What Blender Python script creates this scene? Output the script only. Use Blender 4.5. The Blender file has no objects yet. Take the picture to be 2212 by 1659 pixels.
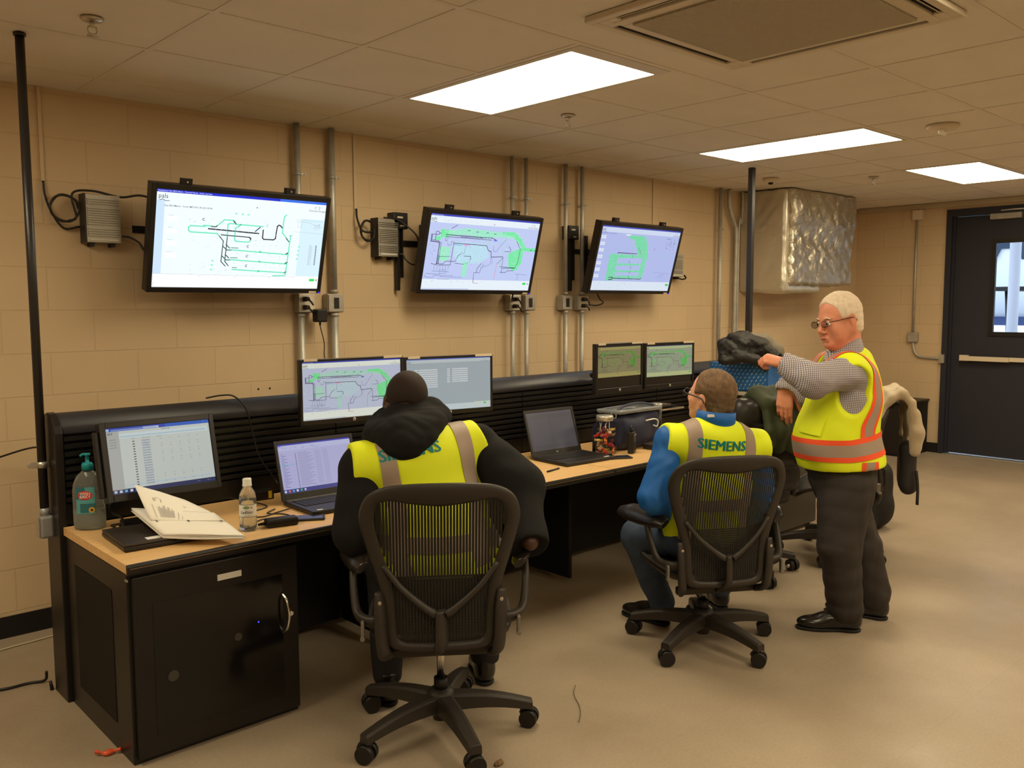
import bpy, bmesh, math, random
import numpy as np
from mathutils import Vector, Matrix, Euler
from mathutils.bvhtree import BVHTree
try:
    import openvdb as vdb
except Exception:
    import pyopenvdb as vdb
random.seed(7)
C = bpy.context.scene.collection
SC = bpy.context.scene
PI = math.pi
def R(a): return math.radians(a)

# ------------------------------------------------------------------ camera, world, exposure
CR = np.array([[0.7341218624770035, -0.06429159013106023, 0.675967219968332],
               [-0.679008797986927, -0.06439916182627972, 0.731300075353764],
               [-0.0034847223194566478, -0.9958510628575402, -0.09093138795742586]])
FOC = 1890.925; CZ = 1.562
cam_d = bpy.data.cameras.new('camera'); cam = bpy.data.objects.new('camera', cam_d); C.objects.link(cam)
cam_d.sensor_fit = 'HORIZONTAL'; cam_d.sensor_width = 36.0; cam_d.lens = FOC * 36.0 / 2212.0
cam_d.clip_start = 0.05; cam_d.clip_end = 200
m4 = Matrix.Identity(4)
for i in range(3):
    m4[i][0] = CR[i][0]; m4[i][1] = -CR[i][1]; m4[i][2] = -CR[i][2]
m4[0][3] = 0; m4[1][3] = 0; m4[2][3] = CZ
cam.matrix_world = m4
SC.camera = cam
W = bpy.data.worlds.new('World'); SC.world = W; W.use_nodes = True
W.node_tree.nodes['Background'].inputs[0].default_value = (0.72, 0.84, 1.0, 1)
W.node_tree.nodes['Background'].inputs[1].default_value = 2.2
SC.view_settings.view_transform = 'Standard'; SC.view_settings.look = 'None'
SC.view_settings.exposure = 0.0; SC.view_settings.gamma = 1.0
SC.view_settings.use_curve_mapping = False
LAMP_COL = (1.0, 0.84, 0.56); LAMP_POWER = 16.5     # ceiling troffers
try:
    SC.cycles.max_bounces = 8; SC.cycles.diffuse_bounces = 5; SC.cycles.transparent_max_bounces = 12
except Exception: pass

def ray(px, py):
    v = CR @ np.array([(px - 1106.0) / FOC, (py - 829.5) / FOC, 1.0]); return Vector(v)
def atd(px, py, d): return ray(px, py) * d + Vector((0, 0, CZ))          # point at optical depth d
def aty(px, py, y): v = ray(px, py); return v * (y / v.y) + Vector((0, 0, CZ))
def atx(px, py, x): v = ray(px, py); return v * (x / v.x) + Vector((0, 0, CZ))
def atz(px, py, z): v = ray(px, py); return v * ((z - CZ) / v.z) + Vector((0, 0, CZ))

# ------------------------------------------------------------------ materials
MATS = {}
def srgb(r, g, b):
    f = lambda c: (c / 255) / 12.92 if c / 255 <= 0.04045 else ((c / 255 + 0.055) / 1.055) ** 2.4
    return (f(r), f(g), f(b))
def mat(name, col=(0.5, 0.5, 0.5), rough=0.5, metal=0.0, spec=0.5, bump=None, vary=None, emis=None, estr=1.0,
        trans=0.0, ior=1.45, sheen=0.0, coat=0.0, stretch=None, subs=0.0):
    if name in MATS: return MATS[name]
    m = bpy.data.materials.new(name); m.use_nodes = True; nt = m.node_tree; b = nt.nodes['Principled BSDF']
    b.inputs['Base Color'].default_value = (*col, 1); b.inputs['Roughness'].default_value = rough
    b.inputs['Metallic'].default_value = metal; b.inputs['Specular IOR Level'].default_value = spec
    b.inputs['IOR'].default_value = ior
    if trans: b.inputs['Transmission Weight'].default_value = trans
    if sheen: b.inputs['Sheen Weight'].default_value = sheen; b.inputs['Sheen Roughness'].default_value = 0.5
    if coat: b.inputs['Coat Weight'].default_value = coat; b.inputs['Coat Roughness'].default_value = 0.12
    if subs:
        b.inputs['Subsurface Weight'].default_value = subs; b.inputs['Subsurface Scale'].default_value = 0.01
    if emis is not None:
        b.inputs['Emission Color'].default_value = (*emis, 1); b.inputs['Emission Strength'].default_value = estr
    if bump or vary:
        tc = nt.nodes.new('ShaderNodeTexCoord'); mp = nt.nodes.new('ShaderNodeMapping')
        nt.links.new(tc.outputs['Object'], mp.inputs[0])
        if stretch: mp.inputs['Scale'].default_value = stretch
    if vary:
        n = nt.nodes.new('ShaderNodeTexNoise'); n.inputs['Scale'].default_value = vary[0]; n.inputs['Detail'].default_value = 4
        nt.links.new(mp.outputs[0], n.inputs['Vector'])
        r = nt.nodes.new('ShaderNodeValToRGB'); a = vary[1]
        r.color_ramp.elements[0].position = 0.3; r.color_ramp.elements[1].position = 0.7
        r.color_ramp.elements[0].color = (*[c * (1 - a) for c in col], 1)
        r.color_ramp.elements[1].color = (*[min(1, c * (1 + a)) for c in col], 1)
        nt.links.new(n.outputs[0], r.inputs[0]); nt.links.new(r.outputs[0], b.inputs['Base Color'])
    if bump:
        n2 = nt.nodes.new('ShaderNodeTexNoise'); n2.inputs['Scale'].default_value = bump[0]; n2.inputs['Detail'].default_value = 5
        nt.links.new(mp.outputs[0], n2.inputs['Vector'])
        bp = nt.nodes.new('ShaderNodeBump'); bp.inputs['Strength'].default_value = bump[1]
        bp.inputs['Distance'].default_value = bump[2] if len(bump) > 2 else 0.01
        nt.links.new(n2.outputs[0], bp.inputs['Height']); nt.links.new(bp.outputs[0], b.inputs['Normal'])
    MATS[name] = m; return m
def nodes_of(m): return m.node_tree.nodes, m.node_tree.links, m.node_tree.nodes['Principled BSDF']
def glow(col, s=1.0):
    """emitting screen colour (sRGB 0-255)"""
    key = 'glow_%d_%d_%d_%d' % (*col, int(s * 100))
    if key in MATS: return MATS[key]
    m = mat(key, (0.01, 0.01, 0.01), rough=0.25, emis=srgb(*col), estr=s)
    try: m.cycles.emission_sampling = 'NONE'
    except Exception: pass
    return m

# ------------------------------------------------------------------ mesh helpers
class B:
    def __init__(s): s.bm = bmesh.new(); s.mats = []
    def mi(s, m):
        if m is None and not s.mats: s.mats.append(None); return 0
        if m not in s.mats: s.mats.append(m)
        return s.mats.index(m)
    def face(s, pts, m=None):
        vs = [s.bm.verts.new(p) for p in pts]
        f = s.bm.faces.new(vs); f.material_index = s.mi(m); return f
    def box(s, c, size, rot=None, m=None, bev=0.0, seg=2):
        k = s.mi(m); M = Matrix.Translation(Vector(c)) @ (rot.to_matrix().to_4x4() if isinstance(rot, Euler) else (rot.to_4x4() if rot is not None else Matrix.Identity(4)))
        S = Matrix.Diagonal((*size, 1))
        r = bmesh.ops.create_cube(s.bm, size=1.0, matrix=M @ S)
        fs = set(f for v in r['verts'] for f in v.link_faces)
        if bev > 0:
            es = list(set(e for v in r['verts'] for e in v.link_edges))
            rr = bmesh.ops.bevel(s.bm, geom=es, offset=bev, segments=seg, profile=0.5, affect='EDGES')
            fs = set(rr['faces']) | set(f for f in fs if f.is_valid)
            vv = set(v for f in fs for v in f.verts); fs = set(f for v in vv for f in v.link_faces)
        for f in fs: f.material_index = k
        return s
    def box2(s, lo, hi, **kw):
        lo = Vector(lo); hi = Vector(hi); return s.box((lo + hi) / 2, hi - lo, **kw)
    def cyl(s, a, b, r0, r1=None, seg=20, m=None, cap=True):
        a = Vector(a); b = Vector(b); r1 = r0 if r1 is None else r1; k = s.mi(m)
        z = (b - a).normalized(); x = z.orthogonal().normalized(); y = z.cross(x)
        A = []; Bv = []
        for i in range(seg):
            t = 2 * PI * i / seg; d = x * math.cos(t) + y * math.sin(t)
            A.append(s.bm.verts.new(a + d * r0)); Bv.append(s.bm.verts.new(b + d * r1))
        for i in range(seg):
            f = s.bm.faces.new((A[i], A[(i + 1) % seg], Bv[(i + 1) % seg], Bv[i])); f.material_index = k; f.smooth = True
        if cap:
            f = s.bm.faces.new(A[::-1]); f.material_index = k
            f = s.bm.faces.new(Bv); f.material_index = k
        return s
    def tube(s, pts, r, seg=10, m=None, smooth=6, closed=False, sx=1.0, sz=1.0, cap=True):
        """sweep; r a number or one per point; pts are Catmull-Rom smoothed"""
        pts = [Vector(p) for p in pts]; n = len(pts)
        rs = list(r) if hasattr(r, '__len__') else [r] * n
        P = []; Q = []
        if smooth > 1 and n > 2:
            rng = n if closed else n - 1
            for i in range(rng):
                p1 = pts[i]; p2 = pts[(i + 1) % n]
                p0 = pts[(i - 1) % n] if (closed or i > 0) else p1 * 2 - p2
                p3 = pts[(i + 2) % n] if (closed or i + 2 < n) else p2 * 2 - p1
                for j in range(smooth):
                    t = j / smooth
                    P.append(0.5 * ((2 * p1) + (p2 - p0) * t + (2 * p0 - 5 * p1 + 4 * p2 - p3) * t * t + (3 * p1 - p0 - 3 * p2 + p3) * t ** 3))
                    Q.append(rs[i] * (1 - t) + rs[(i + 1) % n] * t)
            if not closed: P.append(pts[-1]); Q.append(rs[-1])
        else: P = pts; Q = rs
        k = s.mi(m); rings = []; N = len(P); prev = None
        for i in range(N):
            a = P[(i - 1) % N] if (closed or i > 0) else P[i]; b = P[(i + 1) % N] if (closed or i < N - 1) else P[i]
            t = (b - a)
            t = t.normalized() if t.length > 1e-9 else Vector((0, 0, 1))
            if prev is None: x = t.orthogonal().normalized()
            else:
                x = prev - t * prev.dot(t); x = x.normalized() if x.length > 1e-6 else t.orthogonal().normalized()
            prev = x; y = t.cross(x)
            rings.append([s.bm.verts.new(P[i] + (x * math.cos(2 * PI * j / seg) * sx + y * math.sin(2 * PI * j / seg) * sz) * Q[i]) for j in range(seg)])
        for i in range(N if closed else N - 1):
            A = rings[i]; D = rings[(i + 1) % N]
            for j in range(seg):
                f = s.bm.faces.new((A[j], A[(j + 1) % seg], D[(j + 1) % seg], D[j])); f.material_index = k; f.smooth = True
        if not closed and cap:
            f = s.bm.faces.new(rings[0][::-1]); f.material_index = k
            f = s.bm.faces.new(rings[-1]); f.material_index = k
        return s
    def lathe(s, prof, c=(0, 0, 0), seg=32, m=None, sx=1.0, sy=1.0):
        c = Vector(c); k = s.mi(m); rings = []
        for r, z in prof:
            if r < 1e-6: rings.append([s.bm.verts.new(c + Vector((0, 0, z)))])
            else: rings.append([s.bm.verts.new(c + Vector((r * sx * math.cos(2 * PI * j / seg), r * sy * math.sin(2 * PI * j / seg), z))) for j in range(seg)])
        for A, D in zip(rings, rings[1:]):
            for j in range(seg):
                q = (j + 1) % seg
                if len(A) == 1 and len(D) == 1: continue
                if len(A) == 1: f = s.bm.faces.new((A[0], D[q], D[j]))
                elif len(D) == 1: f = s.bm.faces.new((A[j], A[q], D[0]))
                else: f = s.bm.faces.new((A[j], A[q], D[q], D[j]))
                f.material_index = k; f.smooth = True
        return s
    def sph(s, c, r, m=None, scale=(1, 1, 1), rot=None, u=20, v=12):
        k = s.mi(m); M = Matrix.Translation(Vector(c)) @ (rot.to_matrix().to_4x4() if rot is not None else Matrix.Identity(4)) @ Matrix.Diagonal((scale[0] * r, scale[1] * r, scale[2] * r, 1))
        q = bmesh.ops.create_uvsphere(s.bm, u_segments=u, v_segments=v, radius=1.0, matrix=M)
        for vv in q['verts']:
            for f in vv.link_faces: f.material_index = k; f.smooth = True
        return s
    def prism(s, outline, h0, h1, fn=None, m=None, smooth=False):
        """outline: list of (a,b); extruded from h0 to h1; fn maps (a,b,h)->xyz"""
        fn = fn or (lambda a, b, h: (a, b, h)); k = s.mi(m)
        A = [s.bm.verts.new(fn(a, b, h0)) for a, b in outline]; D = [s.bm.verts.new(fn(a, b, h1)) for a, b in outline]
        n = len(A)
        for f in (s.bm.faces.new(A[::-1]), s.bm.faces.new(D)): f.material_index = k
        for i in range(n):
            f = s.bm.faces.new((A[i], A[(i + 1) % n], D[(i + 1) % n], D[i])); f.material_index = k; f.smooth = smooth
        return s
    def grid(s, fn, nu, nv, m=None, smooth=True):
        k = s.mi(m); V = [[s.bm.verts.new(fn(i / nu, j / nv)) for j in range(nv + 1)] for i in range(nu + 1)]
        for i in range(nu):
            for j in range(nv):
                f = s.bm.faces.new((V[i][j], V[i + 1][j], V[i + 1][j + 1], V[i][j + 1])); f.material_index = k; f.smooth = smooth
        return s
    def text(s, txt, size, fn, m=None, bold=0.0, align='LEFT', cuts=0):
        """flat lettering; fn maps (a,b)->xyz"""
        V, F = text_polys(txt, size, bold, align)
        k = s.mi(m); vs = [s.bm.verts.new(fn(a, b)) for a, b in V]
        for f in F:
            try: q = s.bm.faces.new([vs[i] for i in f]); q.material_index = k
            except Exception: pass
        return s
    def build(s, name, m=None, parent=None, loc=None, fix=True, bevel=None, subsurf=0, solid=None, smooth_all=False):
        if fix: bmesh.ops.recalc_face_normals(s.bm, faces=s.bm.faces[:])
        me = bpy.data.meshes.new(name); s.bm.to_mesh(me); s.bm.free()
        o = bpy.data.objects.new(name, me); C.objects.link(o)
        if s.mats:
            for q in s.mats: me.materials.append(q if q is not None else m)
        elif m is not None: me.materials.append(m)
        if smooth_all:
            me.polygons.foreach_set('use_smooth', [True] * len(me.polygons))
        if parent is not None: o.parent = parent
        if loc is not None: o.location = loc
        if solid: q = o.modifiers.new('solid', 'SOLIDIFY'); q.thickness = solid; q.offset = 0
        if bevel: q = o.modifiers.new('bev', 'BEVEL'); q.width = bevel; q.segments = 3; q.limit_method = 'ANGLE'; q.angle_limit = R(35)
        if subsurf: q = o.modifiers.new('ss', 'SUBSURF'); q.levels = subsurf; q.render_levels = subsurf
        return o
_TX = {}
def text_polys(txt, size, bold=0.0, align='LEFT'):
    key = (txt, round(bold, 4), align)
    if key not in _TX:
        cu = bpy.data.curves.new('t', 'FONT'); cu.body = txt; cu.size = 1.0; cu.offset = bold; cu.align_x = align; cu.resolution_u = 2
        cu.align_y = 'CENTER'; cu.fill_mode = 'FRONT'
        ob = bpy.data.objects.new('t', cu); C.objects.link(ob)
        dg = bpy.context.evaluated_depsgraph_get(); me = ob.evaluated_get(dg).to_mesh()
        V = [(v.co.x, v.co.y) for v in me.vertices]; F = [tuple(p.vertices) for p in me.polygons]
        ob.evaluated_get(dg).to_mesh_clear()
        bpy.data.objects.remove(ob); bpy.data.curves.remove(cu); _TX[key] = (V, F)
    V, F = _TX[key]
    return [(a * size, b * size) for a, b in V], F

def tag(o, label=None, cat=None, group=None, kind=None):
    if label: o['label'] = label
    if cat: o['category'] = cat
    if group: o['group'] = group
    if kind: o['kind'] = kind
    return o
def empty(name, loc=(0, 0, 0), rz=0.0, label=None, cat=None, group=None):
    o = bpy.data.objects.new(name, None); C.objects.link(o); o.location = loc; o.rotation_euler = (0, 0, rz)
    o.empty_display_size = 0.1
    return tag(o, label, cat, group)
def kids(o): return [c for c in bpy.data.objects if c.parent == o]
def copy_tree(o, parent=None):
    c = o.copy(); C.objects.link(c); c.parent = parent
    for ch in kids(o):
        if ch is not c: copy_tree(ch, c)
    return c
def nested(o, parent):
    """parent o keeping its local coordinates (all parts share the thing's frame)"""
    o.parent = parent; return o

# ------------------------------------------------------------------ signed distance modelling
class SDF:
    def __init__(s, lo, hi, res=0.006):
        s.lo = np.array(lo, np.float32); s.res = res
        s.n = np.ceil((np.array(hi) - np.array(lo)) / res).astype(int) + 1
        s.f = np.full(tuple(s.n), 0.5, np.float32)
    def _sub(s, lo, hi):
        a = np.maximum(np.floor((np.array(lo) - s.lo) / s.res).astype(int), 0); b = np.minimum(np.ceil((np.array(hi) - s.lo) / s.res).astype(int) + 1, s.n)
        if np.any(b <= a): return None
        ax = [(s.lo[i] + s.res * np.arange(a[i], b[i])).astype(np.float32) for i in range(3)]
        return (slice(a[0], b[0]), slice(a[1], b[1]), slice(a[2], b[2])), ax[0][:, None, None], ax[1][None, :, None], ax[2][None, None, :]
    def _mix(s, sl, d, k, op):
        f = s.f[sl]
        if op == 'u':
            if k > 0:
                h = np.clip(0.5 + 0.5 * (f - d) / k, 0, 1); s.f[sl] = f * (1 - h) + d * h - k * h * (1 - h)
            else: s.f[sl] = np.minimum(f, d)
        elif op == 's':
            d = -d
            if k > 0:
                h = np.clip(0.5 - 0.5 * (f - d) / k, 0, 1); s.f[sl] = f * (1 - h) + d * h + k * h * (1 - h)
            else: s.f[sl] = np.maximum(f, d)
    def cap(s, a, b, ra, rb=None, k=0.02, op='u', grow=0.0):
        rb = ra if rb is None else rb; ra += grow; rb += grow
        a = np.array(a, np.float32); b = np.array(b, np.float32); m = max(ra, rb) + 0.04 + k
        q = s._sub(np.minimum(a, b) - m, np.maximum(a, b) + m)
        if q is None: return s
        sl, x, y, z = q; ba = b - a; L = float(ba @ ba) + 1e-12
        px, py, pz = x - a[0], y - a[1], z - a[2]
        t = np.clip((px * ba[0] + py * ba[1] + pz * ba[2]) / L, 0, 1)
        d = np.sqrt((px - ba[0] * t) ** 2 + (py - ba[1] * t) ** 2 + (pz - ba[2] * t) ** 2) - (ra + (rb - ra) * t)
        s._mix(sl, d, k, op); return s
    def ell(s, c, r, rot=None, k=0.02, op='u', grow=0.0):
        c = np.array(c, np.float32); r = np.array(r, np.float32) + grow; m = float(max(r)) + 0.04 + k
        q = s._sub(c - m, c + m)
        if q is None: return s
        sl, x, y, z = q; M = np.array(rot, np.float32) if rot is not None else np.eye(3, dtype=np.float32)  # columns = axes
        px, py, pz = x - c[0], y - c[1], z - c[2]
        u = [(px * M[0, i] + py * M[1, i] + pz * M[2, i]) / r[i] for i in range(3)]
        k0 = np.sqrt(u[0] ** 2 + u[1] ** 2 + u[2] ** 2); k1 = np.sqrt((u[0] / r[0]) ** 2 + (u[1] / r[1]) ** 2 + (u[2] / r[2]) ** 2) + 1e-9
        s._mix(sl, k0 * (k0 - 1) / k1, k, op); return s
    def box(s, c, h, rot=None, rd=0.01, k=0.02, op='u', grow=0.0):
        c = np.array(c, np.float32); h = np.array(h, np.float32) + grow; m = float(np.linalg.norm(h)) + 0.04 + k
        q = s._sub(c - m, c + m)
        if q is None: return s
        sl, x, y, z = q; M = np.array(rot, np.float32) if rot is not None else np.eye(3, dtype=np.float32)
        px, py, pz = x - c[0], y - c[1], z - c[2]
        u = [np.abs(px * M[0, i] + py * M[1, i] + pz * M[2, i]) - (h[i] - rd) for i in range(3)]
        o = np.sqrt(np.maximum(u[0], 0) ** 2 + np.maximum(u[1], 0) ** 2 + np.maximum(u[2], 0) ** 2)
        d = o + np.minimum(np.maximum(u[0], np.maximum(u[1], u[2])), 0) - rd
        s._mix(sl, d, k, op); return s
    def chain(s, pts, rs, k=0.02, op='u', grow=0.0):
        for i in range(len(pts) - 1): s.cap(pts[i], pts[i + 1], rs[i], rs[i + 1], k, op, grow)
        return s
    def plane(s, p, n, k=0.0):
        """cut away everything on the +n side of p"""
        n = np.array(Vector(n).normalized(), np.float32); p = np.array(p, np.float32)
        ax = [(s.lo[i] + s.res * np.arange(s.n[i])).astype(np.float32) for i in range(3)]
        d = (ax[0][:, None, None] - p[0]) * n[0] + (ax[1][None, :, None] - p[1]) * n[1] + (ax[2][None, None, :] - p[2]) * n[2]
        s.f = np.maximum(s.f, d); return s
    def wrinkle(s, amp, freq, seed=0, stretch=(1, 1, 1), sharp=False):
        rg = np.random.RandomState(seed)
        ax = [(s.lo[i] + s.res * np.arange(s.n[i])).astype(np.float32) for i in range(3)]
        x, y, z = ax[0][:, None, None], ax[1][None, :, None], ax[2][None, None, :]
        n = np.zeros_like(s.f)
        for i in range(5):
            v = rg.normal(size=3) * np.array(stretch); v = v / (np.linalg.norm(v) + 1e-6) * freq * (0.6 + 0.9 * rg.rand()); ph = rg.rand() * 6.28
            w = rg.normal(size=3); w = w / np.linalg.norm(w) * freq * 0.5
            q = np.sin(v[0] * x + v[1] * y + v[2] * z + ph + 1.3 * np.sin(w[0] * x + w[1] * y + w[2] * z))
            if sharp: q = 1 - 2 * np.abs(q)
            n += q.astype(np.float32)
        s.f += amp * n / 2.5; return s
    def copy(s):
        o = SDF.__new__(SDF); o.lo = s.lo; o.res = s.res; o.n = s.n; o.f = s.f.copy(); return o
    def mesh(s, name, m, parent=None, origin=(0, 0, 0), smooth=3, shift=0.0):
        f = s.f.copy()
        f[0], f[-1] = 0.5, 0.5; f[:, 0], f[:, -1] = 0.5, 0.5; f[:, :, 0], f[:, :, -1] = 0.5, 0.5
        f = np.clip(f, -3 * s.res, 3 * s.res)
        g = vdb.FloatGrid(3 * s.res); g.copyFromArray(f, tolerance=0.0)
        p, q = g.convertToQuads(isovalue=-shift)
        p = np.array(p, np.float64) * s.res + s.lo - np.array(origin)
        me = bpy.data.meshes.new(name)
        me.from_pydata([tuple(v) for v in p], [], [tuple(int(i) for i in r) for r in q])
        me.update(); me.validate()
        bm = bmesh.new(); bm.from_mesh(me)
        for i in range(smooth): bmesh.ops.smooth_vert(bm, verts=bm.verts[:], factor=0.5, use_axis_x=True, use_axis_y=True, use_axis_z=True)
        bmesh.ops.recalc_face_normals(bm, faces=bm.faces[:])
        for f_ in bm.faces: f_.smooth = True
        bm.to_mesh(me); bm.free()
        o = bpy.data.objects.new(name, me); C.objects.link(o); me.materials.append(m)
        if parent is not None: o.parent = parent
        return o
def bvh_of(o, off=Vector((0, 0, 0))):
    me = o.data
    return BVHTree.FromPolygons([v.co + off for v in me.vertices], [tuple(p.vertices) for p in me.polygons])
# ================================================================== ROOM SHELL
CH = 2.581; YW = 4.57; XF = 9.40; XB = -2.6; YR = -4.2
TL = 0.6096; GX = 0.1705; GY = 0.590
def wall_mat(name, axis):
    m = mat(name, (0.6, 0.5, 0.35), rough=0.62, spec=0.3); N, L, b = nodes_of(m)
    tc = N.new('ShaderNodeTexCoord'); sp = N.new('ShaderNodeSeparateXYZ'); cb = N.new('ShaderNodeCombineXYZ')
    L.new(tc.outputs['Object'], sp.inputs[0]); L.new(sp.outputs[axis], cb.inputs[0]); L.new(sp.outputs['Z'], cb.inputs[1])
    mp = N.new('ShaderNodeMapping'); mp.inputs['Location'].default_value = (WALL_OFF, -0.117, 0); L.new(cb.outputs[0], mp.inputs[0])
    br = N.new('ShaderNodeTexBrick'); br.inputs['Scale'].default_value = 1.0
    br.inputs['Brick Width'].default_value = 0.4064; br.inputs['Row Height'].default_value = 0.2032
    br.inputs['Mortar Size'].default_value = 0.0035; br.inputs['Mortar Smooth'].default_value = 0.35; br.offset = 0.5; br.offset_frequency = 2
    br.inputs['Color1'].default_value = (0.60, 0.455, 0.285, 1); br.inputs['Color2'].default_value = (0.59, 0.445, 0.28, 1)
    br.inputs['Mortar'].default_value = (0.55, 0.415, 0.26, 1); br.inputs['Bias'].default_value = 0
    L.new(mp.outputs[0], br.inputs['Vector'])
    n = N.new('ShaderNodeTexNoise'); n.inputs['Scale'].default_value = 2.2; n.inputs['Detail'].default_value = 5; L.new(tc.outputs['Object'], n.inputs['Vector'])
    mx = N.new('ShaderNodeMix'); mx.data_type = 'RGBA'; mx.blend_type = 'MULTIPLY'; mx.inputs[0].default_value = 0.35
    rp = N.new('ShaderNodeValToRGB'); rp.color_ramp.elements[0].position = 0.35; rp.color_ramp.elements[0].color = (0.86, 0.86, 0.86, 1)
    rp.color_ramp.elements[1].position = 0.65; rp.color_ramp.elements[1].color = (1, 1, 1, 1)
    L.new(n.outputs[0], rp.inputs[0]); L.new(br.outputs['Color'], mx.inputs[6]); L.new(rp.outputs[0], mx.inputs[7]); L.new(mx.outputs[2], b.inputs['Base Color'])
    n2 = N.new('ShaderNodeTexNoise'); n2.inputs['Scale'].default_value = 60; n2.inputs['Detail'].default_value = 6; L.new(tc.outputs['Object'], n2.inputs['Vector'])
    ma = N.new('ShaderNodeMath'); ma.operation = 'MULTIPLY_ADD'; ma.inputs[1].default_value = -1.0; L.new(br.outputs['Fac'], ma.inputs[0])
    m2 = N.new('ShaderNodeMath'); m2.operation = 'MULTIPLY'; m2.inputs[1].default_value = 0.07; L.new(n2.outputs[0], m2.inputs[0]); L.new(m2.outputs[0], ma.inputs[2])
    bp = N.new('ShaderNodeBump'); bp.inputs['Strength'].default_value = 0.55; bp.inputs['Distance'].default_value = 0.004
    L.new(ma.outputs[0], bp.inputs['Height']); L.new(bp.outputs[0], b.inputs['Normal'])
    return m
WALL_OFF = -0.0   # tuned so the joints fall where the block joints are
m_wx = wall_mat('painted_block_long', 'X'); m_wy = wall_mat('painted_block_far', 'Y')
m_black = mat('black_metal', srgb(30, 27, 26), rough=0.42, spec=0.45)
m_blackm = mat('black_matte', srgb(26, 24, 23), rough=0.7, spec=0.3)
m_navy = mat('door_paint', srgb(44, 44, 54), rough=0.5, spec=0.35)
m_base = mat('black_rubber_base', srgb(28, 26, 26), rough=0.6, spec=0.3)
m_galv = mat('galvanised', (0.45, 0.44, 0.40), rough=0.5, metal=0.55, bump=(25, 0.15), vary=(9, 0.15))
m_box = mat('grey_steel_box', (0.40, 0.37, 0.32), rough=0.5, metal=0.35, vary=(20, 0.12))
m_chrome = mat('chrome', (0.75, 0.75, 0.75), rough=0.15, metal=1.0)
m_alu = mat('brushed_aluminium', (0.55, 0.53, 0.48), rough=0.38, metal=0.8)
m_beige = mat('beige_plastic', (0.66, 0.56, 0.42), rough=0.5)
m_white = mat('white_plastic', (0.78, 0.76, 0.70), rough=0.4)
m_wallpaint = mat('raceway_paint', (0.58, 0.45, 0.29), rough=0.55)

# floor
mf = mat('vinyl_floor', (0.4, 0.36, 0.3), rough=0.3, spec=0.4); N, L, b = nodes_of(mf)
tc = N.new('ShaderNodeTexCoord')
n1 = N.new('ShaderNodeTexNoise'); n1.inputs['Scale'].default_value = 0.9; n1.inputs['Detail'].default_value = 7; n1.inputs['Roughness'].default_value = 0.62
n2 = N.new('ShaderNodeTexNoise'); n2.inputs['Scale'].default_value = 90; n2.inputs['Detail'].default_value = 3
n3 = N.new('ShaderNodeTexNoise'); n3.inputs['Scale'].default_value = 3.5; n3.inputs['Detail'].default_value = 6
for q in (n1, n2, n3): L.new(tc.outputs['Object'], q.inputs['Vector'])
r1 = N.new('ShaderNodeValToRGB'); r1.color_ramp.elements[0].position = 0.22; r1.color_ramp.elements[0].color = (0.285, 0.226, 0.162, 1)
r1.color_ramp.elements[1].position = 0.78; r1.color_ramp.elements[1].color = (0.435, 0.355, 0.262, 1); L.new(n1.outputs[0], r1.inputs[0])
r2 = N.new('ShaderNodeValToRGB'); r2.color_ramp.elements[0].position = 0.3; r2.color_ramp.elements[0].color = (0.82, 0.82, 0.82, 1); r2.color_ramp.elements[1].position = 0.62
L.new(n2.outputs[0], r2.inputs[0])
mx = N.new('ShaderNodeMix'); mx.data_type = 'RGBA'; mx.blend_type = 'MULTIPLY'; mx.inputs[0].default_value = 0.5
L.new(r1.outputs[0], mx.inputs[6]); L.new(r2.outputs[0], mx.inputs[7])
bt = N.new('ShaderNodeTexBrick'); bt.offset = 0.0; bt.inputs['Scale'].default_value = 1.0; bt.inputs['Brick Width'].default_value = 0.6096; bt.inputs['Row Height'].default_value = 0.6096
bt.inputs['Mortar Size'].default_value = 0.0012; bt.inputs['Color1'].default_value = (1, 1, 1, 1); bt.inputs['Color2'].default_value = (0.94, 0.94, 0.94, 1); bt.inputs['Mortar'].default_value = (0.62, 0.62, 0.62, 1)
L.new(tc.outputs['Object'], bt.inputs['Vector'])
mx2 = N.new('ShaderNodeMix'); mx2.data_type = 'RGBA'; mx2.blend_type = 'MULTIPLY'; mx2.inputs[0].default_value = 0.3
L.new(mx.outputs[2], mx2.inputs[6]); L.new(bt.outputs['Color'], mx2.inputs[7]); L.new(mx2.outputs[2], b.inputs['Base Color'])
r3 = N.new('ShaderNodeMapRange'); r3.inputs[1].default_value = 0.2; r3.inputs[2].default_value = 0.8; r3.inputs[3].default_value = 0.26; r3.inputs[4].default_value = 0.50
L.new(n3.outputs[0], r3.inputs[0]); L.new(r3.outputs[0], b.inputs['Roughness'])
# ceiling tile
mc = mat('ceiling_tile', (0.73, 0.675, 0.60), rough=0.9, spec=0.1, bump=(140, 0.35, 0.003), vary=(3, 0.03))
mg = mat('ceiling_grid', (0.70, 0.64, 0.56), rough=0.6, spec=0.2)

def struct(name, b, m=None, **kw):
    o = b.build(name, m, **kw); o['kind'] = 'structure'; return o
struct('floor', B().box2((XB - .2, YR - .2, -0.1), (XF + .2, YW + .2, 0.0)), mf)
struct('wall_left', B().box2((XB - .2, YW, 0), (XF + .2, YW + .2, CH + .1)), m_wx)
struct('wall_right', B().box2((XB - .2, YR - .2, 0), (XF + .2, YR, CH + .1)), m_wx)
struct('wall_back', B().box2((XB - .2, YR, 0), (XB, YW, CH + .1)), m_wy)
DY0, DY1, DH = 2.46, 3.62, 2.50
w = B()
w.box2((XF, DY1, 0), (XF + .2, YW, CH + .1)); w.box2((XF, YR, 0), (XF + .2, DY0, CH + .1)); w.box2((XF, DY0, DH), (XF + .2, DY1, CH + .1))
struct('wall_front', w, m_wy)
w = B(); w.box2((XB - .2, YR - .2, CH + .0018), (XF + .2, YW + .2, CH + .1)); struct('ceiling', w, mc)

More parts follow.
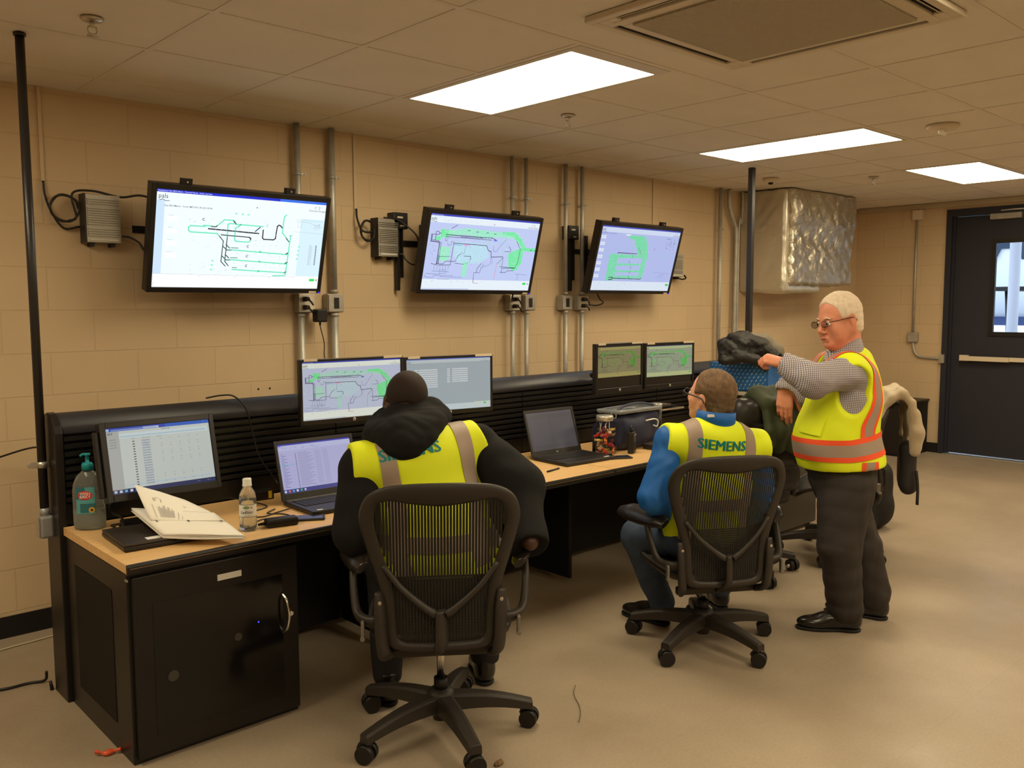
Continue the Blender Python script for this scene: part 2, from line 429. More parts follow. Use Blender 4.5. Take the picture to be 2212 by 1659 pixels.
LIGHTS = [((2.609, 2.419), (3.2186, 3.638), (2.655, 2.512), (3.192, 3.612)),
          ((5.0477, 2.419), (5.6573, 3.638), (5.075, 2.45), (5.605, 3.60)),
          ((6.8765, 2.419), (8.0957, 3.0286), (6.91, 2.455), (8.06, 2.985))]
AC = ((2.385, 1.255), (3.335, 2.185))
hid = [(5.0477, 0.0), (7.486, -0.019), (2.609, -0.019), (-0.439, 2.419), (0.1705, -0.6287), (2.609, -3.067), (5.0477, -3.067)]
for hx, hy in hid:
    hx = GX + round((hx - GX) / TL) * TL; hy = GY + round((hy - GY) / TL) * TL
    LIGHTS.append(((hx, hy), (hx + TL, hy + 2 * TL), (hx + .035, hy + .045), (hx + TL - .035, hy + 2 * TL - .045)))
# suspended grid: tee bars, left out where a fixture fills the cell
g = B(); tw = 0.012
def blocked(x, y):
    for a, c, _, _ in LIGHTS:
        if a[0] + .05 < x < c[0] - .05 and a[1] + .05 < y < c[1] - .05: return True
    return AC[0][0] < x < AC[1][0] and AC[0][1] < y < AC[1][1]
nx0 = int(math.floor((XB - GX) / TL)); nx1 = int((XF - GX) / TL); ny0 = int(math.floor((YR - GY) / TL)); ny1 = int((YW - GY) / TL)
for i in range(nx0, nx1 + 1):
    x = GX + i * TL
    for j in range(ny0, ny1 + 1):
        y = GY + j * TL
        if XB < x < XF and not blocked(x, y + TL / 2):
            a = max(y + tw, YR); c_ = min(y + TL - tw, YW)
            if c_ > a: g.box2((x - tw, a, CH - .0015), (x + tw, c_, CH + .006))
        if YR < y < YW and not blocked(x + TL / 2, y):
            a = max(x + tw, XB); c_ = min(x + TL - tw, XF)
            if c_ > a: g.box2((a, y - tw, CH - .0015), (c_, y + tw, CH + .006))
        if XB < x < XF and YR < y < YW and not blocked(x, y): g.box2((x - tw, y - tw, CH - .0015), (x + tw, y + tw, CH + .006))
g.box2((XB, YW - .022, CH - .002), (XF, YW, CH + .006)); g.box2((XF - .022, YR, CH - .002), (XF, YW - .022, CH + .006))
struct('trim_1', g, mg)
# baseboards
struct('baseboard_left', B().box2((XB, YW - .008, 0), (XF, YW, 0.102)), m_base)
struct('baseboard_front', B().box2((XF - .008, DY1, 0), (XF, YW - .008, 0.102)).box2((XF - .008, YR, 0), (XF, DY0, 0.102)), m_base)
# header beam line above the door
struct('trim_2', B().box2((XF - .035, YR, CH - .055), (XF, YW - .03, CH - .004)), mat('header_paint', (0.45, 0.37, 0.26), rough=0.6))

# door: frame, leaf with a lite, closer, panic bar
d1 = empty('door_1', (XF, (DY0 + DY1) / 2, 0)); d1['kind'] = 'structure'
yc = (DY0 + DY1) / 2
def L_(x, y, z): return (x - XF, y - yc, z)
f = B()
f.box2(L_(XF - .02, DY1 - .055, 0), L_(XF + .15, DY1, DH)); f.box2(L_(XF - .02, DY0, 0), L_(XF + .15, DY0 + .055, DH)); f.box2(L_(XF - .02, DY0 + .055, DH - .07), L_(XF + .15, DY1 - .055, DH))
f.box2(L_(XF + .02, DY1 - .075, 0), L_(XF + .04, DY1 - .055, DH - .07))
f.build('door_frame', m_navy, d1)
wy0, wy1, wz0, wz1 = 2.74, 3.165, 1.262, 2.15
ly0, ly1, lz0, lz1 = DY0 + .058, DY1 - .058, 0.014, DH - .075
f = B()
f.box2(L_(XF + .045, wy1, lz0), L_(XF + .09, ly1, lz1)); f.box2(L_(XF + .045, ly0, lz0), L_(XF + .09, wy0, lz1))
f.box2(L_(XF + .045, wy0, lz0), L_(XF + .09, wy1, wz0)); f.box2(L_(XF + .045, wy0, wz1), L_(XF + .09, wy1, lz1))
leaf = f.build('door_leaf', m_navy, d1)
f = B(); t = .035
f.box2(L_(XF + .032, wy1 - .008, wz0 - t), L_(XF + .045, wy1 + t, wz1 + t)); f.box2(L_(XF + .032, wy0 - t, wz0 - t), L_(XF + .045, wy0 + .008, wz1 + t))
f.box2(L_(XF + .032, wy0 + .008, wz0 - t), L_(XF + .045, wy1 - .008, wz0 + .008)); f.box2(L_(XF + .032, wy0 + .008, wz1 - .008), L_(XF + .045, wy1 - .008, wz1 + t))
f.build('window_trim', m_black, d1)
m_glass = mat('clear_glass', (0.96, 0.98, 1.0), rough=0.02, trans=1.0, ior=1.05)
B().box2(L_(XF + .062, wy0, wz0), L_(XF + .066, wy1, wz1)).build('glass_pane', m_glass, d1)
f = B(); f.box2(L_(XF - .01, 2.93, 2.375), L_(XF + .045, 3.215, 2.435), bev=.006); f.build('door_closer', m_box, d1)
f = B(); f.tube([L_(XF + .0, 3.17, 2.455), L_(XF - .03, 3.0, 2.458), L_(XF + .0, 2.87, 2.46)], .009); f.cyl(L_(XF, 3.17, 2.435), L_(XF, 3.17, 2.47), .018); f.cyl(L_(XF, 2.88, 2.44), L_(XF, 2.88, 2.475), .018)
f.build('closer_arm', m_alu, d1)
f = B(); f.box2(L_(XF - .03, 2.98, .975), L_(XF + .0, 3.44, 1.022), bev=.004); f.box2(L_(XF + .0, 3.37, .97), L_(XF + .045, 3.45, 1.03)); f.box2(L_(XF - .005, 2.6, .98), L_(XF + .045, 3.0, 1.02))
f.build('push_bar', m_beige, d1)
B().box2(L_(XF - .03, DY0 + .05, 0), L_(XF + .15, DY1 - .05, .006)).build('threshold', m_alu, d1)

# outside, seen through the lite
m_ground = mat('apron_concrete', (0.62, 0.63, 0.64), rough=0.9, vary=(2, 0.1))
struct('outdoor_ground', B().box2((XF + .2, -14, -.12), (60, 34, -.02)), m_ground)
m_fus = mat('fuselage_white', (0.80, 0.86, 0.93), rough=0.35)
ft = empty('aircraft_fuselage', (30, 10, 0), 0, 'white aircraft fuselage with dark letters outside the door window', 'aircraft')
f = B(); f.cyl((0, -22, 3.4), (0, 22, 3.4), 2.3, seg=48); f.build('fuselage', m_fus, ft)
f = B(); m_let = mat('airline_letter', srgb(40, 60, 80), rough=0.6)
for tx, yy, sz in (('T', -2.05, 1.5), ('M', -3.3, 1.5), ('A', -.55, 1.6)):
    f.text(tx, sz, lambda a, c_, yy=yy: (-2.33 - .02, yy - a, 3.3 + c_), m=m_let, bold=.03)
f.build('lettering', m_let, ft)
f = B().box2((-.3, -22, .85), (.4, 22, 1.15)); f.build('lower_stripe', mat('blue_stripe', srgb(60, 80, 130), rough=.5), ft)
cp = B().cyl((13.2, 4.175, -.02), (13.2, 4.175, 3.6), .07, seg=28).build('canopy_column', mat('column_paint', (0.72, 0.76, 0.86), rough=.6, bump=(30, .1)))
tag(cp, 'round white column standing outside the door window', 'column')
cn = B().box2((XF + .2, -6, 3.6), (14.2, 14, 3.8)).build('canopy', mat('canopy_soffit', (0.7, 0.7, 0.75), rough=.8)); cn['kind'] = 'structure'
ct = empty('baggage_cart', (16.5, 4.6, 0), 0, 'dark framed baggage cart parked outside behind the column', 'cart')
f = B()
for yy in (-.75, .55):
    f.tube([(-.5, yy - .1, .1), (-.5, yy, 1.75)], .045, smooth=1); f.tube([(.5, yy - .1, .1), (.5, yy, 1.75)], .045, smooth=1)
f.box2((-.6, -.95, 1.75), (.6, .75, 1.82)); f.build('frame', m_black, ct)
B().box2((-.55, -.85, .45), (.55, .65, .55)).build('deck', m_box, ct)
for q in ((-.4, -.6), (-.4, .4), (.4, -.6), (.4, .4)):
    B().cyl((q[0] - .06, q[1], .16), (q[0] + .06, q[1], .16), .18).build('wheel', m_blackm, ct)
s = SDF((15.8, 3.6, .3), (17, 5.0, 1.6), .02)
s.ell((16.4, 4.2, .86), (.26, .30, .28), k=.1); s.ell((16.4, 4.4, 1.0), (.18, .2, .2), k=.1); s.ell((16.4, 4.05, 1.15), (.1, .12, .16), k=.08); s.wrinkle(.015, 9, 3); s.plane((0, 0, .575), (0, 0, -1))
o = s.mesh('covered_bundle', m_blackm, None, (16.4, 4.2, .58)); o.location = (16.4, 4.2, .58); tag(o, 'dark lumpy bundle on the cart outside the window', 'bundle')

# ================================================================== CEILING FIXTURES
m_lens = mat('troffer_lens', (0.8, 0.8, 0.8), rough=0.6, emis=LAMP_COL, estr=LAMP_POWER)
m_frame = mat('troffer_frame', (0.62, 0.56, 0.47), rough=0.5)
LL = ['long bright ceiling troffer nearest the camera, left of the air conditioner cassette', 'bright ceiling troffer above the black far support post',
      'bright ceiling troffer at the right edge near the door'] + ['bright ceiling troffer behind the camera'] * len(hid)
for k, (a, c_, l0, l1) in enumerate(LIGHTS):
    e = empty('ceiling_light', ((a[0] + c_[0]) / 2, (a[1] + c_[1]) / 2, CH), 0, LL[k], 'ceiling light', 'ceiling troffer lights')
    ox, oy = e.location.x, e.location.y
    f = B(); z0, z1 = -.003, .0012
    for lo, hi in (((a[0] + .014, a[1] + .014), (l0[0], c_[1] - .014)), ((l1[0], a[1] + .014), (c_[0] - .014, c_[1] - .014)), ((l0[0], a[1] + .014), (l1[0], l0[1])), ((l0[0], l1[1]), (l1[0], c_[1] - .014))):
        f.box2((lo[0] - ox, lo[1] - oy, z0), (hi[0] - ox, hi[1] - oy, z1))
    f.build('frame', m_frame, e)
    B().box2((l0[0] - ox + .001, l0[1] - oy + .001, -0.0015), (l1[0] - ox - .001, l1[1] - oy - .001, .0012)).build('lens', m_lens, e)

# cassette air conditioner
ac = empty('ceiling_air_conditioner', (2.86, 1.72, CH), 0, 'square beige ceiling cassette air conditioner with dark grille', 'air conditioner')
m_ac = mat('cassette_plastic', (0.62, 0.54, 0.42), rough=0.45); m_grl = mat('cassette_grille', (0.44, 0.38, 0.28), rough=0.7); N, L, b = nodes_of(m_grl)
tc = N.new('ShaderNodeTexCoord'); wv = N.new('ShaderNodeTexWave'); wv.inputs['Scale'].default_value = 28; wv.bands_direction = 'X'; L.new(tc.outputs['Object'], wv.inputs['Vector'])
wv2 = N.new('ShaderNodeTexWave'); wv2.inputs['Scale'].default_value = 28; wv2.bands_direction = 'Y'; L.new(tc.outputs['Object'], wv2.inputs['Vector'])
mm = N.new('ShaderNodeMath'); mm.operation = 'MINIMUM'; L.new(wv.outputs[1], mm.inputs[0]); L.new(wv2.outputs[1], mm.inputs[1])
bp = N.new('ShaderNodeBump'); bp.inputs['Strength'].default_value = .9; bp.inputs['Distance'].default_value = .004; L.new(mm.outputs[0], bp.inputs['Height']); L.new(bp.outputs[0], b.inputs['Normal'])
def ring(bb, o, i, z0, z1, m=None):
    bb.box2((-o, -o, z0), (-i, o, z1), m=m); bb.box2((i, -o, z0), (o, o, z1), m=m); bb.box2((-i, -o, z0), (i, -i, z1), m=m); bb.box2((-i, i, z0), (i, o, z1), m=m)
f = B(); ring(f, .475, .440, -.022, .0); ring(f, .402, .352, -.024, .0)
for s1 in (-1, 1):
    for (p, q) in (((.452, -.452), (.40, -.452)),):
        pass
for s1 in (-1, 1):        # corners beyond the slots
    for s2 in (-1, 1):
        f.box2((min(s1 * .36, s1 * .440), min(s2 * .402, s2 * .440), -.022), (max(s1 * .36, s1 * .440), max(s2 * .402, s2 * .440), .0))
        f.box2((min(s1 * .402, s1 * .440), min(s2 * .36, s2 * .402), -.022), (max(s1 * .402, s1 * .440), max(s2 * .36, s2 * .402), .0))
f.build('panel', m_ac, ac, bevel=.004)
B().box2((-.439, -.439, -.013), (.439, .439, -.0005)).build('slot_recess', m_blackm, ac)
for a in (1, 2):
    M = Matrix.Rotation(a * PI / 2, 3, 'Z')
    f = B(); c0 = M @ Vector((0, .426, -.017)); f.box(c0, (.70, .012, .003), rot=(Euler((R(-22 if a in (0, 3) else -48), 0, 0)).to_matrix() if True else None) if a == 0 else M @ Euler((R(-22 if a in (0, 3) else -50), 0, 0)).to_matrix())
    f.build('louvre_vane', m_ac, ac)
B().box2((-.352, -.352, -.031), (.352, .352, -.02)).build('intake_grille', m_grl, ac)

# sprinklers, detectors
m_brass = mat('sprinkler_metal', (0.55, 0.5, 0.42), rough=.3, metal=.9)
spr = [((1.09, 3.373), 'brass sprinkler head with round plate at the upper left of the ceiling'), ((3.519, 3.353), 'brass sprinkler head below the first long light'), ((7.071, 3.314), 'small sprinkler head near the foil wrapped duct')]
for k, (p, lb) in enumerate(spr):
    if k == 0:
        e = empty('sprinkler_head', (*p, CH - .0015), 0, lb, 'sprinkler', 'ceiling sprinkler heads'); first_spr = e
        B().lathe([(0, 0), (.037, 0), (.040, -.004), (.034, -.010), (.018, -.013), (0, -.013)], seg=24).build('escutcheon', m_brass, e)
        f = B(); f.cyl((0, 0, -.012), (0, 0, -.03), .009); f.tube([(-.012, 0, -.028), (-.016, 0, -.045), (-.006, 0, -.058)], .0025, smooth=3); f.tube([(.012, 0, -.028), (.016, 0, -.045), (.006, 0, -.058)], .0025, smooth=3)
        f.lathe([(0, -.058), (.018, -.058), (.019, -.061), (0, -.061)], seg=16); f.build('body', m_brass, e)
    else:
        e = copy_tree(first_spr); e.location = (*p, CH - .0015); e['label'] = lb
e = empty('smoke_detector', (6.51, 3.912, CH), 0, 'round beige smoke detector hanging before the duct', 'smoke detector')
B().lathe([(0, 0), (.062, 0), (.065, -.012), (.052, -.03), (.03, -.036), (0, -.036)]).build('housing', m_beige, e)
B().cyl((0, 0, -.036), (0, 0, -.05), .02, .016).build('sensor_cap', m_blackm, e)
e = empty('emergency_beacon', (5.329, 2.099, CH), 0, 'round beige ceiling fixture with clear bulbs right of the second light', 'ceiling fixture')
B().lathe([(0, 0), (.085, 0), (.09, -.012), (.075, -.026), (.0, -.03)]).build('base', m_beige, e)
for s1 in (-1, 1): B().sph((s1 * .022, 0, -.04), .017).build('bulb', mat('bulb_glass', (.9, .88, .8), rough=.08, coat=1), e)
# ================================================================== CONSOLE
m_lam = mat('black_laminate', srgb(29, 26, 25), rough=0.38, spec=0.45, bump=(220, .12, .002))
m_lam2 = mat('black_mesh_inset', srgb(19, 17, 17), rough=0.65, spec=0.3)
m_slat = mat('slat_black', srgb(24, 22, 22), rough=0.35, spec=0.5)
m_cap = mat('console_cap', srgb(46, 47, 55), rough=0.42, spec=0.45)
mw = mat('maple_laminate', (0.70, 0.45, 0.20), rough=0.34, spec=0.45); N, L, b = nodes_of(mw)
tc = N.new('ShaderNodeTexCoord'); mp = N.new('ShaderNodeMapping'); mp.inputs['Scale'].default_value = (1.5, 26, 26); L.new(tc.outputs['Object'], mp.inputs[0])
nn = N.new('ShaderNodeTexNoise'); nn.inputs['Scale'].default_value = 3; nn.inputs['Detail'].default_value = 8; L.new(mp.outputs[0], nn.inputs['Vector'])
rr = N.new('ShaderNodeValToRGB'); rr.color_ramp.elements[0].position = .35; rr.color_ramp.elements[0].color = (0.66, 0.41, 0.175, 1); rr.color_ramp.elements[1].position = .65; rr.color_ramp.elements[1].color = (0.76, 0.50, 0.235, 1)
L.new(nn.outputs[0], rr.inputs[0]); L.new(rr.outputs[0], b.inputs['Base Color'])
DZ = 0.705; CX0, CX1 = 0.968, 5.90; CYF, CYB = 3.63, 3.80; DF = 2.935

cw = empty('console_back_wall', ((CX0 + CX1) / 2, 3.715, 0), 0, 'long black slatted back wall of the control desk below the wall screens', 'console')
def cwl(x, y, z): return (x - (CX0 + CX1) / 2, y - 3.715, z)
prof = [(3.632, 0.0), (3.80, 0.0), (3.80, 1.08), (3.788, 1.115), (3.765, 1.136), (3.73, 1.146), (3.70, 1.142), (3.672, 1.128), (3.645, 1.10), (3.632, 1.07)]
B().prism(prof, CX0, CX0 + .03, fn=lambda a, c_, h: cwl(h, a, c_)).build('end_panel', m_lam, cw, bevel=.004)
B().prism(prof, CX1 - .03, CX1, fn=lambda a, c_, h: cwl(h, a, c_)).build('end_panel', m_lam, cw, bevel=.004)
capp = [(3.79, 1.06), (3.796, 1.085), (3.785, 1.113), (3.763, 1.133), (3.73, 1.142), (3.70, 1.138), (3.674, 1.125), (3.648, 1.098), (3.638, 1.07), (3.655, 1.06)]
B().prism(capp, CX0 + .031, CX1 - .031, fn=lambda a, c_, h: cwl(h, a, c_), smooth=True).build('rounded_cap', m_cap, cw)
f = B(); f.box2(cwl(CX0 + .031, 3.665, .02), cwl(CX1 - .031, 3.785, 1.06)); f.build('core_panel', m_lam, cw)
f = B(); sx = [CX0 + .031, 2.21, 3.445, 4.69, CX1 - .031]
for a, c_ in zip(sx, sx[1:]):
    for k in range(9):
        z = 0.795 + k * 0.030
        f.prism([(3.664, z), (3.64, z + .003), (3.64, z + .018), (3.648, z + .0225), (3.664, z + .0235)], a + .003, c_ - .003, fn=lambda p, q, h: cwl(h, p, q))
    f.box2(cwl(a + .002, 3.645, DZ + .002), cwl(c_ - .002, 3.664, .79))
f.build('slat_panel', m_slat, cw)

# worktops
def worktop(x0, x1, label):
    e = empty('worktop', ((x0 + x1) / 2, (DF + CYF) / 2, 0), 0, label, 'worktop', 'maple worktops of the console')
    lx, ly = (x1 - x0) / 2, (CYF - DF) / 2
    B().box2((-lx + .002, -ly + .012, .674), (lx - .002, ly - .001, DZ)).build('maple_surface', mw, e)
    f = B(); f.prism([(-ly, .676), (-ly + .004, .670), (-ly + .03, .668), (-ly + .03, .673), (-ly + .0115, .6735), (-ly + .0115, DZ + .0005), (-ly + .003, DZ - .001), (-ly, DZ - .008)], -lx + .001, lx - .001, fn=lambda a, c_, h: (h, a, c_))
    f.build('black_edge', m_lam, e)
    f = B().box2((-lx + .01, -ly - .0005, .690), (lx - .01, -ly + .0005, .693)); f.build('edge_highlight_strip', mat('edge_pvc', srgb(120, 100, 78), rough=.4), e)  # thin paler line, a highlight painted along the black edge
    return e
worktop(CX0 + .012, 3.442, 'maple worktop with black edge at the left, carrying the open papers')
worktop(3.442, 5.12, 'maple worktop on the right half of the console, carrying the candy jar')

# cabinet unit at the left end
cb = empty('equipment_cabinet', (1.298, 3.285, 0), 0, 'black floor cabinet with curved steel handle under the left end of the desk', 'cabinet')
hx, hy = .311, .337
f = B(); f.box2((-hx, -hy + .02, .0), (hx, hy, .667), bev=.003); f.build('carcass', m_lam, cb)
dr = B().box2((-hx + .012, -hy, .02), (hx - .002, -hy + .019, .655), bev=.003).build('door', m_lam, cb)
B().box2((-.235, -hy - .0015, .085), (.245, -hy - .0002, .555)).build('dark_glass', mat('smoked_glass', srgb(15, 13, 13), rough=.12, spec=.5), dr)
f = B(); f.tube([(.243, -hy - .002, .48), (.247, -hy - .03, .455), (.250, -hy - .042, .405), (.247, -hy - .03, .355), (.243, -hy - .002, .33)], .0055); f.build('handle', m_chrome, dr)
B().cyl((.277, -hy - .006, .395), (.277, -hy, .395), .009).build('lock', m_chrome, dr)
for q in ((-.175, .285), (.065, .36)): B().cyl((q[0], -hy - .004, q[1]), (q[0], -hy - .0005, q[1]), .019 if q[0] < 0 else .014).build('round_plug', mat('grey_plug', srgb(70, 66, 62), rough=.7, bump=(400, .5, .002)), dr)
B().cyl((.145, -hy - .003, .395), (.145, -hy - .001, .395), .0028).build('blue_indicator', glow((40, 60, 255), 3.0), dr)
B().box2((-.005, -hy - .0012, .583), (.085, -hy + .0, .605)).build('label_strip', mat('paper_tag', (.72, .70, .66), rough=.6), dr)
f = B(); f.box2((-hx - .002, -hy + .17, .10), (-hx, hy - .10, .58)); f.build('side_vent', m_lam2, cb)
f = B(); f.box2((-hx - .004, -hy + .004, .645), (-hx + .0, -hy + .024, .652)); f.build('corner_clip', m_alu, cb)

# suspended dividers and modesty panel
for x, lb in ((2.205, 'black divider panel hanging under the desk beside the seated man in the hood'), (3.452, 'black divider panel hanging under the desk at the worktop seam'), (4.69, 'black divider panel under the desk behind the man in blue sleeves')):
    o = B().box2((-.012, -.17, .045), (.012, .17, .666), bev=.008).build('desk_divider', m_blackm); o.location = (x, 3.43, 0); tag(o, lb, 'panel', 'dividers under the desk')
for a, c_, lb in ((1.615, 2.19, 'black modesty panel just right of the floor cabinet'), (2.22, 3.437, 'black modesty panel under the desk behind the hooded man'), (3.467, 4.675, 'black modesty panel under the desk left of the jeans'), (4.705, 5.075, 'black modesty panel at the far end of the desk')):
    o = B().box2((-(c_ - a) / 2, -.009, .045), ((c_ - a) / 2, .009, .666)).build('modesty_panel', m_blackm); o.location = ((a + c_) / 2, 3.612, 0); tag(o, lb, 'panel', 'modesty panels')
o = B().box2((-.012, -.33, 0), (.012, .33, .667), bev=.004).build('end_support', m_lam); o.location = (5.095, 3.275, 0); tag(o, 'black end support panel under the far end of the worktop', 'panel')

# ================================================================== SCREENS
class Canvas:
    """draws in pixels on a w x h metre panel facing -Y, bottom centre at the origin"""
    def __init__(s, w, h, W, H, y=-.0005):
        s.w, s.h, s.W, s.H, s.y = w, h, W, H, y; s.b = B(); s.l = 0
    def P(s, u, v): return (-s.w / 2 + u / s.W * s.w, s.y - s.l * .00006, s.h - v / s.H * s.h)
    def rect(s, u0, v0, u1, v1, c, g=1.0):
        s.b.face([s.P(u0, v0), s.P(u1, v0), s.P(u1, v1), s.P(u0, v1)][::-1], glow(c, g)); return s
    def layer(s): s.l += 1; return s
    def line(s, pts, wd, c, g=1.0, close=False):
        if close: pts = list(pts) + [pts[0]]
        for (a, b_), (c0, d) in zip(pts, pts[1:]):
            L = math.hypot(c0 - a, d - b_) or 1; nx, ny = -(d - b_) / L * wd / 2, (c0 - a) / L * wd / 2; ex, ey = (c0 - a) / L * wd / 2, (d - b_) / L * wd / 2
            s.b.face([s.P(a - ex + nx, b_ - ey + ny), s.P(c0 + ex + nx, d + ey + ny), s.P(c0 + ex - nx, d + ey - ny), s.P(a - ex - nx, b_ - ey - ny)], glow(c, g))
        return s
    def dots(s, box, n, sz, cols, g=1.0, seed=1):
        rg = random.Random(seed)
        for i in range(n):
            u = rg.uniform(box[0], box[2]); v = rg.uniform(box[1], box[3]); a = rg.uniform(.5, 1) * sz
            s.rect(u, v, u + a * rg.uniform(1, 3.2), v + a * .8, rg.choice(cols), g)
        return s
    def text(s, t, u, v, px, c, g=1.0, bold=0.0, align='LEFT'):
        k = s.w / s.W; o = s.P(u, v)
        s.b.text(t, px * k, lambda a, b_: (o[0] + a, o[1], o[2] + b_), m=glow(c, g), bold=bold, align=align); return s
    def build(s, parent): return s.b.build('screen', None, parent, fix=False)

def poly_wobble(pts, n, amp, seed):
    rg = random.Random(seed); out = []
    for (a, b_), (c0, d) in zip(pts, pts[1:] + pts[:1]):
        for i in range(n): t = i / n; out.append((a + (c0 - a) * t + rg.uniform(-amp, amp), b_ + (d - b_) * t + rg.uniform(-amp, amp)))
    return out

def draw_logo(cv, u, v, k, c, g):
    cv.text('pals', u, v, 34 * k, c, g, bold=-.004 * 0)
    cv.line([(u + 8 * k, v + 24 * k), (u + 22 * k, v + 17 * k), (u + 38 * k, v + 26 * k), (u + 58 * k, v + 24 * k)], 3 * k, c, g)
def draw_airport(cv, u, v, k, c, g):
    cv.line([(u - 12 * k, v - 4 * k), (u - 18 * k, v - 12 * k), (u - 8 * k, v - 20 * k)], 2 * k, c, g); cv.line([(u + 4 * k, v - 20 * k), (u + 16 * k, v - 14 * k), (u + 6 * k, v - 2 * k)], 2 * k, c, g)
    cv.text('Charlotte Douglas', u, v + 8 * k, 15 * k, c, g, align='CENTER')

def scr_matrix(cv, g=1.0):           # 1000 x 560
    BK = (36, 40, 60); TQ = (110, 232, 190); DG = (90, 150, 130); LB = (228, 240, 255)
    cv.rect(0, 0, 1000, 560, (240, 252, 255), g); cv.layer()
    cv.rect(0, 0, 1000, 16, (28, 44, 200), g); cv.rect(700, 0, 1000, 16, (70, 130, 240), g); cv.rect(0, 60, 45, 480, (205, 228, 255), g); cv.rect(845, 112, 1000, 480, (215, 240, 250), g)
    cv.rect(0, 480, 1000, 560, (250, 253, 255), g); cv.layer()
    cv.line([(0, 481), (840, 486)], 1.4, (170, 180, 195), g); cv.text('Visualization East BDS Matrix - Terminal North - South overview', 6, 8, 11, (225, 232, 255), g)
    draw_logo(cv, 10, 38, 1.0, BK, g); draw_airport(cv, 945, 50, 1.0, BK, g)
    cv.text('East BDS Matrix - South (MCP-B11,B12,B13,B14)', 44, 90, 13, (50, 56, 80), g, bold=.004)
    cv.rect(560, 62, 566, 68, BK, g); cv.rect(580, 64, 583, 67, (120, 130, 150), g)
    W_ = 7.0
    cv.line([(245, 196), (190, 196), (180, 205), (180, 222), (190, 232), (340, 234), (352, 244)], W_, TQ, g); cv.line([(245, 196), (270, 196)], W_, TQ, g); cv.line([(262, 190), (310, 191)], W_, TQ, g)
    cv.line([(306, 194), (332, 194), (338, 188)], W_ * .8, BK, g); cv.line([(338, 188), (378, 150), (430, 150), (440, 160)], W_, TQ, g); cv.line([(430, 152), (446, 170)], W_, BK, g)
    cv.line([(446, 172), (608, 176)], W_, TQ, g); cv.line([(400, 250), (400, 176), (410, 170), (446, 170)], W_, TQ, g)
    cv.line([(292, 208), (585, 220)], W_ * 1.1, BK, g)
    for q in range(9): cv.line([(300 + q * 32, 204), (300 + q * 32, 216)], 1.5, (235, 250, 255), g)
    cv.line([(445, 250), (445, 196), (470, 178)], W_, TQ, g); cv.line([(466, 182), (476, 172)], W_, BK, g); cv.line([(366, 240), (530, 246)], W_ * .8, BK, g); cv.line([(530, 246), (540, 252), (540, 260)], W_, BK, g)
    cv.line([(445, 250), (447, 270), (455, 275), (530, 276), (540, 266)], W_, TQ, g); cv.line([(565, 208), (592, 182)], W_ * .9, (40, 80, 120), g)
    cv.line([(612, 198), (612, 246), (620, 254), (680, 254), (692, 246), (697, 170), (706, 162), (716, 164), (728, 176)], W_, BK, g)
    cv.line([(748, 96), (736, 108), (734, 130), (733, 206), (780, 262)], W_, TQ, g); cv.line([(760, 240), (780, 262)], W_ * .8, BK, g); cv.line([(787, 226), (779, 470), (770, 478), (700, 480)], W_, TQ, g); cv.line([(778, 222), (796, 222)], 3, DG, g)
    cv.line([(352, 244), (380, 276), (376, 400), (402, 426)], W_ * .8, (60, 90, 90), g); cv.line([(402, 250), (398, 398), (420, 424)], W_ * .8, (60, 90, 90), g)
    for k, y in enumerate((335, 395, 455)):
        cv.line([(430 if k < 2 else 446, y - 8), (780, y + 8 * (1 if k < 2 else .6))], W_, TQ, g)
        cv.line([(430 if k < 2 else 446, y - 20), (470, y - 20)], W_ * .7, DG, g)
        if k < 2: cv.line([(398, y - 38), (420, y - 18)], W_ * .8, (60, 90, 90), g); cv.line([(380, y - 28), (404, y - 6), (430, y - 6)], W_ * .8, (60, 90, 90), g)
        cv.line([(768, y + 6), (780, y - 2)], W_, BK, g); cv.rect(600, y - 8, 612, y + 4, (90, 215, 160), g)
        cv.text('C', 520, y - 32, 20, (60, 60, 120), g, bold=.03)
    cv.text('C', 252, 156, 20, (60, 60, 110), g, bold=.03); cv.text('C', 628, 170, 20, (150, 190, 200), g, bold=.02)
    for q in ((436, 104), (474, 106), (508, 106), (320, 392), (318, 418), (316, 446), (842, 286), (840, 310), (838, 338), (836, 364)): cv.rect(q[0], q[1], q[0] + 14, q[1] + 9, (150, 240, 205), g)
    cv.dots((180, 140, 800, 500), 190, 4.0, [(190, 215, 225), (170, 200, 215), (205, 225, 235)], g, 4)
    for k in range(13): cv.text('MF-%02d ...' % (k + 1), 915, 282 + k * 10, 8, (120, 130, 150), g); cv.rect(958, 278 + k * 10, 966, 284 + k * 10, (70, 80, 100), g)
    for k in range(4): cv.rect(62, 148 + k * 70, 120, 176 + k * 70, (250, 255, 255), g); cv.text('Station %d' % (k + 1), 70, 142 + k * 70, 8, (150, 170, 190), g)
    cv.line([(810, 120), (1000, 124)], 1.4, (150, 190, 200), g); cv.line([(808, 196), (1000, 202)], 1.4, (170, 190, 210), g)
    cv.line([(815, 132), (900, 134), (960, 158), (990, 160)], 1.8, (170, 185, 200), g); cv.line([(830, 134), (826, 166), (852, 168), (850, 136)], 1.5, (170, 185, 200), g); cv.dots((930, 140, 970, 175), 30, 4, [(180, 195, 210)], g, 9)
    cv.rect(940, 496, 974, 512, (50, 220, 90), g); cv.rect(982, 499, 994, 510, (160, 170, 190), g); cv.dots((2, 490, 8, 552), 9, 2.5, [(120, 130, 150)], g, 2)

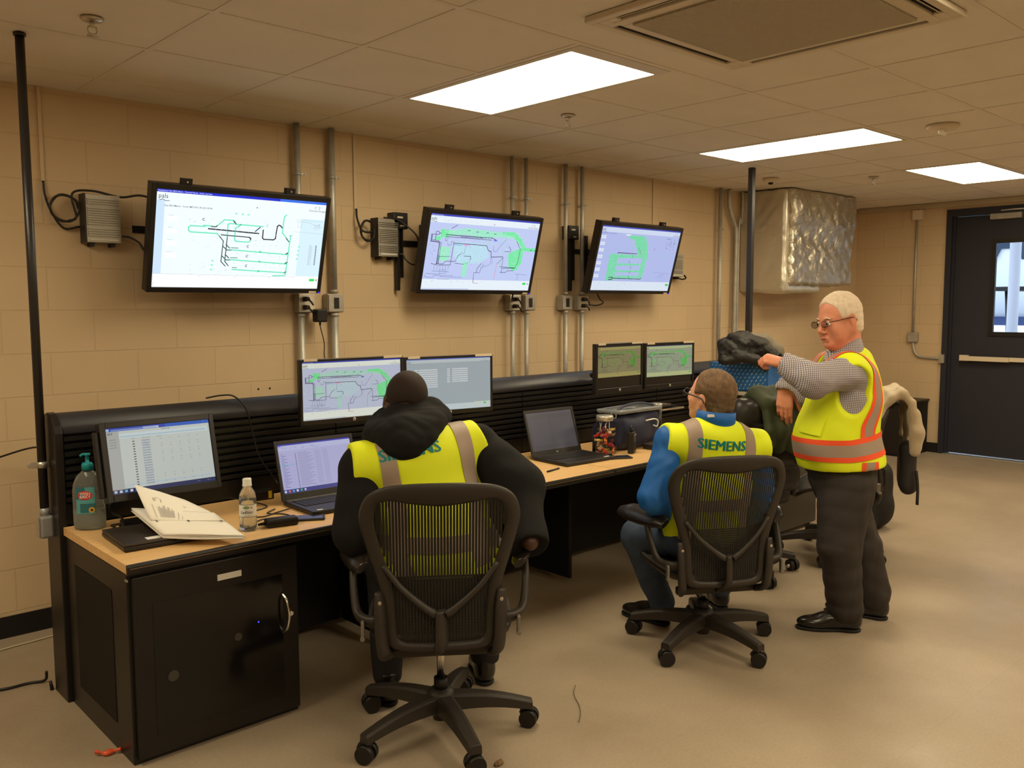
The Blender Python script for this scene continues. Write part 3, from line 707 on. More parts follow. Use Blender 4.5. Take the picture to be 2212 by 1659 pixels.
def scr_map(cv, g=1.0, dim=(1, 1, 1), detail=1):         # 1000 x 560 airport conveyor map
    def K(c): return tuple(int(min(255, c[i] * dim[i])) for i in range(3))
    BG = K((196, 208, 250)); BK = K((52, 48, 92)); GN = K((120, 240, 168)); G2 = K((160, 240, 205)); CY = K((190, 228, 246)); zb_ = 0 if dim[0] == 1 and dim[2] == 1 else .45; G2 = tuple(int(p * (1 - zb_) + q * zb_) for p, q in zip(G2, BG)); CY = tuple(int(p * (1 - zb_) + q * zb_) for p, q in zip(CY, BG)); WH = K((236, 246, 255)); GY = K((110, 118, 165))
    cv.rect(0, 0, 1000, 560, BG, g); cv.layer(); cv.rect(0, 0, 1000, 14, K((60, 72, 190)), g); cv.rect(0, 14, 1000, 62, WH, g); cv.rect(0, 482, 1000, 560, WH, g); cv.layer()
    # pale and green zones
    cv.b.face([cv.P(*p) for p in [(235, 196), (520, 200), (560, 300), (480, 350), (300, 360), (240, 300)]], glow(CY, g))
    for pts, c_ in (([(100, 130), (330, 90), (700, 110), (760, 92), (820, 120), (800, 150), (640, 140), (520, 150), (300, 140), (100, 175)], G2), ([(650, 98), (770, 96), (850, 150), (900, 214), (1000, 214), (1000, 242), (890, 240), (860, 215), (800, 160), (740, 128), (650, 116)], GN),
                     ([(770, 250), (880, 205), (882, 330), (850, 395), (800, 400), (760, 360), (740, 270)], GN), ([(112, 235), (205, 240), (200, 340), (112, 345)], G2), ([(60, 165), (110, 165), (108, 190), (60, 190)], GN),
                     ([(330, 340), (380, 350), (370, 460), (340, 460)], G2), ([(100, 110), (170, 110), (165, 170), (105, 170)], GN)):
        cv.b.face([cv.P(*p) for p in pts], glow(c_, g)); cv.l += .5
    cv.layer()
    cv.dots((650, 95, 890, 400), 520, 4, [GN, G2, BG, WH], g, 5); cv.dots((80, 95, 640, 205), 420, 4, [G2, BG, GN, CY, WH], g, 6); cv.dots((112, 210, 480, 360), 220, 4, [BG, WH, G2], g, 7); cv.dots((330, 350, 640, 460), 50, 4, [G2, CY], g, 8)
    w = 3.6
    cv.line([(30, 150), (30, 202), (96, 205), (105, 215), (105, 372)], w * 1.6, BK, g); cv.line([(30, 150), (88, 150), (96, 140), (110, 140)], w, BK, g); cv.line([(38, 158), (38, 192), (92, 195), (118, 210), (118, 365)], w, BK, g)
    cv.line([(64, 190), (64, 130), (84, 126), (96, 144)], w, BK, g); cv.line([(150, 148), (560, 152), (600, 166)], w * 1.5, BK, g); cv.line([(150, 162), (560, 168)], w, BK, g); cv.line([(280, 158), (480, 158)], w, BK, g)
    cv.line([(175, 210), (180, 225), (205, 220), (205, 196), (225, 196)], w * .8, GY, g); cv.line([(150, 160), (150, 190), (165, 194), (172, 160)], w, GY, g)
    cv.line([(222, 206), (520, 212), (545, 250), (572, 256), (582, 300), (690, 292)], w * 1.3, BK, g); cv.line([(226, 206), (224, 372), (120, 376)], w, BK, g); cv.line([(100, 366), (160, 366), (180, 344), (262, 344), (280, 300), (300, 286)], w, BK, g)
    for k in range(6): cv.line([(108, 300 + k * 11), (122, 310 + k * 11)], w * .8, BK, g); cv.line([(90 + k * 24, 372), (90 + k * 24, 410)], w * .6, GY, g)
    cv.line([(120, 310), (215, 308)], w * .8, BK, g); cv.line([(60, 366), (100, 372)], w, BK, g); cv.line([(262, 358), (340, 362)], w * .9, BK, g); cv.line([(76, 420), (220, 424)], w * .8, GY, g); cv.line([(140, 412), (190, 412), (192, 436), (140, 436)], w * .6, GY, g, True)
    cv.line([(332, 300), (392, 300), (398, 326)], w, BK, g); cv.line([(395, 305), (385, 345), (350, 360)], w * .6, GY, g)
    cv.line([(338, 216), (330, 280), (310, 286), (302, 270)], w * .7, GY, g); cv.line([(590, 210), (590, 250), (620, 256), (700, 150)], w * .7, GY, g); cv.line([(580, 300), (585, 350), (560, 366), (520, 380)], w * .7, GY, g); cv.line([(592, 300), (597, 350)], w * .6, GY, g)
    cv.line([(500, 352), (470, 390), (466, 425)], w, BK, g); cv.line([(520, 360), (500, 400), (498, 424), (445, 424), (450, 500)], w * .8, BK, g); cv.line([(450, 470), (452, 505), (500, 508)], w * .7, K((190, 60, 90)), g)
    cv.line([(800, 166), (848, 226), (846, 330), (826, 380), (700, 386)], w, BK, g); cv.line([(735, 210), (760, 240)], w, BK, g); cv.line([(700, 250), (760, 250)], w * .9, BK, g)
    cv.line([(648, 350), (695, 298), (700, 420)], w * .9, BK, g); cv.line([(644, 350), (640, 470)], w * .7, K((240, 100, 110)), g); cv.line([(680, 372), (820, 378)], w * 1.2, BK, g); cv.line([(690, 416), (740, 416), (760, 402), (815, 400)], w, BK, g)
    cv.line([(190, 100), (236, 50 + 22)], w, BK, g); cv.line([(232, 218), (300, 220)], 4, K((110, 150, 230)), g); cv.rect(310, 212, 372, 222, K((235, 170, 235)), g); cv.rect(580, 166, 615, 176, K((120, 130, 245)), g)
    for q in ((330, 104), (408, 110), (500, 112), (572, 116), (945, 228), (990, 230)): cv.rect(q[0], q[1], q[0] + 22, q[1] + 6, GY, g)
    cv.line([(30, 440), (140, 444), (150, 440)], w * .8, GY, g); cv.line([(20, 446), (20, 466), (90, 470), (100, 452), (260, 452)], w * .7, GY, g); cv.line([(150, 462), (340, 464)], w * .7, GY, g); cv.line([(130, 480), (230, 482)], w * .6, GY, g)
    cv.line([(840, 428), (960, 432)], w * .6, GY, g); cv.line([(868, 424), (866, 478)], w * .6, GY, g); cv.dots((20, 215, 90, 350), 28, 3.5, [GY], g, 11); cv.dots((100, 90, 900, 400), 120, 3.2, [GY, BG, WH], g, 12)
    draw_logo(cv, 8, 36, .9, K((60, 70, 90)), g); draw_airport(cv, 940, 46, .9, K((60, 70, 90)), g); cv.dots((90, 22, 560, 56), 34, 4, [K((190, 205, 225))], g, 13); cv.rect(560, 46, 567, 52, K((60, 60, 80)), g)
    cv.dots((20, 490, 600, 500), 14, 4, [K((150, 165, 190))], g, 14); cv.rect(930, 496, 962, 514, K((70, 220, 100)), g); cv.rect(975, 500, 986, 512, K((150, 160, 200)), g); cv.text('Viewport map overview', 8, 8, 10, K((220, 225, 250)), g); cv.rect(0, 552, 420, 556, K((150, 160, 235)), g)

def scr_rows(cv, g=1.0):          # third wall screen
    BG = (184, 196, 246); GN = (122, 228, 176); BK = (44, 40, 70); WH = (228, 240, 255)
    cv.rect(0, 0, 1000, 560, BG, g); cv.layer(); cv.rect(0, 0, 1000, 12, (64, 78, 190), g); cv.rect(0, 12, 1000, 54, (214, 226, 252), g); cv.rect(0, 478, 1000, 560, WH, g); cv.layer()
    for pts in ([(340, 72), (500, 66), (520, 140), (560, 220), (620, 330), (610, 420), (600, 445), (230, 462), (220, 430), (560, 425), (560, 392), (230, 400), (230, 385), (560, 372), (560, 330), (236, 340), (236, 320), (560, 316), (560, 262), (250, 272), (245, 238), (500, 240), (420, 110), (340, 92)],
                [(150, 240), (250, 236), (262, 470), (160, 474)], [(440, 66), (550, 72), (590, 140), (640, 260), (600, 300), (520, 240), (440, 110)]):
        cv.b.face([cv.P(*p) for p in pts], glow(GN, g)); cv.l += .5
    cv.layer(); cv.dots((160, 230, 640, 465), 900, 4.5, [GN, BG, (150, 236, 200), BG, (200, 215, 250)], g, 21); cv.dots((380, 66, 620, 230), 300, 4, [GN, BG, (170, 236, 210)], g, 22)
    cv.line([(240, 232), (250, 226), (480, 228)], 6, BK, g); cv.line([(520, 228), (528, 216), (486, 170)], 4, (150, 90, 170), g); cv.line([(232, 452), (590, 454), (604, 444)], 6, BK, g); cv.line([(195, 444), (238, 444)], 7, BK, g); cv.line([(195, 464), (238, 464)], 7, BK, g)
    for k, y in enumerate((256, 306, 352, 398, 438)): cv.text('C', 430 - (k == 1) * 30, y, 24, BK, g, bold=.01)
    cv.text('C', 690, 180, 22, BK, g)
    for k in range(7): cv.rect(14, 84 + k * 56, 66, 112 + k * 56, (236, 246, 255), g); 
    cv.layer()
    for k in range(7): cv.rect(38, 84 + k * 56, 42, 112 + k * 56, BG, g); cv.rect(14, 96 + k * 56, 66, 99 + k * 56, BG, g)
    cv.rect(300, 62, 360, 74, (236, 246, 255), g); cv.dots((830, 70, 950, 170), 38, 6, [(80, 84, 120), (110, 120, 160)], g, 23); cv.dots((780, 220, 900, 260), 18, 5, [GN], g, 24)
    cv.line([(760, 390), (960, 396)], 2, (130, 145, 200), g); cv.dots((770, 400, 960, 450), 50, 4, [(140, 155, 215)], g, 25); cv.text('East BDS Matrix - South (MCP-B14)', 10, 64, 12, (80, 85, 130), g)
    draw_logo(cv, 8, 32, .85, (70, 80, 110), g); draw_airport(cv, 950, 40, .8, (70, 80, 110), g); cv.rect(948, 494, 985, 512, (50, 200, 90), g); cv.dots((20, 486, 500, 545), 70, 6, [(214, 228, 250), (205, 220, 245)], g, 26)

def scr_table(cv, g=1.0):         # far right desk screen of the near pair
    BG = (178, 190, 196); cv.rect(0, 0, 1000, 640, BG, g); cv.layer(); cv.rect(0, 0, 1000, 12, (90, 110, 200), g); cv.rect(0, 12, 1000, 52, (206, 216, 218), g); cv.rect(0, 568, 1000, 640, (216, 228, 232), g); cv.rect(800, 560, 1000, 610, (222, 230, 205), g); cv.layer()
    for k in range(13):
        n = (0, 1) if k < 8 else (0,)
        cv.rect(96, 128 + k * 26, 130, 144 + k * 26, (224, 230, 232), g); cv.rect(140, 128 + k * 26, 360 if k < 9 else 250, 144 + k * 26, (224, 230, 232), g)
        if 1 in n and k < 7: cv.rect(470, 128 + k * 26, 506, 144 + k * 26, (224, 230, 232), g); cv.rect(530, 128 + k * 26, 720, 144 + k * 26, (224, 230, 232), g)
    cv.layer(); cv.dots((96, 128, 360, 360), 80, 4, [BG], g, 31); cv.dots((470, 128, 720, 300), 60, 4, [BG], g, 32)
    draw_logo(cv, 8, 34, .9, (110, 120, 130), g); draw_airport(cv, 930, 44, .9, (110, 120, 130), g); cv.rect(912, 572, 944, 592, (80, 220, 110), g); cv.dots((300, 575, 480, 630), 50, 5, [(200, 214, 224)], g, 33)

def scr_report(cv, g=1.0):        # monitor at the left end
    cv.rect(0, 0, 1000, 640, (214, 222, 216), g); cv.layer(); cv.rect(0, 0, 1000, 34, (30, 66, 190), g); cv.rect(560, 0, 1000, 34, (66, 120, 220), g); cv.rect(0, 34, 120, 600, (186, 190, 186), g); cv.rect(120, 60, 980, 110, (222, 236, 240), g); cv.rect(130, 86, 960, 98, (176, 206, 220), g); cv.rect(0, 598, 1000, 640, (28, 44, 100), g)
    cv.rect(130, 560, 960, 572, (196, 214, 230), g); cv.layer(); cv.rect(4, 6, 34, 32, (170, 210, 240), g); cv.rect(50, 16, 470, 32, (120, 150, 220), g); cv.rect(350, 12, 500, 32, (200, 214, 240), g)
    cv.text('BCF', 20, 58, 26, (40, 60, 90), g, bold=.02); cv.text('System Log', 560, 48, 17, (70, 70, 60), g, align='CENTER', bold=.01); cv.text('Start of period', 330, 118, 13, (60, 66, 70), g)
    for k, t_ in enumerate(('Show', '', 'Allowed')): cv.text(t_, (232, 0, 470)[k], 118, 13, (60, 66, 70), g)
    for k in range(4): cv.rect(26, 112 + k * 26, 90, 117 + k * 26, (130, 136, 136), g)
    for k in range(18):
        y = 142 + k * 25; cv.rect(236, y, 256, y + 9, (60, 66, 66), g); cv.rect(322, y - 4, 400, y + 10, (172, 184, 196), g)
        for c_ in (500, 590, 680, 770, 860):
            if not (9 < k < 13) and (k + c_) % 3: cv.rect(c_, y, c_ + 16, y + 4, (150, 158, 158), g)
    cv.dots((322, 142, 400, 580), 80, 5, [(150, 164, 180), (196, 204, 210)], g, 41); cv.rect(940, 8, 946, 14, (220, 230, 250), g)
    for k in range(5): cv.rect(20 + k * 48, 606, 46 + k * 48, 630, [(200, 220, 230), (220, 225, 230), (120, 190, 230), (240, 240, 240), (90, 130, 200)][k], g)
    cv.dots((800, 612, 980, 622), 14, 4, [(180, 190, 210)], g, 42)

def scr_files(cv, g=1.0):         # hooded man's laptop
    cv.rect(0, 0, 1000, 600, (186, 186, 232), g); cv.layer(); cv.rect(0, 0, 1000, 20, (56, 60, 170), g); cv.rect(0, 552, 1000, 600, (48, 56, 140), g); cv.rect(0, 20, 1000, 82, (196, 200, 240), g); cv.rect(0, 8, 44, 40, (30, 66, 180), g); cv.layer()
    cv.dots((50, 30, 560, 70), 34, 8, [(140, 150, 215), (160, 168, 220)], g, 51); cv.rect(218, 120, 226, 545, (120, 124, 160), g); cv.rect(10, 246, 216, 262, (160, 190, 226), g)
    for k in range(21): cv.rect(30, 122 + k * 20, 60 + (k * 37 % 70), 128 + k * 20, (120, 124, 176), g); cv.rect(250, 118 + k * 20, 380 + (k * 53 % 90), 124 + k * 20, (150, 150, 190), g); cv.rect(480, 118 + k * 20, 560, 124 + k * 20, (164, 164, 204), g); cv.rect(590, 118 + k * 20, 660, 124 + k * 20, (164, 164, 204), g)
    for k in range(6): cv.rect(14 + k * 52, 562, 40 + k * 52, 588, [(220, 230, 250), (230, 110, 80), (90, 170, 230), (230, 230, 240), (80, 180, 120), (200, 200, 220)][k], g)

def scr_dark(cv, g=1.0):
    cv.rect(0, 0, 1000, 600, (66, 62, 66), g); cv.layer(); cv.rect(0, 0, 1000, 40, (72, 68, 74), g); cv.rect(60, 110, 460, 520, (70, 66, 72), g); cv.rect(500, 110, 940, 520, (69, 66, 70), g); cv.layer(); cv.dots((80, 120, 420, 480), 30, 8, [(80, 76, 80)], g, 61)

# ------------------------------------------------ placing flat panels from their corners
def quad_place(TL_, TR_, BR_, BL_, y, yaw=0.0, tilt=0.0):
    """yaw/tilt in degrees; returns bottom centre, width, height"""
    bl = aty(*BL_, y); dx = Vector((math.cos(R(yaw)), math.sin(R(yaw)), 0)); nn_ = Vector((-math.sin(R(yaw)), math.cos(R(yaw)), 0))
    up = (Vector((0, 0, 1)) * math.cos(R(tilt)) - nn_ * math.sin(R(tilt))); n = dx.cross(up)
    def hit(p): v = ray(*p); o = Vector((0, 0, CZ)); return o + v * ((bl - o).dot(n) / v.dot(n))
    br, tl, tr = hit(BR_), hit(TL_), hit(TR_)
    w = ((br - bl).dot(dx) + (tr - tl).dot(dx)) / 2; h = ((tl - bl).dot(up) + (tr - br).dot(up)) / 2
    x0 = ((bl - bl).dot(dx) + (tl - bl).dot(dx)) / 2
    return bl + dx * (x0 + w / 2), w, h

def panel_shell(w, h, th, bez, m, bevel=.004, lip=.004):
    """housing with a recessed screen; front face at y=0 looking to -Y"""
    l, r, t, bo = bez; f = B()
    f.box2((-w / 2, 0.004, 0), (w / 2, th, h)); y0 = -lip
    f.box2((-w / 2, y0, 0), (-w / 2 + l, .004, h)); f.box2((w / 2 - r, y0, 0), (w / 2, .004, h)); f.box2((-w / 2 + l, y0, 0), (w / 2 - r, .004, bo)); f.box2((-w / 2 + l, y0, h - t), (w / 2 - r, .004, h))
    return f

m_bezel = mat('screen_bezel', srgb(30, 27, 28), rough=0.32, spec=0.5)
def wall_tv(corners, draw, label, W_=1000, H_=560, g=1.0):
    c, w, h = quad_place(*corners, 4.36, 0, 15.1); c.x += .006
    e = empty('wall_tv', (c.x, YW, c.z), 0, label, 'television', 'wall mounted flat screens')
    dy = c.y - YW; M = Matrix.Translation((0, dy, 0)) @ Matrix.Rotation(R(15.1), 4, 'X')
    def put(o): o.matrix_local = M; return o
    bz = (.024, .022, .028, .026)
    hs = put(panel_shell(w, h, .06, bz, m_bezel).build('housing', m_bezel, e, bevel=.003))
    cv = Canvas(w - bz[0] - bz[1], h - bz[2] - bz[3], W_, H_, y=.0025); draw(cv, g)
    s = cv.build(e); s.matrix_local = M @ Matrix.Translation(((bz[0] - bz[1]) / 2, 0, bz[3]))
    f = B(); f.box2((w / 2 - .075, -.0055, .003), (w / 2 - .03, -.004, .013)); put(f.build('brand_tag', m_beige, e))
    put(B().box2((w / 2 - .016, -.006, .002), (w / 2 - .006, -.0035, .008)).build('power_light', glow((40, 40, 255), 2.5), e))
    for q in (-.31, .245):
        k = B(); k.box2((q - .026, .012, h - .002), (q + .026, .018, h + .03)); k.box2((q - .026, .018, h), (q - .02, .04, h + .028)); k.box2((q + .02, .018, h), (q + .026, .04, h + .028)); k.cyl((q, .006, h + .013), (q, .013, h + .013), .0045, m=m_chrome, seg=10)
        put(k.build('hanging_clip', m_black, e))
    f = B(); f.box2((-.30, -.01, .10), (-.26, -.001, .44)); f.box2((.20, -.01, .10), (.24, -.001, .44)); f.box2((-.46, -.012, .30), (.40, -.001, .335))
    f.box2((-.30, dy + .09, .30), (-.26, -.01, .335)); f.box2((.20, dy + .09, .30), (.24, -.01, .335)); f.build('wall_bracket', m_black, e)
    return e, w, h
tv1, tvw, tvh = wall_tv([(327, 391), (714, 430), (688, 634), (312, 631)], scr_matrix, 'leftmost wall television with a white conveyor matrix diagram', g=1.04)
tv2, _, _ = wall_tv([(923, 450), (1173, 474), (1142, 639), (900, 634)], lambda c_, g: scr_map(c_, g), 'middle wall television with lilac screen and green airport map', g=.95)
tv3, _, _ = wall_tv([(1297, 480), (1475, 494), (1443, 639), (1268, 634)], scr_rows, 'rightmost wall television with lilac screen and green rows', g=.88)
for tv, q in ((tv2, -.50), (tv3, -.49)):
    f = B(); f.box2((q - .045, -.075, .40), (q + .06, -.002, .50), bev=.004); f.box2((q - .006, -.05, .02), (q + .012, -.02, .40)); f.box2((q + .03, -.05, .1), (q + .04, -.02, .40)); f.build('mount_arm', m_black, tv)
    B().box2((q - .02, -.077, .465), (q + .02, -.0755, .475)).build('mount_label', m_beige, tv); B().box2((q, -.077, .415), (q + .03, -.0755, .422)).build('mount_label', m_beige, tv)

def monitor(corners, y, yaw, tilt, draw, label, bez=(.012, .012, .012, .022), H_=560, g=1.0, foot=None, arm=True, logo=True, tags=True, grp='desk monitors', th=.028):
    c, w, h = quad_place(*corners, y, yaw, tilt)
    zb = DZ if foot else c.z
    e = empty('computer_monitor', (c.x, c.y, zb), R(yaw), label, 'monitor', grp)
    M = Matrix.Translation((0, 0, c.z - zb)) @ Matrix.Rotation(R(tilt), 4, 'X')
    def put(o): o.matrix_local = M; return o
    put(panel_shell(w, h, th, bez, m_bezel, lip=.002).build('housing', m_bezel, e, bevel=.002))
    cv = Canvas(w - bez[0] - bez[1], h - bez[2] - bez[3], 1000, H_, y=.003); draw(cv, g)
    s = cv.build(e); s.matrix_local = M @ Matrix.Translation((0, 0, bez[3]))
    if logo:
        f = B(); f.lathe([(.0078, 0), (.0078, .001), (0, .001)], seg=20); o = f.build('round_logo', mat('logo_silver', (.55, .55, .5), rough=.4), e); o.matrix_local = M @ Matrix.Translation((0, -.002, bez[3] / 2)) @ Matrix.Rotation(R(90), 4, 'X')
        f = B(); f.text('hp', .012, lambda a, b_: (a - .006, -.0035, b_ + bez[3] / 2), m=m_bezel, bold=.01); put(f.build('logo_letters', None, e))
    if tags:
        for q0, q1 in ((.02, .085), (w - .105, w - .005)): put(B().box2((-w / 2 + q0, -.003, h - .009), (-w / 2 + q1, .001, h + .003)).build('asset_label', mat('asset_label', (.66, .58, .46), rough=.6), e))
    if foot:
        f = B(); f.box2((-.05, .11, .012), (.05, .135, c.z - zb + .14), bev=.01); f.build('stand_neck', m_bezel, e)
        f = B(); f.prism([(-.14, .06), (-.12, .03), (.12, .03), (.14, .06), (.12, .19), (-.12, .19)], 0.0005, .014); f.build('stand_base', m_bezel, e, bevel=.004)
    elif arm:
        f = B(); yy = 3.63 - c.y
        f.box2((-.05, .02, h / 2 - .05), (.05, .04, h / 2 + .05)); f.tube([(0, .03, h / 2), (.02, max(.05, yy * .5), h / 2 - .02), (0.0, yy, h / 2 - .06)], .016, smooth=3); f.build('monitor_arm', m_black, e)
    return e, c, w, h
mon1 = monitor([(215, 921), (462, 898), (478, 1062), (232, 1088)], 3.36, 0, -13, scr_report, 'black monitor at the left end of the desk showing a report table', bez=(.022, .018, .022, .028), H_=640, g=.62, foot=True, logo=False, tags=False, th=.045)
f = B(); c, w, h = mon1[1:]; f.box2((-w / 2 - .02, .01, .02), (-w / 2 - .002, .035, h - .03), bev=.004); o = f.build('speaker_bar', m_black, mon1[0]); o.matrix_local = Matrix.Translation((0, 0, c.z - DZ)) @ Matrix.Rotation(R(-13), 4, 'X')
mon2 = monitor([(647, 782), (870, 769), (871, 905), (650, 921)], 3.46, -4.0, 0, lambda c_, g: scr_map(c_, g, (1.0, .98, .90)), 'left monitor of the near pair, with green airport map, beside the bald head', H_=560, g=.74)
mon3 = monitor([(873, 771), (1065, 768), (1063, 889), (875, 902)], 3.50, -10, 0, scr_table, 'right monitor of the near pair, with pale tables on grey', H_=640, g=.66)
DM = (.76, .68, .40)
mon4 = monitor([(1288, 745), (1389, 741), (1387, 846), (1286, 853)], 3.40, 0, 0, lambda c_, g: scr_map(c_, g, DM), 'left monitor of the far pair, dim olive map screen', H_=760, g=.62, bez=(.018, .014, .018, .03))
mon5 = monitor([(1394, 741), (1500, 739), (1498, 833), (1392, 841)], 3.40, -5, 0, lambda c_, g: scr_map(c_, g, (.80, .80, .56)), 'right monitor of the far pair, paler green map screen', H_=700, g=.72, bez=(.016, .016, .018, .024))

# ------------------------------------------------ laptops
m_lap = mat('laptop_black', srgb(34, 32, 32), rough=0.4, spec=0.45); m_key = mat('laptop_keys', srgb(22, 21, 22), rough=.5)
def laptop(loc, yaw, w, d, h, open_deg, draw, label, H_=600, g=1.0, silver=False, grp='laptops on the desk'):
    e = empty('laptop', loc, R(yaw), label, 'laptop', grp)      # origin: hinge centre on the desk, front towards -Y
    B().box2((-w / 2, -d, .002), (w / 2, 0, .020), bev=.004).build('base', m_lap, e)
    f = B(); rows = 5; cols = 14; kw = (w - .05) / cols; kd = (d * .45) / rows
    for i in range(cols):
        for j in range(rows): f.box2((-w / 2 + .025 + i * kw + .001, -.035 - (j + 1) * kd + .001, .0198), (-w / 2 + .025 + (i + 1) * kw - .0015, -.035 - j * kd - .0015, .0222))
    f.build('keys', m_key, e)
    B().box2((-.05, -d + .02, .0199), (.045, -d * .55 - .01, .0205)).build('touchpad', m_black, e)
    if silver: B().box2((-w / 2 + .01, -.028, .0195), (w / 2 - .01, -.006, .0208)).build('hinge_strip', mat('grey_strip', srgb(100, 98, 92), rough=.45, metal=.4), e)
    B().box2((w / 2 - .075 if not silver else -w / 2 + .03, -d + .012, .02), (w / 2 - .04 if not silver else -w / 2 + .055, -d + .024, .0206)).build('palm_sticker', mat('sticker_white', (.75, .75, .72), rough=.5), e)
    M = Matrix.Translation((0, .004, .016)) @ Matrix.Rotation(R(-(open_deg - 90)), 4, 'X')
    bz = (.014, .014, .016, .03)
    lid = panel_shell(w, h, .009, bz, m_lap, lip=.001).build('lid', m_lap, e, bevel=.0015); lid.matrix_local = M
    cv = Canvas(w - bz[0] - bz[1], h - bz[2] - bz[3], 1000, H_, y=.0035); draw(cv, g); s = cv.build(e); s.matrix_local = M @ Matrix.Translation((0, 0, bz[3]))
    if not silver:
        f = B(); f.text('hp', .012, lambda a, b_: (a - .006, -.0018, b_ + .014), m=mat('logo_silver', (.5, .5, .5)), bold=.01); o = f.build('logo_letters', None, e); o.matrix_local = M
    return e
lap1 = laptop((1.975, 3.37, DZ), -2, .385, .265, .262, 106, scr_files, 'open laptop with lilac file list left of the hooded man', g=.70, silver=True)
lap2 = laptop((3.50, 3.405, DZ), -3, .375, .27, .262, 108, scr_dark, 'open laptop with dark screen right of the hooded man', g=1.0)
# ================================================================== THINGS ON THE LONG WALL
def conduit(pts, r, label, straps=(), grp='steel conduits on the block wall'):
    o0 = Vector(pts[-1]); e = empty('electrical_conduit', o0, 0, label, 'conduit', grp)
    P_ = [Vector(p) - o0 for p in pts]
    B().tube(P_, r, seg=14, smooth=5 if len(P_) > 2 else 1).build('pipe', m_galv, e)
    for x, z in straps:
        f = B(); f.cyl((x - o0.x, 0, z - o0.z - .008), (x - o0.x, 0, z - o0.z + .008), r + .003, seg=14); f.box2((x - o0.x + r, -.004, z - o0.z - .006), (x - o0.x + r + .028, .004, z - o0.z + .006)); f.cyl((x - o0.x + r + .022, -.012, z - o0.z), (x - o0.x + r + .022, .02, z - o0.z), .004, seg=8)
        f.build('strap', m_galv, e)
    return e
CYY = 4.525; ZB = 1.571
COND = [(2.535, 'steel conduit rising behind the right end of the leftmost television', .018), (2.757, 'steel conduit just right of the leftmost television', .0195), (4.190, 'thin steel conduit behind the middle television', .0135), (4.325, 'thin steel conduit at the right end of the middle television', .0135),
        (4.727, 'left steel conduit of the pair between middle and right televisions', .0155), (4.905, 'right steel conduit of the pair between middle and right televisions', .0155)]
for x, lb, r in COND:
    e = empty('electrical_conduit', (x, CYY, .7), 0, lb, 'conduit', 'steel conduits on the block wall')
    B().cyl((0, 0, 0), (0, 0, ZB - .058 - .7), r * 1.12, seg=16).build('lower_pipe', m_galv, e)
    B().cyl((0, 0, ZB + .058 - .7), (0, 0, CH - .7 - .003), r, seg=16).build('upper_pipe', m_galv, e)
    for zz, nm in ((ZB - .078 - .7, 'coupling'), (ZB + .060 - .7, 'coupling')): B().cyl((0, 0, zz), (0, 0, zz + .018), r + .005, seg=12).build(nm, m_box, e)
    f = B(); z = 2.30 - .7; f.cyl((0, 0, z - .008), (0, 0, z + .008), r + .003, seg=14); f.box2((r, -.004, z - .006), (r + .03, .004, z + .006)); f.cyl((r + .022, -.014, z), (r + .022, .03, z), .004, seg=8); f.build('strap', m_galv, e)
conduit([(6.71, CYY, CH - .003), (6.71, CYY, .7)], .018, 'steel conduit left of the bent one before the foil duct', [(6.71, 2.22)])
conduit([(6.845, CYY, CH - .003), (6.845, CYY, 2.46), (6.87, CYY, 2.38), (6.94, CYY, 2.27), (6.965, CYY, 2.2), (6.965, CYY, 1.9), (6.955, CYY, .7)], .018, 'bent steel conduit swinging towards the foil duct', [])
conduit([(7.06, CYY + .0, CH - .003), (7.06, CYY, 2.40), (7.04, CYY, 2.28), (7.005, CYY, 2.2), (7.005, CYY, .7)], .012, 'slim steel conduit right beside the foil duct', [])

def plug(parent, x, z, y=-.055):
    f = B(); f.cyl((x, y + .02, z), (x, y - .028, z), .016, .012, seg=14); f.tube([(x, y - .02, z), (x + .01, y - .035, z - .012), (x + .03, y - .03, z - .035)], .005, smooth=3); f.build('plug', m_black, parent)
def wbox(x, label, kind):
    e = empty('outlet_box' if kind != 'window' else 'wall_control_box', (x, YW, ZB), 0, label, 'electrical box', 'grey electrical boxes below the televisions')
    s_ = .055
    f = B(); f.box2((-s_, -.062, -s_), (s_, -.001, s_), bev=.008); f.build('box', m_box, e)
    f = B()
    if kind == 'window':
        f.box2((-s_ + .004, -.068, -s_ + .004), (s_ - .004, -.0625, s_ - .004), bev=.003); f.build('cover', m_box, e)
        B().box2((-.017, -.070, -.032), (.017, -.0683, .032)).build('window', m_black, e)
    else:
        f.box2((-s_ + .003, -.066, -s_ + .003), (s_ - .003, -.0625, s_ - .003), bev=.002); f.build('cover', m_alu, e)
        for a in (-.024, .024):
            f = B(); f.cyl((a, -.0665, .024), (a, -.069, .024), .017, seg=20); f.cyl((a, -.0665, -.024), (a, -.069, -.024), .017, seg=20); f.build('receptacle', m_beige if kind == 'outlet' else m_box, e)
        for a in ((-.02, .024), (-.02, -.024)): plug(e, a[0], a[1], -.085)
    return e
bx1 = wbox(2.565, 'outlet box with black plugs and adapter under the leftmost television', 'outlet')
wbox(2.757, 'grey box with dark window right of the first outlet box', 'window')
wbox(4.200, 'outlet box with two black plugs under the middle television', 'outlet')
wbox(4.345, 'grey box with dark window under the right end of the middle television', 'window')
wbox(4.727, 'grey box with dark window on the conduit between the televisions', 'window')
wbox(4.905, 'outlet box with plugs under the left edge of the right television', 'outlet')
ad = empty('power_adapter', (2.625, 4.47, 1.50), 0, 'black power adapter hanging below the first outlet box', 'power adapter')
B().box2((-.034, -.03, -.038), (.034, .03, .038), bev=.008).build('body', m_black, ad)
f = B(); f.tube([(0, 0, -.036), (0, -.0, -.06), (.03, .01, -.16), (.035, .02, -.24), (.07, .03, -.34), (.09, .03, -.43)], .0028, smooth=5); f.tube([(0, 0, -.036), (0, 0, -.055)], .006, smooth=1); f.build('cord', m_black, ad)

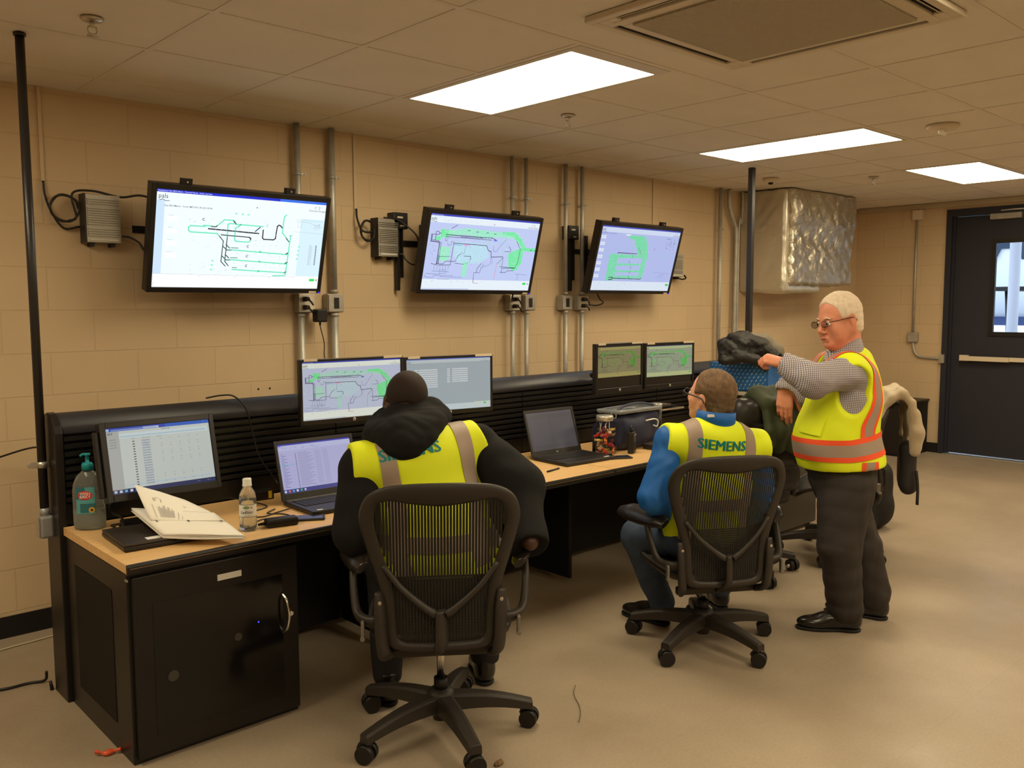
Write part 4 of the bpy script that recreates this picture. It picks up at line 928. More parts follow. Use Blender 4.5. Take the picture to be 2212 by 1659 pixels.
for x, z0, lb in ((1.222, 2.145, 'thin painted wire channel dropping to the left wall computer'), (2.937, 2.135, 'thin painted wire channel left of the middle television'), (5.805, 2.05, 'thin painted wire channel above the right television')):
    o = B().box2((-.008, -.012, z0), (.008, -.0005, CH - .004), bev=.002).build('wire_channel', m_wallpaint); o.location = (x, YW, 0); tag(o, lb, 'wire channel', 'painted wire channels')

m_heat = mat('finned_aluminium', (0.44, 0.42, 0.37), rough=.42, metal=.65)
def wall_pc(x0, x1, z0, z1, label):
    e = empty('wall_computer', ((x0 + x1) / 2, YW, (z0 + z1) / 2), 0, label, 'computer', 'finned mini computers on the wall'); w = x1 - x0; h = z1 - z0
    B().box2((-w / 2, -.075, -h / 2), (w / 2, -.006, h / 2), bev=.003).build('case', m_heat, e)
    B().box2((-w / 2 - .008, -.078, -h / 2 - .002), (-w / 2 - .0005, -.004, h / 2 + .002)).build('front_plate', m_black, e)
    f = B(); n = 17
    for k in range(n):
        z = -h / 2 + .03 + k * (h - .045) / n
        if abs(z + h / 2 - h * .30) < .006 or abs(z + h / 2 - h * .74) < .006: continue
        f.box2((-w / 2 + .006, -.084, z), (w / 2 - .004, -.0755, z + .004))
    f.build('heat_fins', m_heat, e)
    B().box2((-w / 2 + .012, -.080, -h / 2 + .010), (w / 2 - .015, -.0755, -h / 2 + .018)).build('status_strip', mat('pale_strip', (.7, .68, .6), rough=.4), e)
    f = B()
    for s1 in (-1, 1): f.box2((s1 * w * .3 - .01, -.05, -h / 2 - .018), (s1 * w * .3 + .01, -.003, -h / 2 - .0005)); f.cyl((s1 * w * .3, -.055, -h / 2 - .01), (s1 * w * .3, -.045, -h / 2 - .01), .006, seg=8)
    f.build('mount_foot', m_black, e)
    return e
wall_pc(1.385, 1.545, 1.865, 2.095, 'finned grey wall computer left of the first television')
wall_pc(3.055, 3.20, 1.855, 2.085, 'finned grey wall computer left of the middle television')
wall_pc(5.975, 6.13, 1.785, 1.985, 'finned grey wall computer partly behind the right television')
def cable(name, pts, r, label, m=None, grp=None, cat='cable', parent=None, smooth=7, org=None):
    o0 = Vector(org or pts[0]); b_ = B().tube([Vector(p) - o0 for p in pts], r, seg=8, smooth=smooth); o = b_.build(name, m or m_black, parent); o.location = o0
    return tag(o, label, cat, grp)
Y1 = 4.515
cable('drop_cable', [(1.222, 4.555, 2.145), (1.225, 4.55, 2.08), (1.25, 4.548, 2.0), (1.30, 4.548, 1.93), (1.37, 4.545, 1.94)], .0055, 'black cable dropping from the wire channel beside the left wall computer')
def coil(cx, cz, rx, rz, n, seed): 
    rg = random.Random(seed); return [(cx + rx * math.cos(t * 2 * PI / 10) * (1 + rg.uniform(-.05, .05)), Y1 - .004 * (t % 3) - .01, cz + rz * math.sin(t * 2 * PI / 10) * (1 + rg.uniform(-.05, .05))) for t in range(n * 10)]
cable('coiled_cable', coil(1.295, 2.02, .062, .062, 2, 3) + [(1.33, 4.5, 2.09), (1.42, 4.5, 2.11), (1.55, 4.5, 2.09), (1.63, 4.45, 2.10), (1.72, 4.40, 2.07)], .0055, 'coiled black cable looping over the left wall computer to the television')
cable('power_lead', [(1.55, 4.5, 1.90), (1.585, 4.49, 1.895), (1.62, 4.47, 1.87), (1.64, 4.45, 1.83), (1.70, 4.44, 1.82)], .005, 'short black lead from the left wall computer to the television')
cable('coiled_cable', [(2.937, 4.55, 2.135), (2.93, 4.53, 2.07), (2.95, 4.5, 2.0)] + coil(2.985, 2.005, .05, .06, 2, 4) + [(3.03, 4.5, 2.02)], .006, 'coiled black cable beside the middle wall computer')
cable('video_lead', [(3.10, 4.5, 2.09), (3.18, 4.49, 2.085), (3.25, 4.46, 2.04), (3.29, 4.42, 1.98), (3.31, 4.42, 1.9)], .005, 'black lead arching from the middle wall computer to the television')
cable('power_lead', [(3.21, 4.5, 1.875), (3.23, 4.49, 1.87), (3.245, 4.48, 1.84), (3.28, 4.46, 1.81), (3.35, 4.44, 1.815)], .005, 'short black lead below the middle wall computer')
cable('power_lead', [(6.05, 4.49, 1.775), (6.10, 4.48, 1.765), (6.15, 4.48, 1.775), (6.155, 4.5, 1.80)], .007, 'black loop of lead below the right wall computer')
cable('television_cord', [(4.10, 4.42, 1.64), (4.11, 4.44, 1.60), (4.15, 4.46, 1.585), (4.19, 4.48, 1.59)], .005, 'black cord between middle television and outlet box')
cable('television_cord', [(4.96, 4.42, 1.64), (5.0, 4.43, 1.6), (5.03, 4.42, 1.57), (4.99, 4.45, 1.55), (4.93, 4.48, 1.555)], .005, 'black cord looping under the right television')
# wall scar and screw holes
o = B(); 
for x, z in ((2.62 - .34, 1.09), (2.66 - .31, 1.09)): o.cyl((x, YW - .0008, z), (x, YW + .004, z), .006, seg=10)
o = o.build('screw_hole', m_blackm); o['kind'] = 'structure'; o.name = 'trim_3'

# ---- foil wrapped duct
m_foil = mat('foil_wrap', (0.62, 0.58, 0.48), rough=.26, metal=.85); N, L, b = nodes_of(m_foil)
tc = N.new('ShaderNodeTexCoord'); n1 = N.new('ShaderNodeTexNoise'); n1.inputs['Scale'].default_value = 9; n1.inputs['Detail'].default_value = 7; n1.inputs['Roughness'].default_value = .62; n1.inputs['Distortion'].default_value = .8; L.new(tc.outputs['Object'], n1.inputs['Vector'])
v1 = N.new('ShaderNodeTexVoronoi'); v1.inputs['Scale'].default_value = 16; v1.feature = 'DISTANCE_TO_EDGE'; L.new(tc.outputs['Object'], v1.inputs['Vector'])
ad_ = N.new('ShaderNodeMath'); ad_.operation = 'MULTIPLY_ADD'; ad_.inputs[1].default_value = .12; L.new(v1.outputs[0], ad_.inputs[0]); L.new(n1.outputs[0], ad_.inputs[2])
bp = N.new('ShaderNodeBump'); bp.inputs['Strength'].default_value = .75; bp.inputs['Distance'].default_value = .02; L.new(ad_.outputs[0], bp.inputs['Height']); L.new(bp.outputs[0], b.inputs['Normal'])
du = empty('foil_duct', (7.76, 4.3, 1.75), 0, 'crumpled silver foil wrapped air duct high in the far corner', 'duct')
s = SDF((7.0, 3.9, 1.6), (8.5, 4.62, 2.66), .011)
s.box((7.745, 4.33, 2.16), (.585, .255, .43), rd=.03, k=0); s.box((7.745, 4.33, 2.45), (.60, .265, .19), rd=.04, k=.03)
s.wrinkle(.006, 26, 5, (1.4, 1.4, .3), sharp=True); s.wrinkle(.014, 8, 8); s.wrinkle(.0025, 60, 11, (1.5, 1.5, .5), sharp=True)
s.plane((0, YW - .002, 0), (0, 1, 0)); s.plane((0, 0, CH - .004), (0, 0, 1))
s.mesh('foil_sleeve', m_foil, du, (7.76, 4.3, 1.75), smooth=1)
m_foil2 = mat('pale_duct_board', (0.66, 0.62, 0.52), rough=.36, metal=.6, bump=(6, .35, .03), vary=(3, .08))
s = SDF((6.98, 3.95, 1.55), (8.0, 4.62, 2.66), .011); s.box((7.42, 4.37, 2.12), (.325, .26, .46), rd=.03, k=0); s.wrinkle(.008, 10, 15); s.wrinkle(.003, 34, 16, sharp=True); s.plane((0, YW - .002, 0), (0, 1, 0)); s.plane((0, 0, CH - .004), (0, 0, 1)); s.plane((0, 4.12, 0), (0, -1, 0)) if False else None
s.plane((7.16, 4.08, 0), (-.1, -1, 0)); s.mesh('side_board', m_foil2, du, (7.76, 4.3, 1.75), smooth=1)

# ---- support posts beside the console
m_post = mat('black_post', srgb(38, 35, 36), rough=.35, spec=.5)
p1 = empty('support_post', (.946, 3.735, .80), 0, 'near black support post at the left end of the console, with grey junction box', 'post', 'black posts from ceiling to console')
zj = aty(92, 1105, 3.735).z
B().cyl((0, 0, zj - .80), (0, 0, CH - .80 - .0), .0165, seg=24).build('post', m_post, p1)
B().cyl((0, 0, CH - .80 - .012), (0, 0, CH - .80 - .002), .022, seg=24).build('ceiling_collar', m_post, p1)
f = B(); f.box2((-.025, -.028, zj - .80 - .105), (.025, .028, zj - .80 - .015), bev=.01); f.cyl((0, 0, zj - .80 - .02), (0, 0, zj - .80 + .014), .018, seg=20); f.cyl((.02, 0, zj - .80 - .075), (.045, 0, zj - .80 - .075), .013, seg=16); f.build('junction_box', mat('grey_conduit_body', (.33, .34, .35), rough=.45, metal=.4), p1)
B().box2((-.029, -.022, zj - .80 - .10), (-.0255, .022, zj - .80 - .02)).build('cover_plate', m_alu, p1)
zk = aty(95, 1003, 3.735).z - .80
f = B(); f.cyl((0, 0, zk - .012), (0, 0, zk + .012), .0195, seg=20); f.box2((-.045, -.003, zk - .012), (-.015, .003, zk + .012)); f.cyl((-.04, -.008, zk), (-.04, .008, zk), .012, seg=14); f.box2((.012, -.003, zk - .01), (.05, .003, zk + .01)); f.build('pipe_clamp', m_alu, p1)
B().box2((.03, -.025, zk - .02), (.055, .015, zk + .018), bev=.006).build('end_cap', m_white, p1)
p2 = empty('support_post', (5.915, 3.715, .0), 0, 'far black support post at the right end of the console', 'post', 'black posts from ceiling to console')
B().box2((-.02, -.02, .0), (.02, .02, CH - .001), bev=.002).build('post', m_post, p2)

# ---- far wall conduit run
e = empty('far_wall_conduit', (XF, 3.92, 1.2), 0, 'thin conduit run with boxes on the wall left of the door', 'conduit'); 
def F_(y, z, x=-.02): return (x, y - 3.92, z - 1.2)
f = B(); f.tube([F_(3.915, 2.5), F_(3.915, 1.24)], .0125, smooth=1); f.tube([F_(3.91, 1.2), F_(3.905, 1.10), F_(3.88, 1.03), F_(3.82, .995), F_(3.63, .985)], .0125); f.build('pipe', m_galv, e)
f = B(); f.box2(F_(3.86, 1.15, -.05), F_(3.96, 1.25, -.001), bev=.005); f.build('pull_box', m_box, e)
f = B(); f.box2(F_(3.585, .94, -.045), F_(3.64, 1.03, -.001), bev=.004); f.build('door_box', m_box, e)
f = B(); f.box2(F_(3.85, 2.42, -.06), F_(3.955, 2.52, -.001), bev=.006); f.build('sensor_box', m_beige, e)
f = B(); f.tube([F_(3.95, 2.50, -.03), F_(4.02, 2.53, -.01), F_(4.08, 2.50, -.008), F_(4.09, 2.42, -.008), F_(4.06, 2.38, -.006)], .004); f.build('loose_wire', m_wallpaint, e)

# ---- floor clutter at the left
cable('extension_cable', [(.30, 4.30, .006), (.62, 4.12, .006), (.78, 3.95, .006), (.90, 3.93, .006), (.955, 3.90, .012), (.962, 3.895, .05)], .006, 'black cord lying on the floor beside the console end')
cable('extension_cable', [(.30, 4.48, .005), (.70, 4.40, .005), (1.0, 4.42, .005), (1.2, 4.44, .005)], .004, 'pale cord on the floor along the baseboard', m=mat('pale_cord', (.5, .45, .3), rough=.6))
cable('wall_cable', [(.70, 4.55, .80), (.93, 4.52, .86), (1.08, 4.30, .93), (1.05, 3.86, .92)], .0045, 'thin black cable sagging from the wall to the console end')
f = B(); f.cyl((.965 - .96, 0, 0), (0, 0, .035), .008, .006, seg=10); o = f.build('cord_plug', m_black); o.location = atz(110, 1490, .002); tag(o, 'small plug end standing on the floor by the console end', 'plug')
s = SDF((-.06, -.06, -.01), (.06, .06, .05), .002); s.ell((0, 0, .008), (.022, .012, .009), k=.004); s.cap((-.02, .01, .01), (-.035, .02, .014), .004, .008, .003); s.cap((.02, -.008, .01), (.032, -.012, .012), .004, .008, .003); s.wrinkle(.0012, 260, 2); s.plane((0, 0, 0), (0, 0, -1))
o = s.mesh('candy_wrapper', mat('orange_wrapper', srgb(225, 92, 55), rough=.35), None, (0, 0, 0)); o.location = atz(235, 1630, .001); tag(o, 'crumpled orange candy wrapper on the floor beside the cabinet', 'wrapper')
cable('loose_thread', [atz(1243, 1480, .004), atz(1240, 1500, .005), atz(1252, 1525, .004), atz(1254, 1545, .005), atz(1250, 1560, .004)], .0016, 'thin loose thread on the floor right of the near chair', m=mat('thread_brown', (.16, .12, .08)))
s = SDF((-.05, -.05, -.01), (.05, .05, .04), .002); s.ell((0, 0, .006), (.018, .012, .008), k=.004); s.ell((.012, .006, .006), (.01, .009, .007), k=.004); s.wrinkle(.002, 300, 4); s.plane((0, 0, 0), (0, 0, -1))
o = s.mesh('crumb', mat('brown_crumb', (.2, .12, .06), rough=.8), None); o.location = atz(1078, 1652, .001); tag(o, 'brown crumb on the floor at the bottom edge', 'crumb')

# ---- low black cabinet in the far corner
e = empty('low_cabinet', (9.12, 4.05, 0), 0, 'low black storage box against the far wall left of the door', 'cabinet')
B().box2((-.26, -.32, .0), (.26, .42, .54), bev=.004).build('body', m_blackm, e)
B().box2((-.27, -.33, .541), (.27, .43, .56), bev=.003).build('lid', m_black, e)
B().box2((-.2665, -.30, .03), (-.261, .05, .52)).build('door', m_lam, e); B().box2((-.2665, .07, .03), (-.261, .40, .52)).build('door', m_lam, e)
# ================================================================== CHAIRS
m_chair = mat('chair_resin', srgb(50, 45, 41), rough=.48, spec=.45, bump=(300, .15, .001))
m_pell = mat('chair_mesh', srgb(33, 30, 27), rough=.7)
m_pad = mat('chair_leather', srgb(36, 31, 29), rough=.28, spec=.5, coat=.25)
m_wheel = mat('caster_black', srgb(27, 25, 24), rough=.45)
m_cyl = mat('gas_lift_chrome', (.62, .6, .56), rough=.22, metal=1)

def star_base(e, angs, Rr=.325, dz=0.0, tw_=180.0, m=m_chair, mw_=m_wheel, cap_m=None):
    f = B(); f.lathe([(0, .015 + .03), (.030, .02 + .03), (.034, .07), (.05, .085), (.058, .115), (.050, .15), (.036, .165), (0, .165)], seg=28); f.build('base_hub', m, e)
    for a in angs:
        c, s_ = math.cos(R(a)), math.sin(R(a)); f = B()
        n = 9
        def prof(t):
            r = .035 + (Rr - .035 + .012) * t; top = .150 - .048 * t - .012 * math.sin(t * PI) * -1; hh = .062 - .028 * t; w = .034 - .011 * t
            return r, top, hh, w
        rings = []
        for i in range(n + 1):
            r, top, hh, w = prof(i / n)
            sec = [(-w, top - hh), (-w * .95, top - .008), (-w * .6, top), (w * .6, top), (w * .95, top - .008), (w, top - hh)]
            rings.append([f.bm.verts.new((c * r - s_ * q, s_ * r + c * q, z)) for q, z in sec])
        for A, D in zip(rings, rings[1:]):
            for j in range(6):
                q = f.bm.faces.new((A[j], A[(j + 1) % 6], D[(j + 1) % 6], D[j]))
        f.bm.faces.new(rings[0]); f.bm.faces.new(rings[-1][::-1])
        leg = f.build('base_leg', m, e, bevel=.003)
        cx, cy = c * Rr, s_ * Rr; ta = R(tw_ + 22 * math.sin(a * 1.7)); tx, ty = math.cos(ta), math.sin(ta)
        g = B()
        for s1 in (-1, 1):
            g.cyl((cx + tx * s1 * .006, cy + ty * s1 * .006, .0335), (cx + tx * s1 * .028, cy + ty * s1 * .028, .0335), .0335, .032, seg=24, m=mw_)
            if cap_m: g.sph((cx + tx * s1 * .026, cy + ty * s1 * .026, .031), .017, m=cap_m, u=12, v=8)
        g.cyl((cx, cy, .03), (cx, cy, .088), .009, seg=10, m=mw_)
        g.tube([(cx + ty * .030, cy - tx * .030, .045), (cx + ty * .02, cy - tx * .02, .062), (cx, cy, .068), (cx - ty * .02, cy + tx * .02, .062)], .009, m=mw_, smooth=3)
        g.build('caster', None, leg)

OUT = [(0, .99), (.10, .987), (.18, .975), (.235, .945), (.262, .90), (.268, .85), (.255, .79), (.235, .72), (.213, .65), (.198, .58), (.190, .50), (.182, .43), (.15, .405), (.08, .398), (0, .396)]
INN = [(0, .908), (.09, .916), (.165, .926), (.200, .914), (.215, .885), (.218, .845), (.206, .785), (.185, .715), (.166, .645), (.155, .58), (.150, .51), (.145, .455), (.125, .435), (.07, .43), (0, .429)]
def smooth_poly(pts, n=5):
    P = [Vector((a, b, 0)) for a, b in pts]; full = P + [Vector((-p.x, p.y, 0)) for p in P[-2:0:-1]]; N = len(full); out = []
    for i in range(N):
        p0, p1, p2, p3 = full[i - 1], full[i], full[(i + 1) % N], full[(i + 2) % N]
        for j in range(n):
            t = j / n; q = .5 * ((2 * p1) + (p2 - p0) * t + (2 * p0 - 5 * p1 + 4 * p2 - p3) * t * t + (3 * p1 - p0 - 3 * p2 + p3) * t ** 3); out.append((q.x, q.y))
    return out
def back_y(x, z):
    t = (z - .40) / .59
    return -.235 - .085 * t + .035 * math.sin(t * PI) * .8 + .75 * x * x * (0.55 + .45 * t)
def mesh_chair(loc, face_deg, angs, label, dz=0.0, arms=(0, 0), grp='mesh swivel chairs'):
    e = empty('office_chair', loc, R(face_deg - 90), label, 'chair', grp); a0 = face_deg - 90
    star_base(e, [a - a0 for a in angs], tw_=(230 if loc[0] < 3 else 212) - a0)
    B().cyl((0, 0, .16), (0, 0, .205), .026, seg=20).build('lift_sleeve', m_wheel, e)
    B().cyl((0, 0, .20), (0, 0, .36 + dz), .0145, seg=20).build('gas_lift', m_cyl, e)
    Z = lambda z: z + dz
    f = B(); f.box2((-.085, -.13, Z(.335)), (.085, .10, Z(.40)), bev=.02, seg=3); f.box2((-.19, -.16, Z(.345)), (.19, -.125, Z(.385)), bev=.012, seg=2); f.build('tilt_mechanism', m_chair, e)
    # seat
    so = smooth_poly([(0, .235), (.14, .235), (.225, .20), (.25, .10), (.25, -.05), (.235, -.17), (.19, -.215), (.08, -.225), (0, -.225)], 4)
    def sz(x, y): return Z(.452) - .018 * max(0, 1 - (x / .25) ** 2) * max(0, 1 - (y / .24) ** 2) - (.055 * max(0, (y - .12) / .115) ** 2) + .012 * (x / .25) ** 2
    f = B(); n = len(so); V = []
    for (x, y) in so: V.append([f.bm.verts.new((x * k, y * k, sz(x * k, y * k) + zz)) for k, zz in ((1.0, -.024), (1.02, -.006), (.995, .004), (.93, .0), (.93, -.014), (.97, -.026))])
    for i in range(n):
        for j in range(6): q = f.bm.faces.new((V[i][j], V[(i + 1) % n][j], V[(i + 1) % n][(j + 1) % 6], V[i][(j + 1) % 6])); q.smooth = True
    f.build('seat_frame', m_chair, e)
    f = B(); c = f.bm.verts.new((0, 0, sz(0, 0))); rr_ = []
    for k in (.93, .7, .45, .2): rr_.append([f.bm.verts.new((x * k, y * k, sz(x * k, y * k) - .003)) for x, y in so])
    for A, D in zip(rr_, rr_[1:]):
        for i in range(n): q = f.bm.faces.new((A[i], A[(i + 1) % n], D[(i + 1) % n], D[i])); q.smooth = True
    for i in range(n): f.bm.faces.new((rr_[-1][i], rr_[-1][(i + 1) % n], c))
    f.build('seat_mesh', m_pell, e, solid=.004)
    # back frame ring
    o_ = smooth_poly(OUT); i_ = smooth_poly(INN); f = B(); n = len(o_); V = []
    for (x0, z0), (x1, z1) in zip(o_, i_):
        row = []
        for t, off in ((0, 0), (.12, -.011), (.5, -.014), (.88, -.010), (1, 0), (.85, .012), (.5, .015), (.15, .012)):
            x = x0 + (x1 - x0) * t; z = z0 + (z1 - z0) * t; row.append(f.bm.verts.new((x, back_y(x, z) + off, Z(z))))
        V.append(row)
    for i in range(n):
        for j in range(8): q = f.bm.faces.new((V[i][j], V[(i + 1) % n][j], V[(i + 1) % n][(j + 1) % 8], V[i][(j + 1) % 8])); q.smooth = True
    f.build('back_frame', m_chair, e)
    # woven suspension: vertical bands with slots between them
    poly = i_
    def zr(x):
        zs = []
        for (xa, za), (xb, zb) in zip(poly, poly[1:] + poly[:1]):
            if (xa - x) * (xb - x) <= 0 and abs(xa - xb) > 1e-9: zs.append(za + (zb - za) * (x - xa) / (xb - xa))
        return (min(zs), max(zs)) if len(zs) >= 2 else None
    f = B(); x = -.222; pitch = .0105; bw = .0083
    while x < .222:
        a = zr(x); b_ = zr(x + bw)
        if a and b_:
            lo = max(a[0], b_[0]) - .004; hi = min(a[1], b_[1]) + .004
            if hi - lo > .02:
                k = 12; L0 = [f.bm.verts.new((x, back_y(x, lo + (hi - lo) * i / k), Z(lo + (hi - lo) * i / k))) for i in range(k + 1)]; L1 = [f.bm.verts.new((x + bw, back_y(x + bw, lo + (hi - lo) * i / k), Z(lo + (hi - lo) * i / k))) for i in range(k + 1)]
                for i in range(k): f.bm.faces.new((L0[i], L1[i], L1[i + 1], L0[i + 1]))
        x += pitch
    z = .44
    while z < .655:      # cross weave low on the back
        f.bm.faces.new([f.bm.verts.new((xx, back_y(xx, z + dzz) + .001, Z(z + dzz))) for xx, dzz in ((-.158, 0), (.158, 0), (.158, .0075), (-.158, .0075))]); z += .010
    f.build('back_mesh', m_pell, e)
    # Y shaped support and lower uprights
    f = B()
    for s1 in (-1, 1): f.tube([(s1 * .19, back_y(.19, .70) - .012, Z(.70)), (s1 * .13, back_y(.13, .63) - .022, Z(.625)), (s1 * .06, back_y(.06, .56) - .030, Z(.565)), (s1 * .016, back_y(0, .53) - .034, Z(.535))], [.010, .011, .013, .016], sx=1.0, sz=.8)
    f.tube([(0, back_y(0, .55) - .034, Z(.55)), (0, back_y(0, .50) - .036, Z(.50)), (0, back_y(0, .43) - .03, Z(.43)), (0, -.17, Z(.375))], [.020, .022, .023, .022], sx=1.2, sz=.6)
    f.build('back_support', m_chair, e)
    for s1 in (-1, 1):
        f = B(); f.tube([(s1 * .205, back_y(.205, .60) - .006, Z(.605)), (s1 * .202, back_y(.2, .54) - .018, Z(.54)), (s1 * .199, back_y(.2, .46) - .018, Z(.46)), (s1 * .192, back_y(.19, .42) - .006, Z(.395)), (s1 * .175, -.17, Z(.365))], [.020, .027, .027, .026, .020], sx=1.0, sz=.62, seg=14)
        up = f.build('back_upright', m_chair, e)
        B().cyl((s1 * .203, back_y(.2, .575) - .033, Z(.575)), (s1 * .203, back_y(.2, .575) - .02, Z(.575)), .006, seg=12).build('screw', m_cyl, up)
        a_in = arms[0 if s1 < 0 else 1]
        f = B(); f.tube([(s1 * .205, back_y(.2, .50) + .0, Z(.50)), (s1 * .25, -.20, Z(.50)), (s1 * .285, -.16, Z(.52)), (s1 * .30, -.11, Z(.60)), (s1 * .302, -.07, Z(.655))], [.026, .026, .022, .018, .018], sx=.7, sz=1.0, seg=12)
        ar = f.build('arm_post', m_chair, e)
        f = B(); f.box2((s1 * .262 - .006, back_y(.25, .5) - .035, Z(.455)), (s1 * .262 + .006, back_y(.25, .5) - .012, Z(.51)), bev=.004); f.cyl((s1 * .262, back_y(.25, .5) - .04, Z(.452)), (s1 * .262, back_y(.25, .5) - .02, Z(.452)), .008, seg=12); f.build('height_lever', mat('lever_grey', (.22, .2, .18), rough=.4, metal=.5), ar)
        rot = Matrix.Rotation(R(a_in), 3, 'Z'); c0 = Vector((s1 * .302, -.03, Z(.675)))
        f = B(); q = [(0, -.135), (.0, -.08), (.0, 0), (.0, .09), (.0, .16)]; f.tube([c0 + rot @ Vector((a, b_, (-.006, .004, .006, .006, .0)[i])) for i, (a, b_) in enumerate(q)], [.024, .044, .048, .045, .024], sx=1.0, sz=.50, seg=18, smooth=8)
        f.build('arm_pad', m_pad, e)
    return e
ch1 = mesh_chair((1.905, 2.45, 0), 53, [36, 108, 180, 252, 324], 'black mesh swivel chair nearest the camera, under the hooded man', 0.0, (16, -12))
ch2 = mesh_chair((3.305, 2.285, 0), 58, [43, 115, 187, 262, 334], 'black mesh swivel chair under the man with blue sleeves', -.06, (24, -10))
ch4 = mesh_chair((5.11, 2.58, 0), 120, [-18, 54, 126, 198, 262], 'black mesh swivel chair behind the standing man with coats over its back', .0, (0, 0))

# black leather chair with chrome casters between the two men
LCC, LCA = (4.36, 2.80, 0), 68
lc = empty('leather_chair', LCC, R(LCA - 90), 'black leather chair with chrome capped casters beside the standing man', 'chair')
star_base(lc, [-(LCA - 90) + a for a in (246, 318, 30, 102, 174)], .34, cap_m=m_chrome)
B().cyl((0, 0, .16), (0, 0, .40), .025, seg=20).build('gas_lift', m_wheel, lc)
m_lth = mat('black_leather', srgb(31, 27, 27), rough=.42, spec=.45, coat=.08, bump=(60, .3, .003))
s = SDF((-.34, -.34, .38), (.34, .36, 1.14), .009); s.box((0, .03, .47), (.25, .24, .055), rd=.05, k=0); s.wrinkle(.003, 30, 3); s.mesh('seat', m_lth, lc)
s = SDF((-.34, -.42, .45), (.34, .0, 1.14), .009)
for i, z in enumerate((.60, .74, .88, .985)): s.box((0, -.24 - .035 * i, z), (.235 - .012 * i, .065, .085), rd=.06, k=.012)
for s1 in (-1, 1): s.ell((s1 * .20, -.31, .93), (.06, .07, .13), k=.02)
s.wrinkle(.004, 26, 6); s.mesh('backrest', m_lth, lc)
for s1 in (-1, 1):
    B().tube([(s1 * .27, -.16, .46), (s1 * .30, -.15, .57), (s1 * .30, -.05, .62), (s1 * .30, .10, .61), (s1 * .28, .12, .54), (s1 * .26, .10, .46)], .018, seg=12).build('armrest', m_wheel, lc)

# ================================================================== THINGS ON THE DESK
def on_desk(name, px, py, label, cat, rz=0, z=DZ, grp=None):
    p = atz(px, py, z); return empty(name, (p.x, p.y, z + .0006), rz, label, cat, grp)
m_clear = mat('clear_pet', (0.80, 0.83, 0.80), rough=.05, trans=.88, ior=1.25, spec=.8)
m_gel = mat('sanitizer_gel', (0.62, 0.68, 0.66), rough=.08, trans=.75, ior=1.2)
m_water = mat('bottle_water', (0.92, 0.96, 0.97), rough=.01, trans=1.0, ior=1.18)
m_teal = mat('teal_pump', srgb(22, 140, 150), rough=.35)
# sanitizer
e = empty('sanitizer_bottle', (1.055, 3.545, DZ + .0006), R(-35), 'large clear hand sanitizer pump bottle with teal pump at the left desk end', 'bottle')
sh = [(0, 0), (.050, .0), (.057, .006), (.059, .03), (.058, .15), (.055, .175), (.042, .205), (.024, .222), (.018, .228), (.018, .236)]
B().lathe(sh, seg=40, sy=.72).build('bottle_body', m_clear, e)
B().lathe([(0, .004), (.047, .004), (.0545, .009), (.0565, .03), (.056, .075), (0, .075)], seg=40, sy=.71).build('gel', m_gel, e)
f = B(); f.lathe([(0, .228), (.021, .228), (.021, .252), (.016, .257), (.007, .258), (.007, .283), (.012, .284), (.012, .292), (0, .293)], seg=24); f.tube([(0, 0, .288), (-.012, -.01, .29), (-.02, -.016, .283)], .005, smooth=3); f.build('pump', m_teal, e)
def wrap(rx, ry, a0, k=1.0): return lambda a, b_: ((rx + .0006 * k) * math.sin((a + a0) / rx), -(ry + .0006 * k) * math.cos((a + a0) / rx), b_)
mt1 = mat('label_teal', srgb(90, 165, 170), rough=.35); mt2 = mat('label_teal_dark', srgb(50, 110, 120), rough=.35); mr_ = mat('label_red', srgb(214, 52, 44), rough=.35); mwh = mat('label_white', (.8, .8, .78), rough=.4); my_ = mat('label_yellow', srgb(220, 170, 60), rough=.4); mdk = mat('label_dark', srgb(30, 60, 70), rough=.4)
def curved(bb, fn, a0, a1, b0, b1, m, n=12):
    for i in range(n):
        u0 = a0 + (a1 - a0) * i / n; u1 = a0 + (a1 - a0) * (i + 1) / n; bb.face([fn(u0, b0), fn(u1, b0), fn(u1, b1), fn(u0, b1)], m)
f = B(); q = wrap(.0585, .0421, 0); curved(f, q, -.036, .036, .065, .168, mt1); curved(f, wrap(.0585, .0421, 0, 2), -.036, .0, .12, .168, mt2, 6); curved(f, wrap(.0585, .0421, 0, 2), -.02, .036, .07, .105, mt2, 8)
for k in range(20):
    a0, a1 = 2 * PI * k / 20, 2 * PI * (k + 1) / 20; q2 = wrap(.0585, .0421, 0, 3)
    f.face([q2(.0, .137), q2(.027 * math.cos(a0), .137 + .017 * math.sin(a0)), q2(.027 * math.cos(a1), .137 + .017 * math.sin(a1))], mr_)
q3 = wrap(.0585, .0421, 0, 4); f.text('WISH', .015, lambda a, b_: q3(a, b_ + .143), m=mwh, bold=.02, align='CENTER'); f.text('JERKY', .015, lambda a, b_: q3(a, b_ + .131), m=mwh, bold=.02, align='CENTER')
for k in range(14):
    a0, a1 = 2 * PI * k / 14, 2 * PI * (k + 1) / 14; f.face([q2(.022, .08), q2(.022 + .011 * math.cos(a0), .08 + .011 * math.sin(a0)), q2(.022 + .011 * math.cos(a1), .08 + .011 * math.sin(a1))], my_); f.face([q3(.022, .08), q3(.022 + .005 * math.cos(a0), .08 + .005 * math.sin(a0)), q3(.022 + .005 * math.cos(a1), .08 + .005 * math.sin(a1))], mdk)
f.build('label', None, e, fix=False)
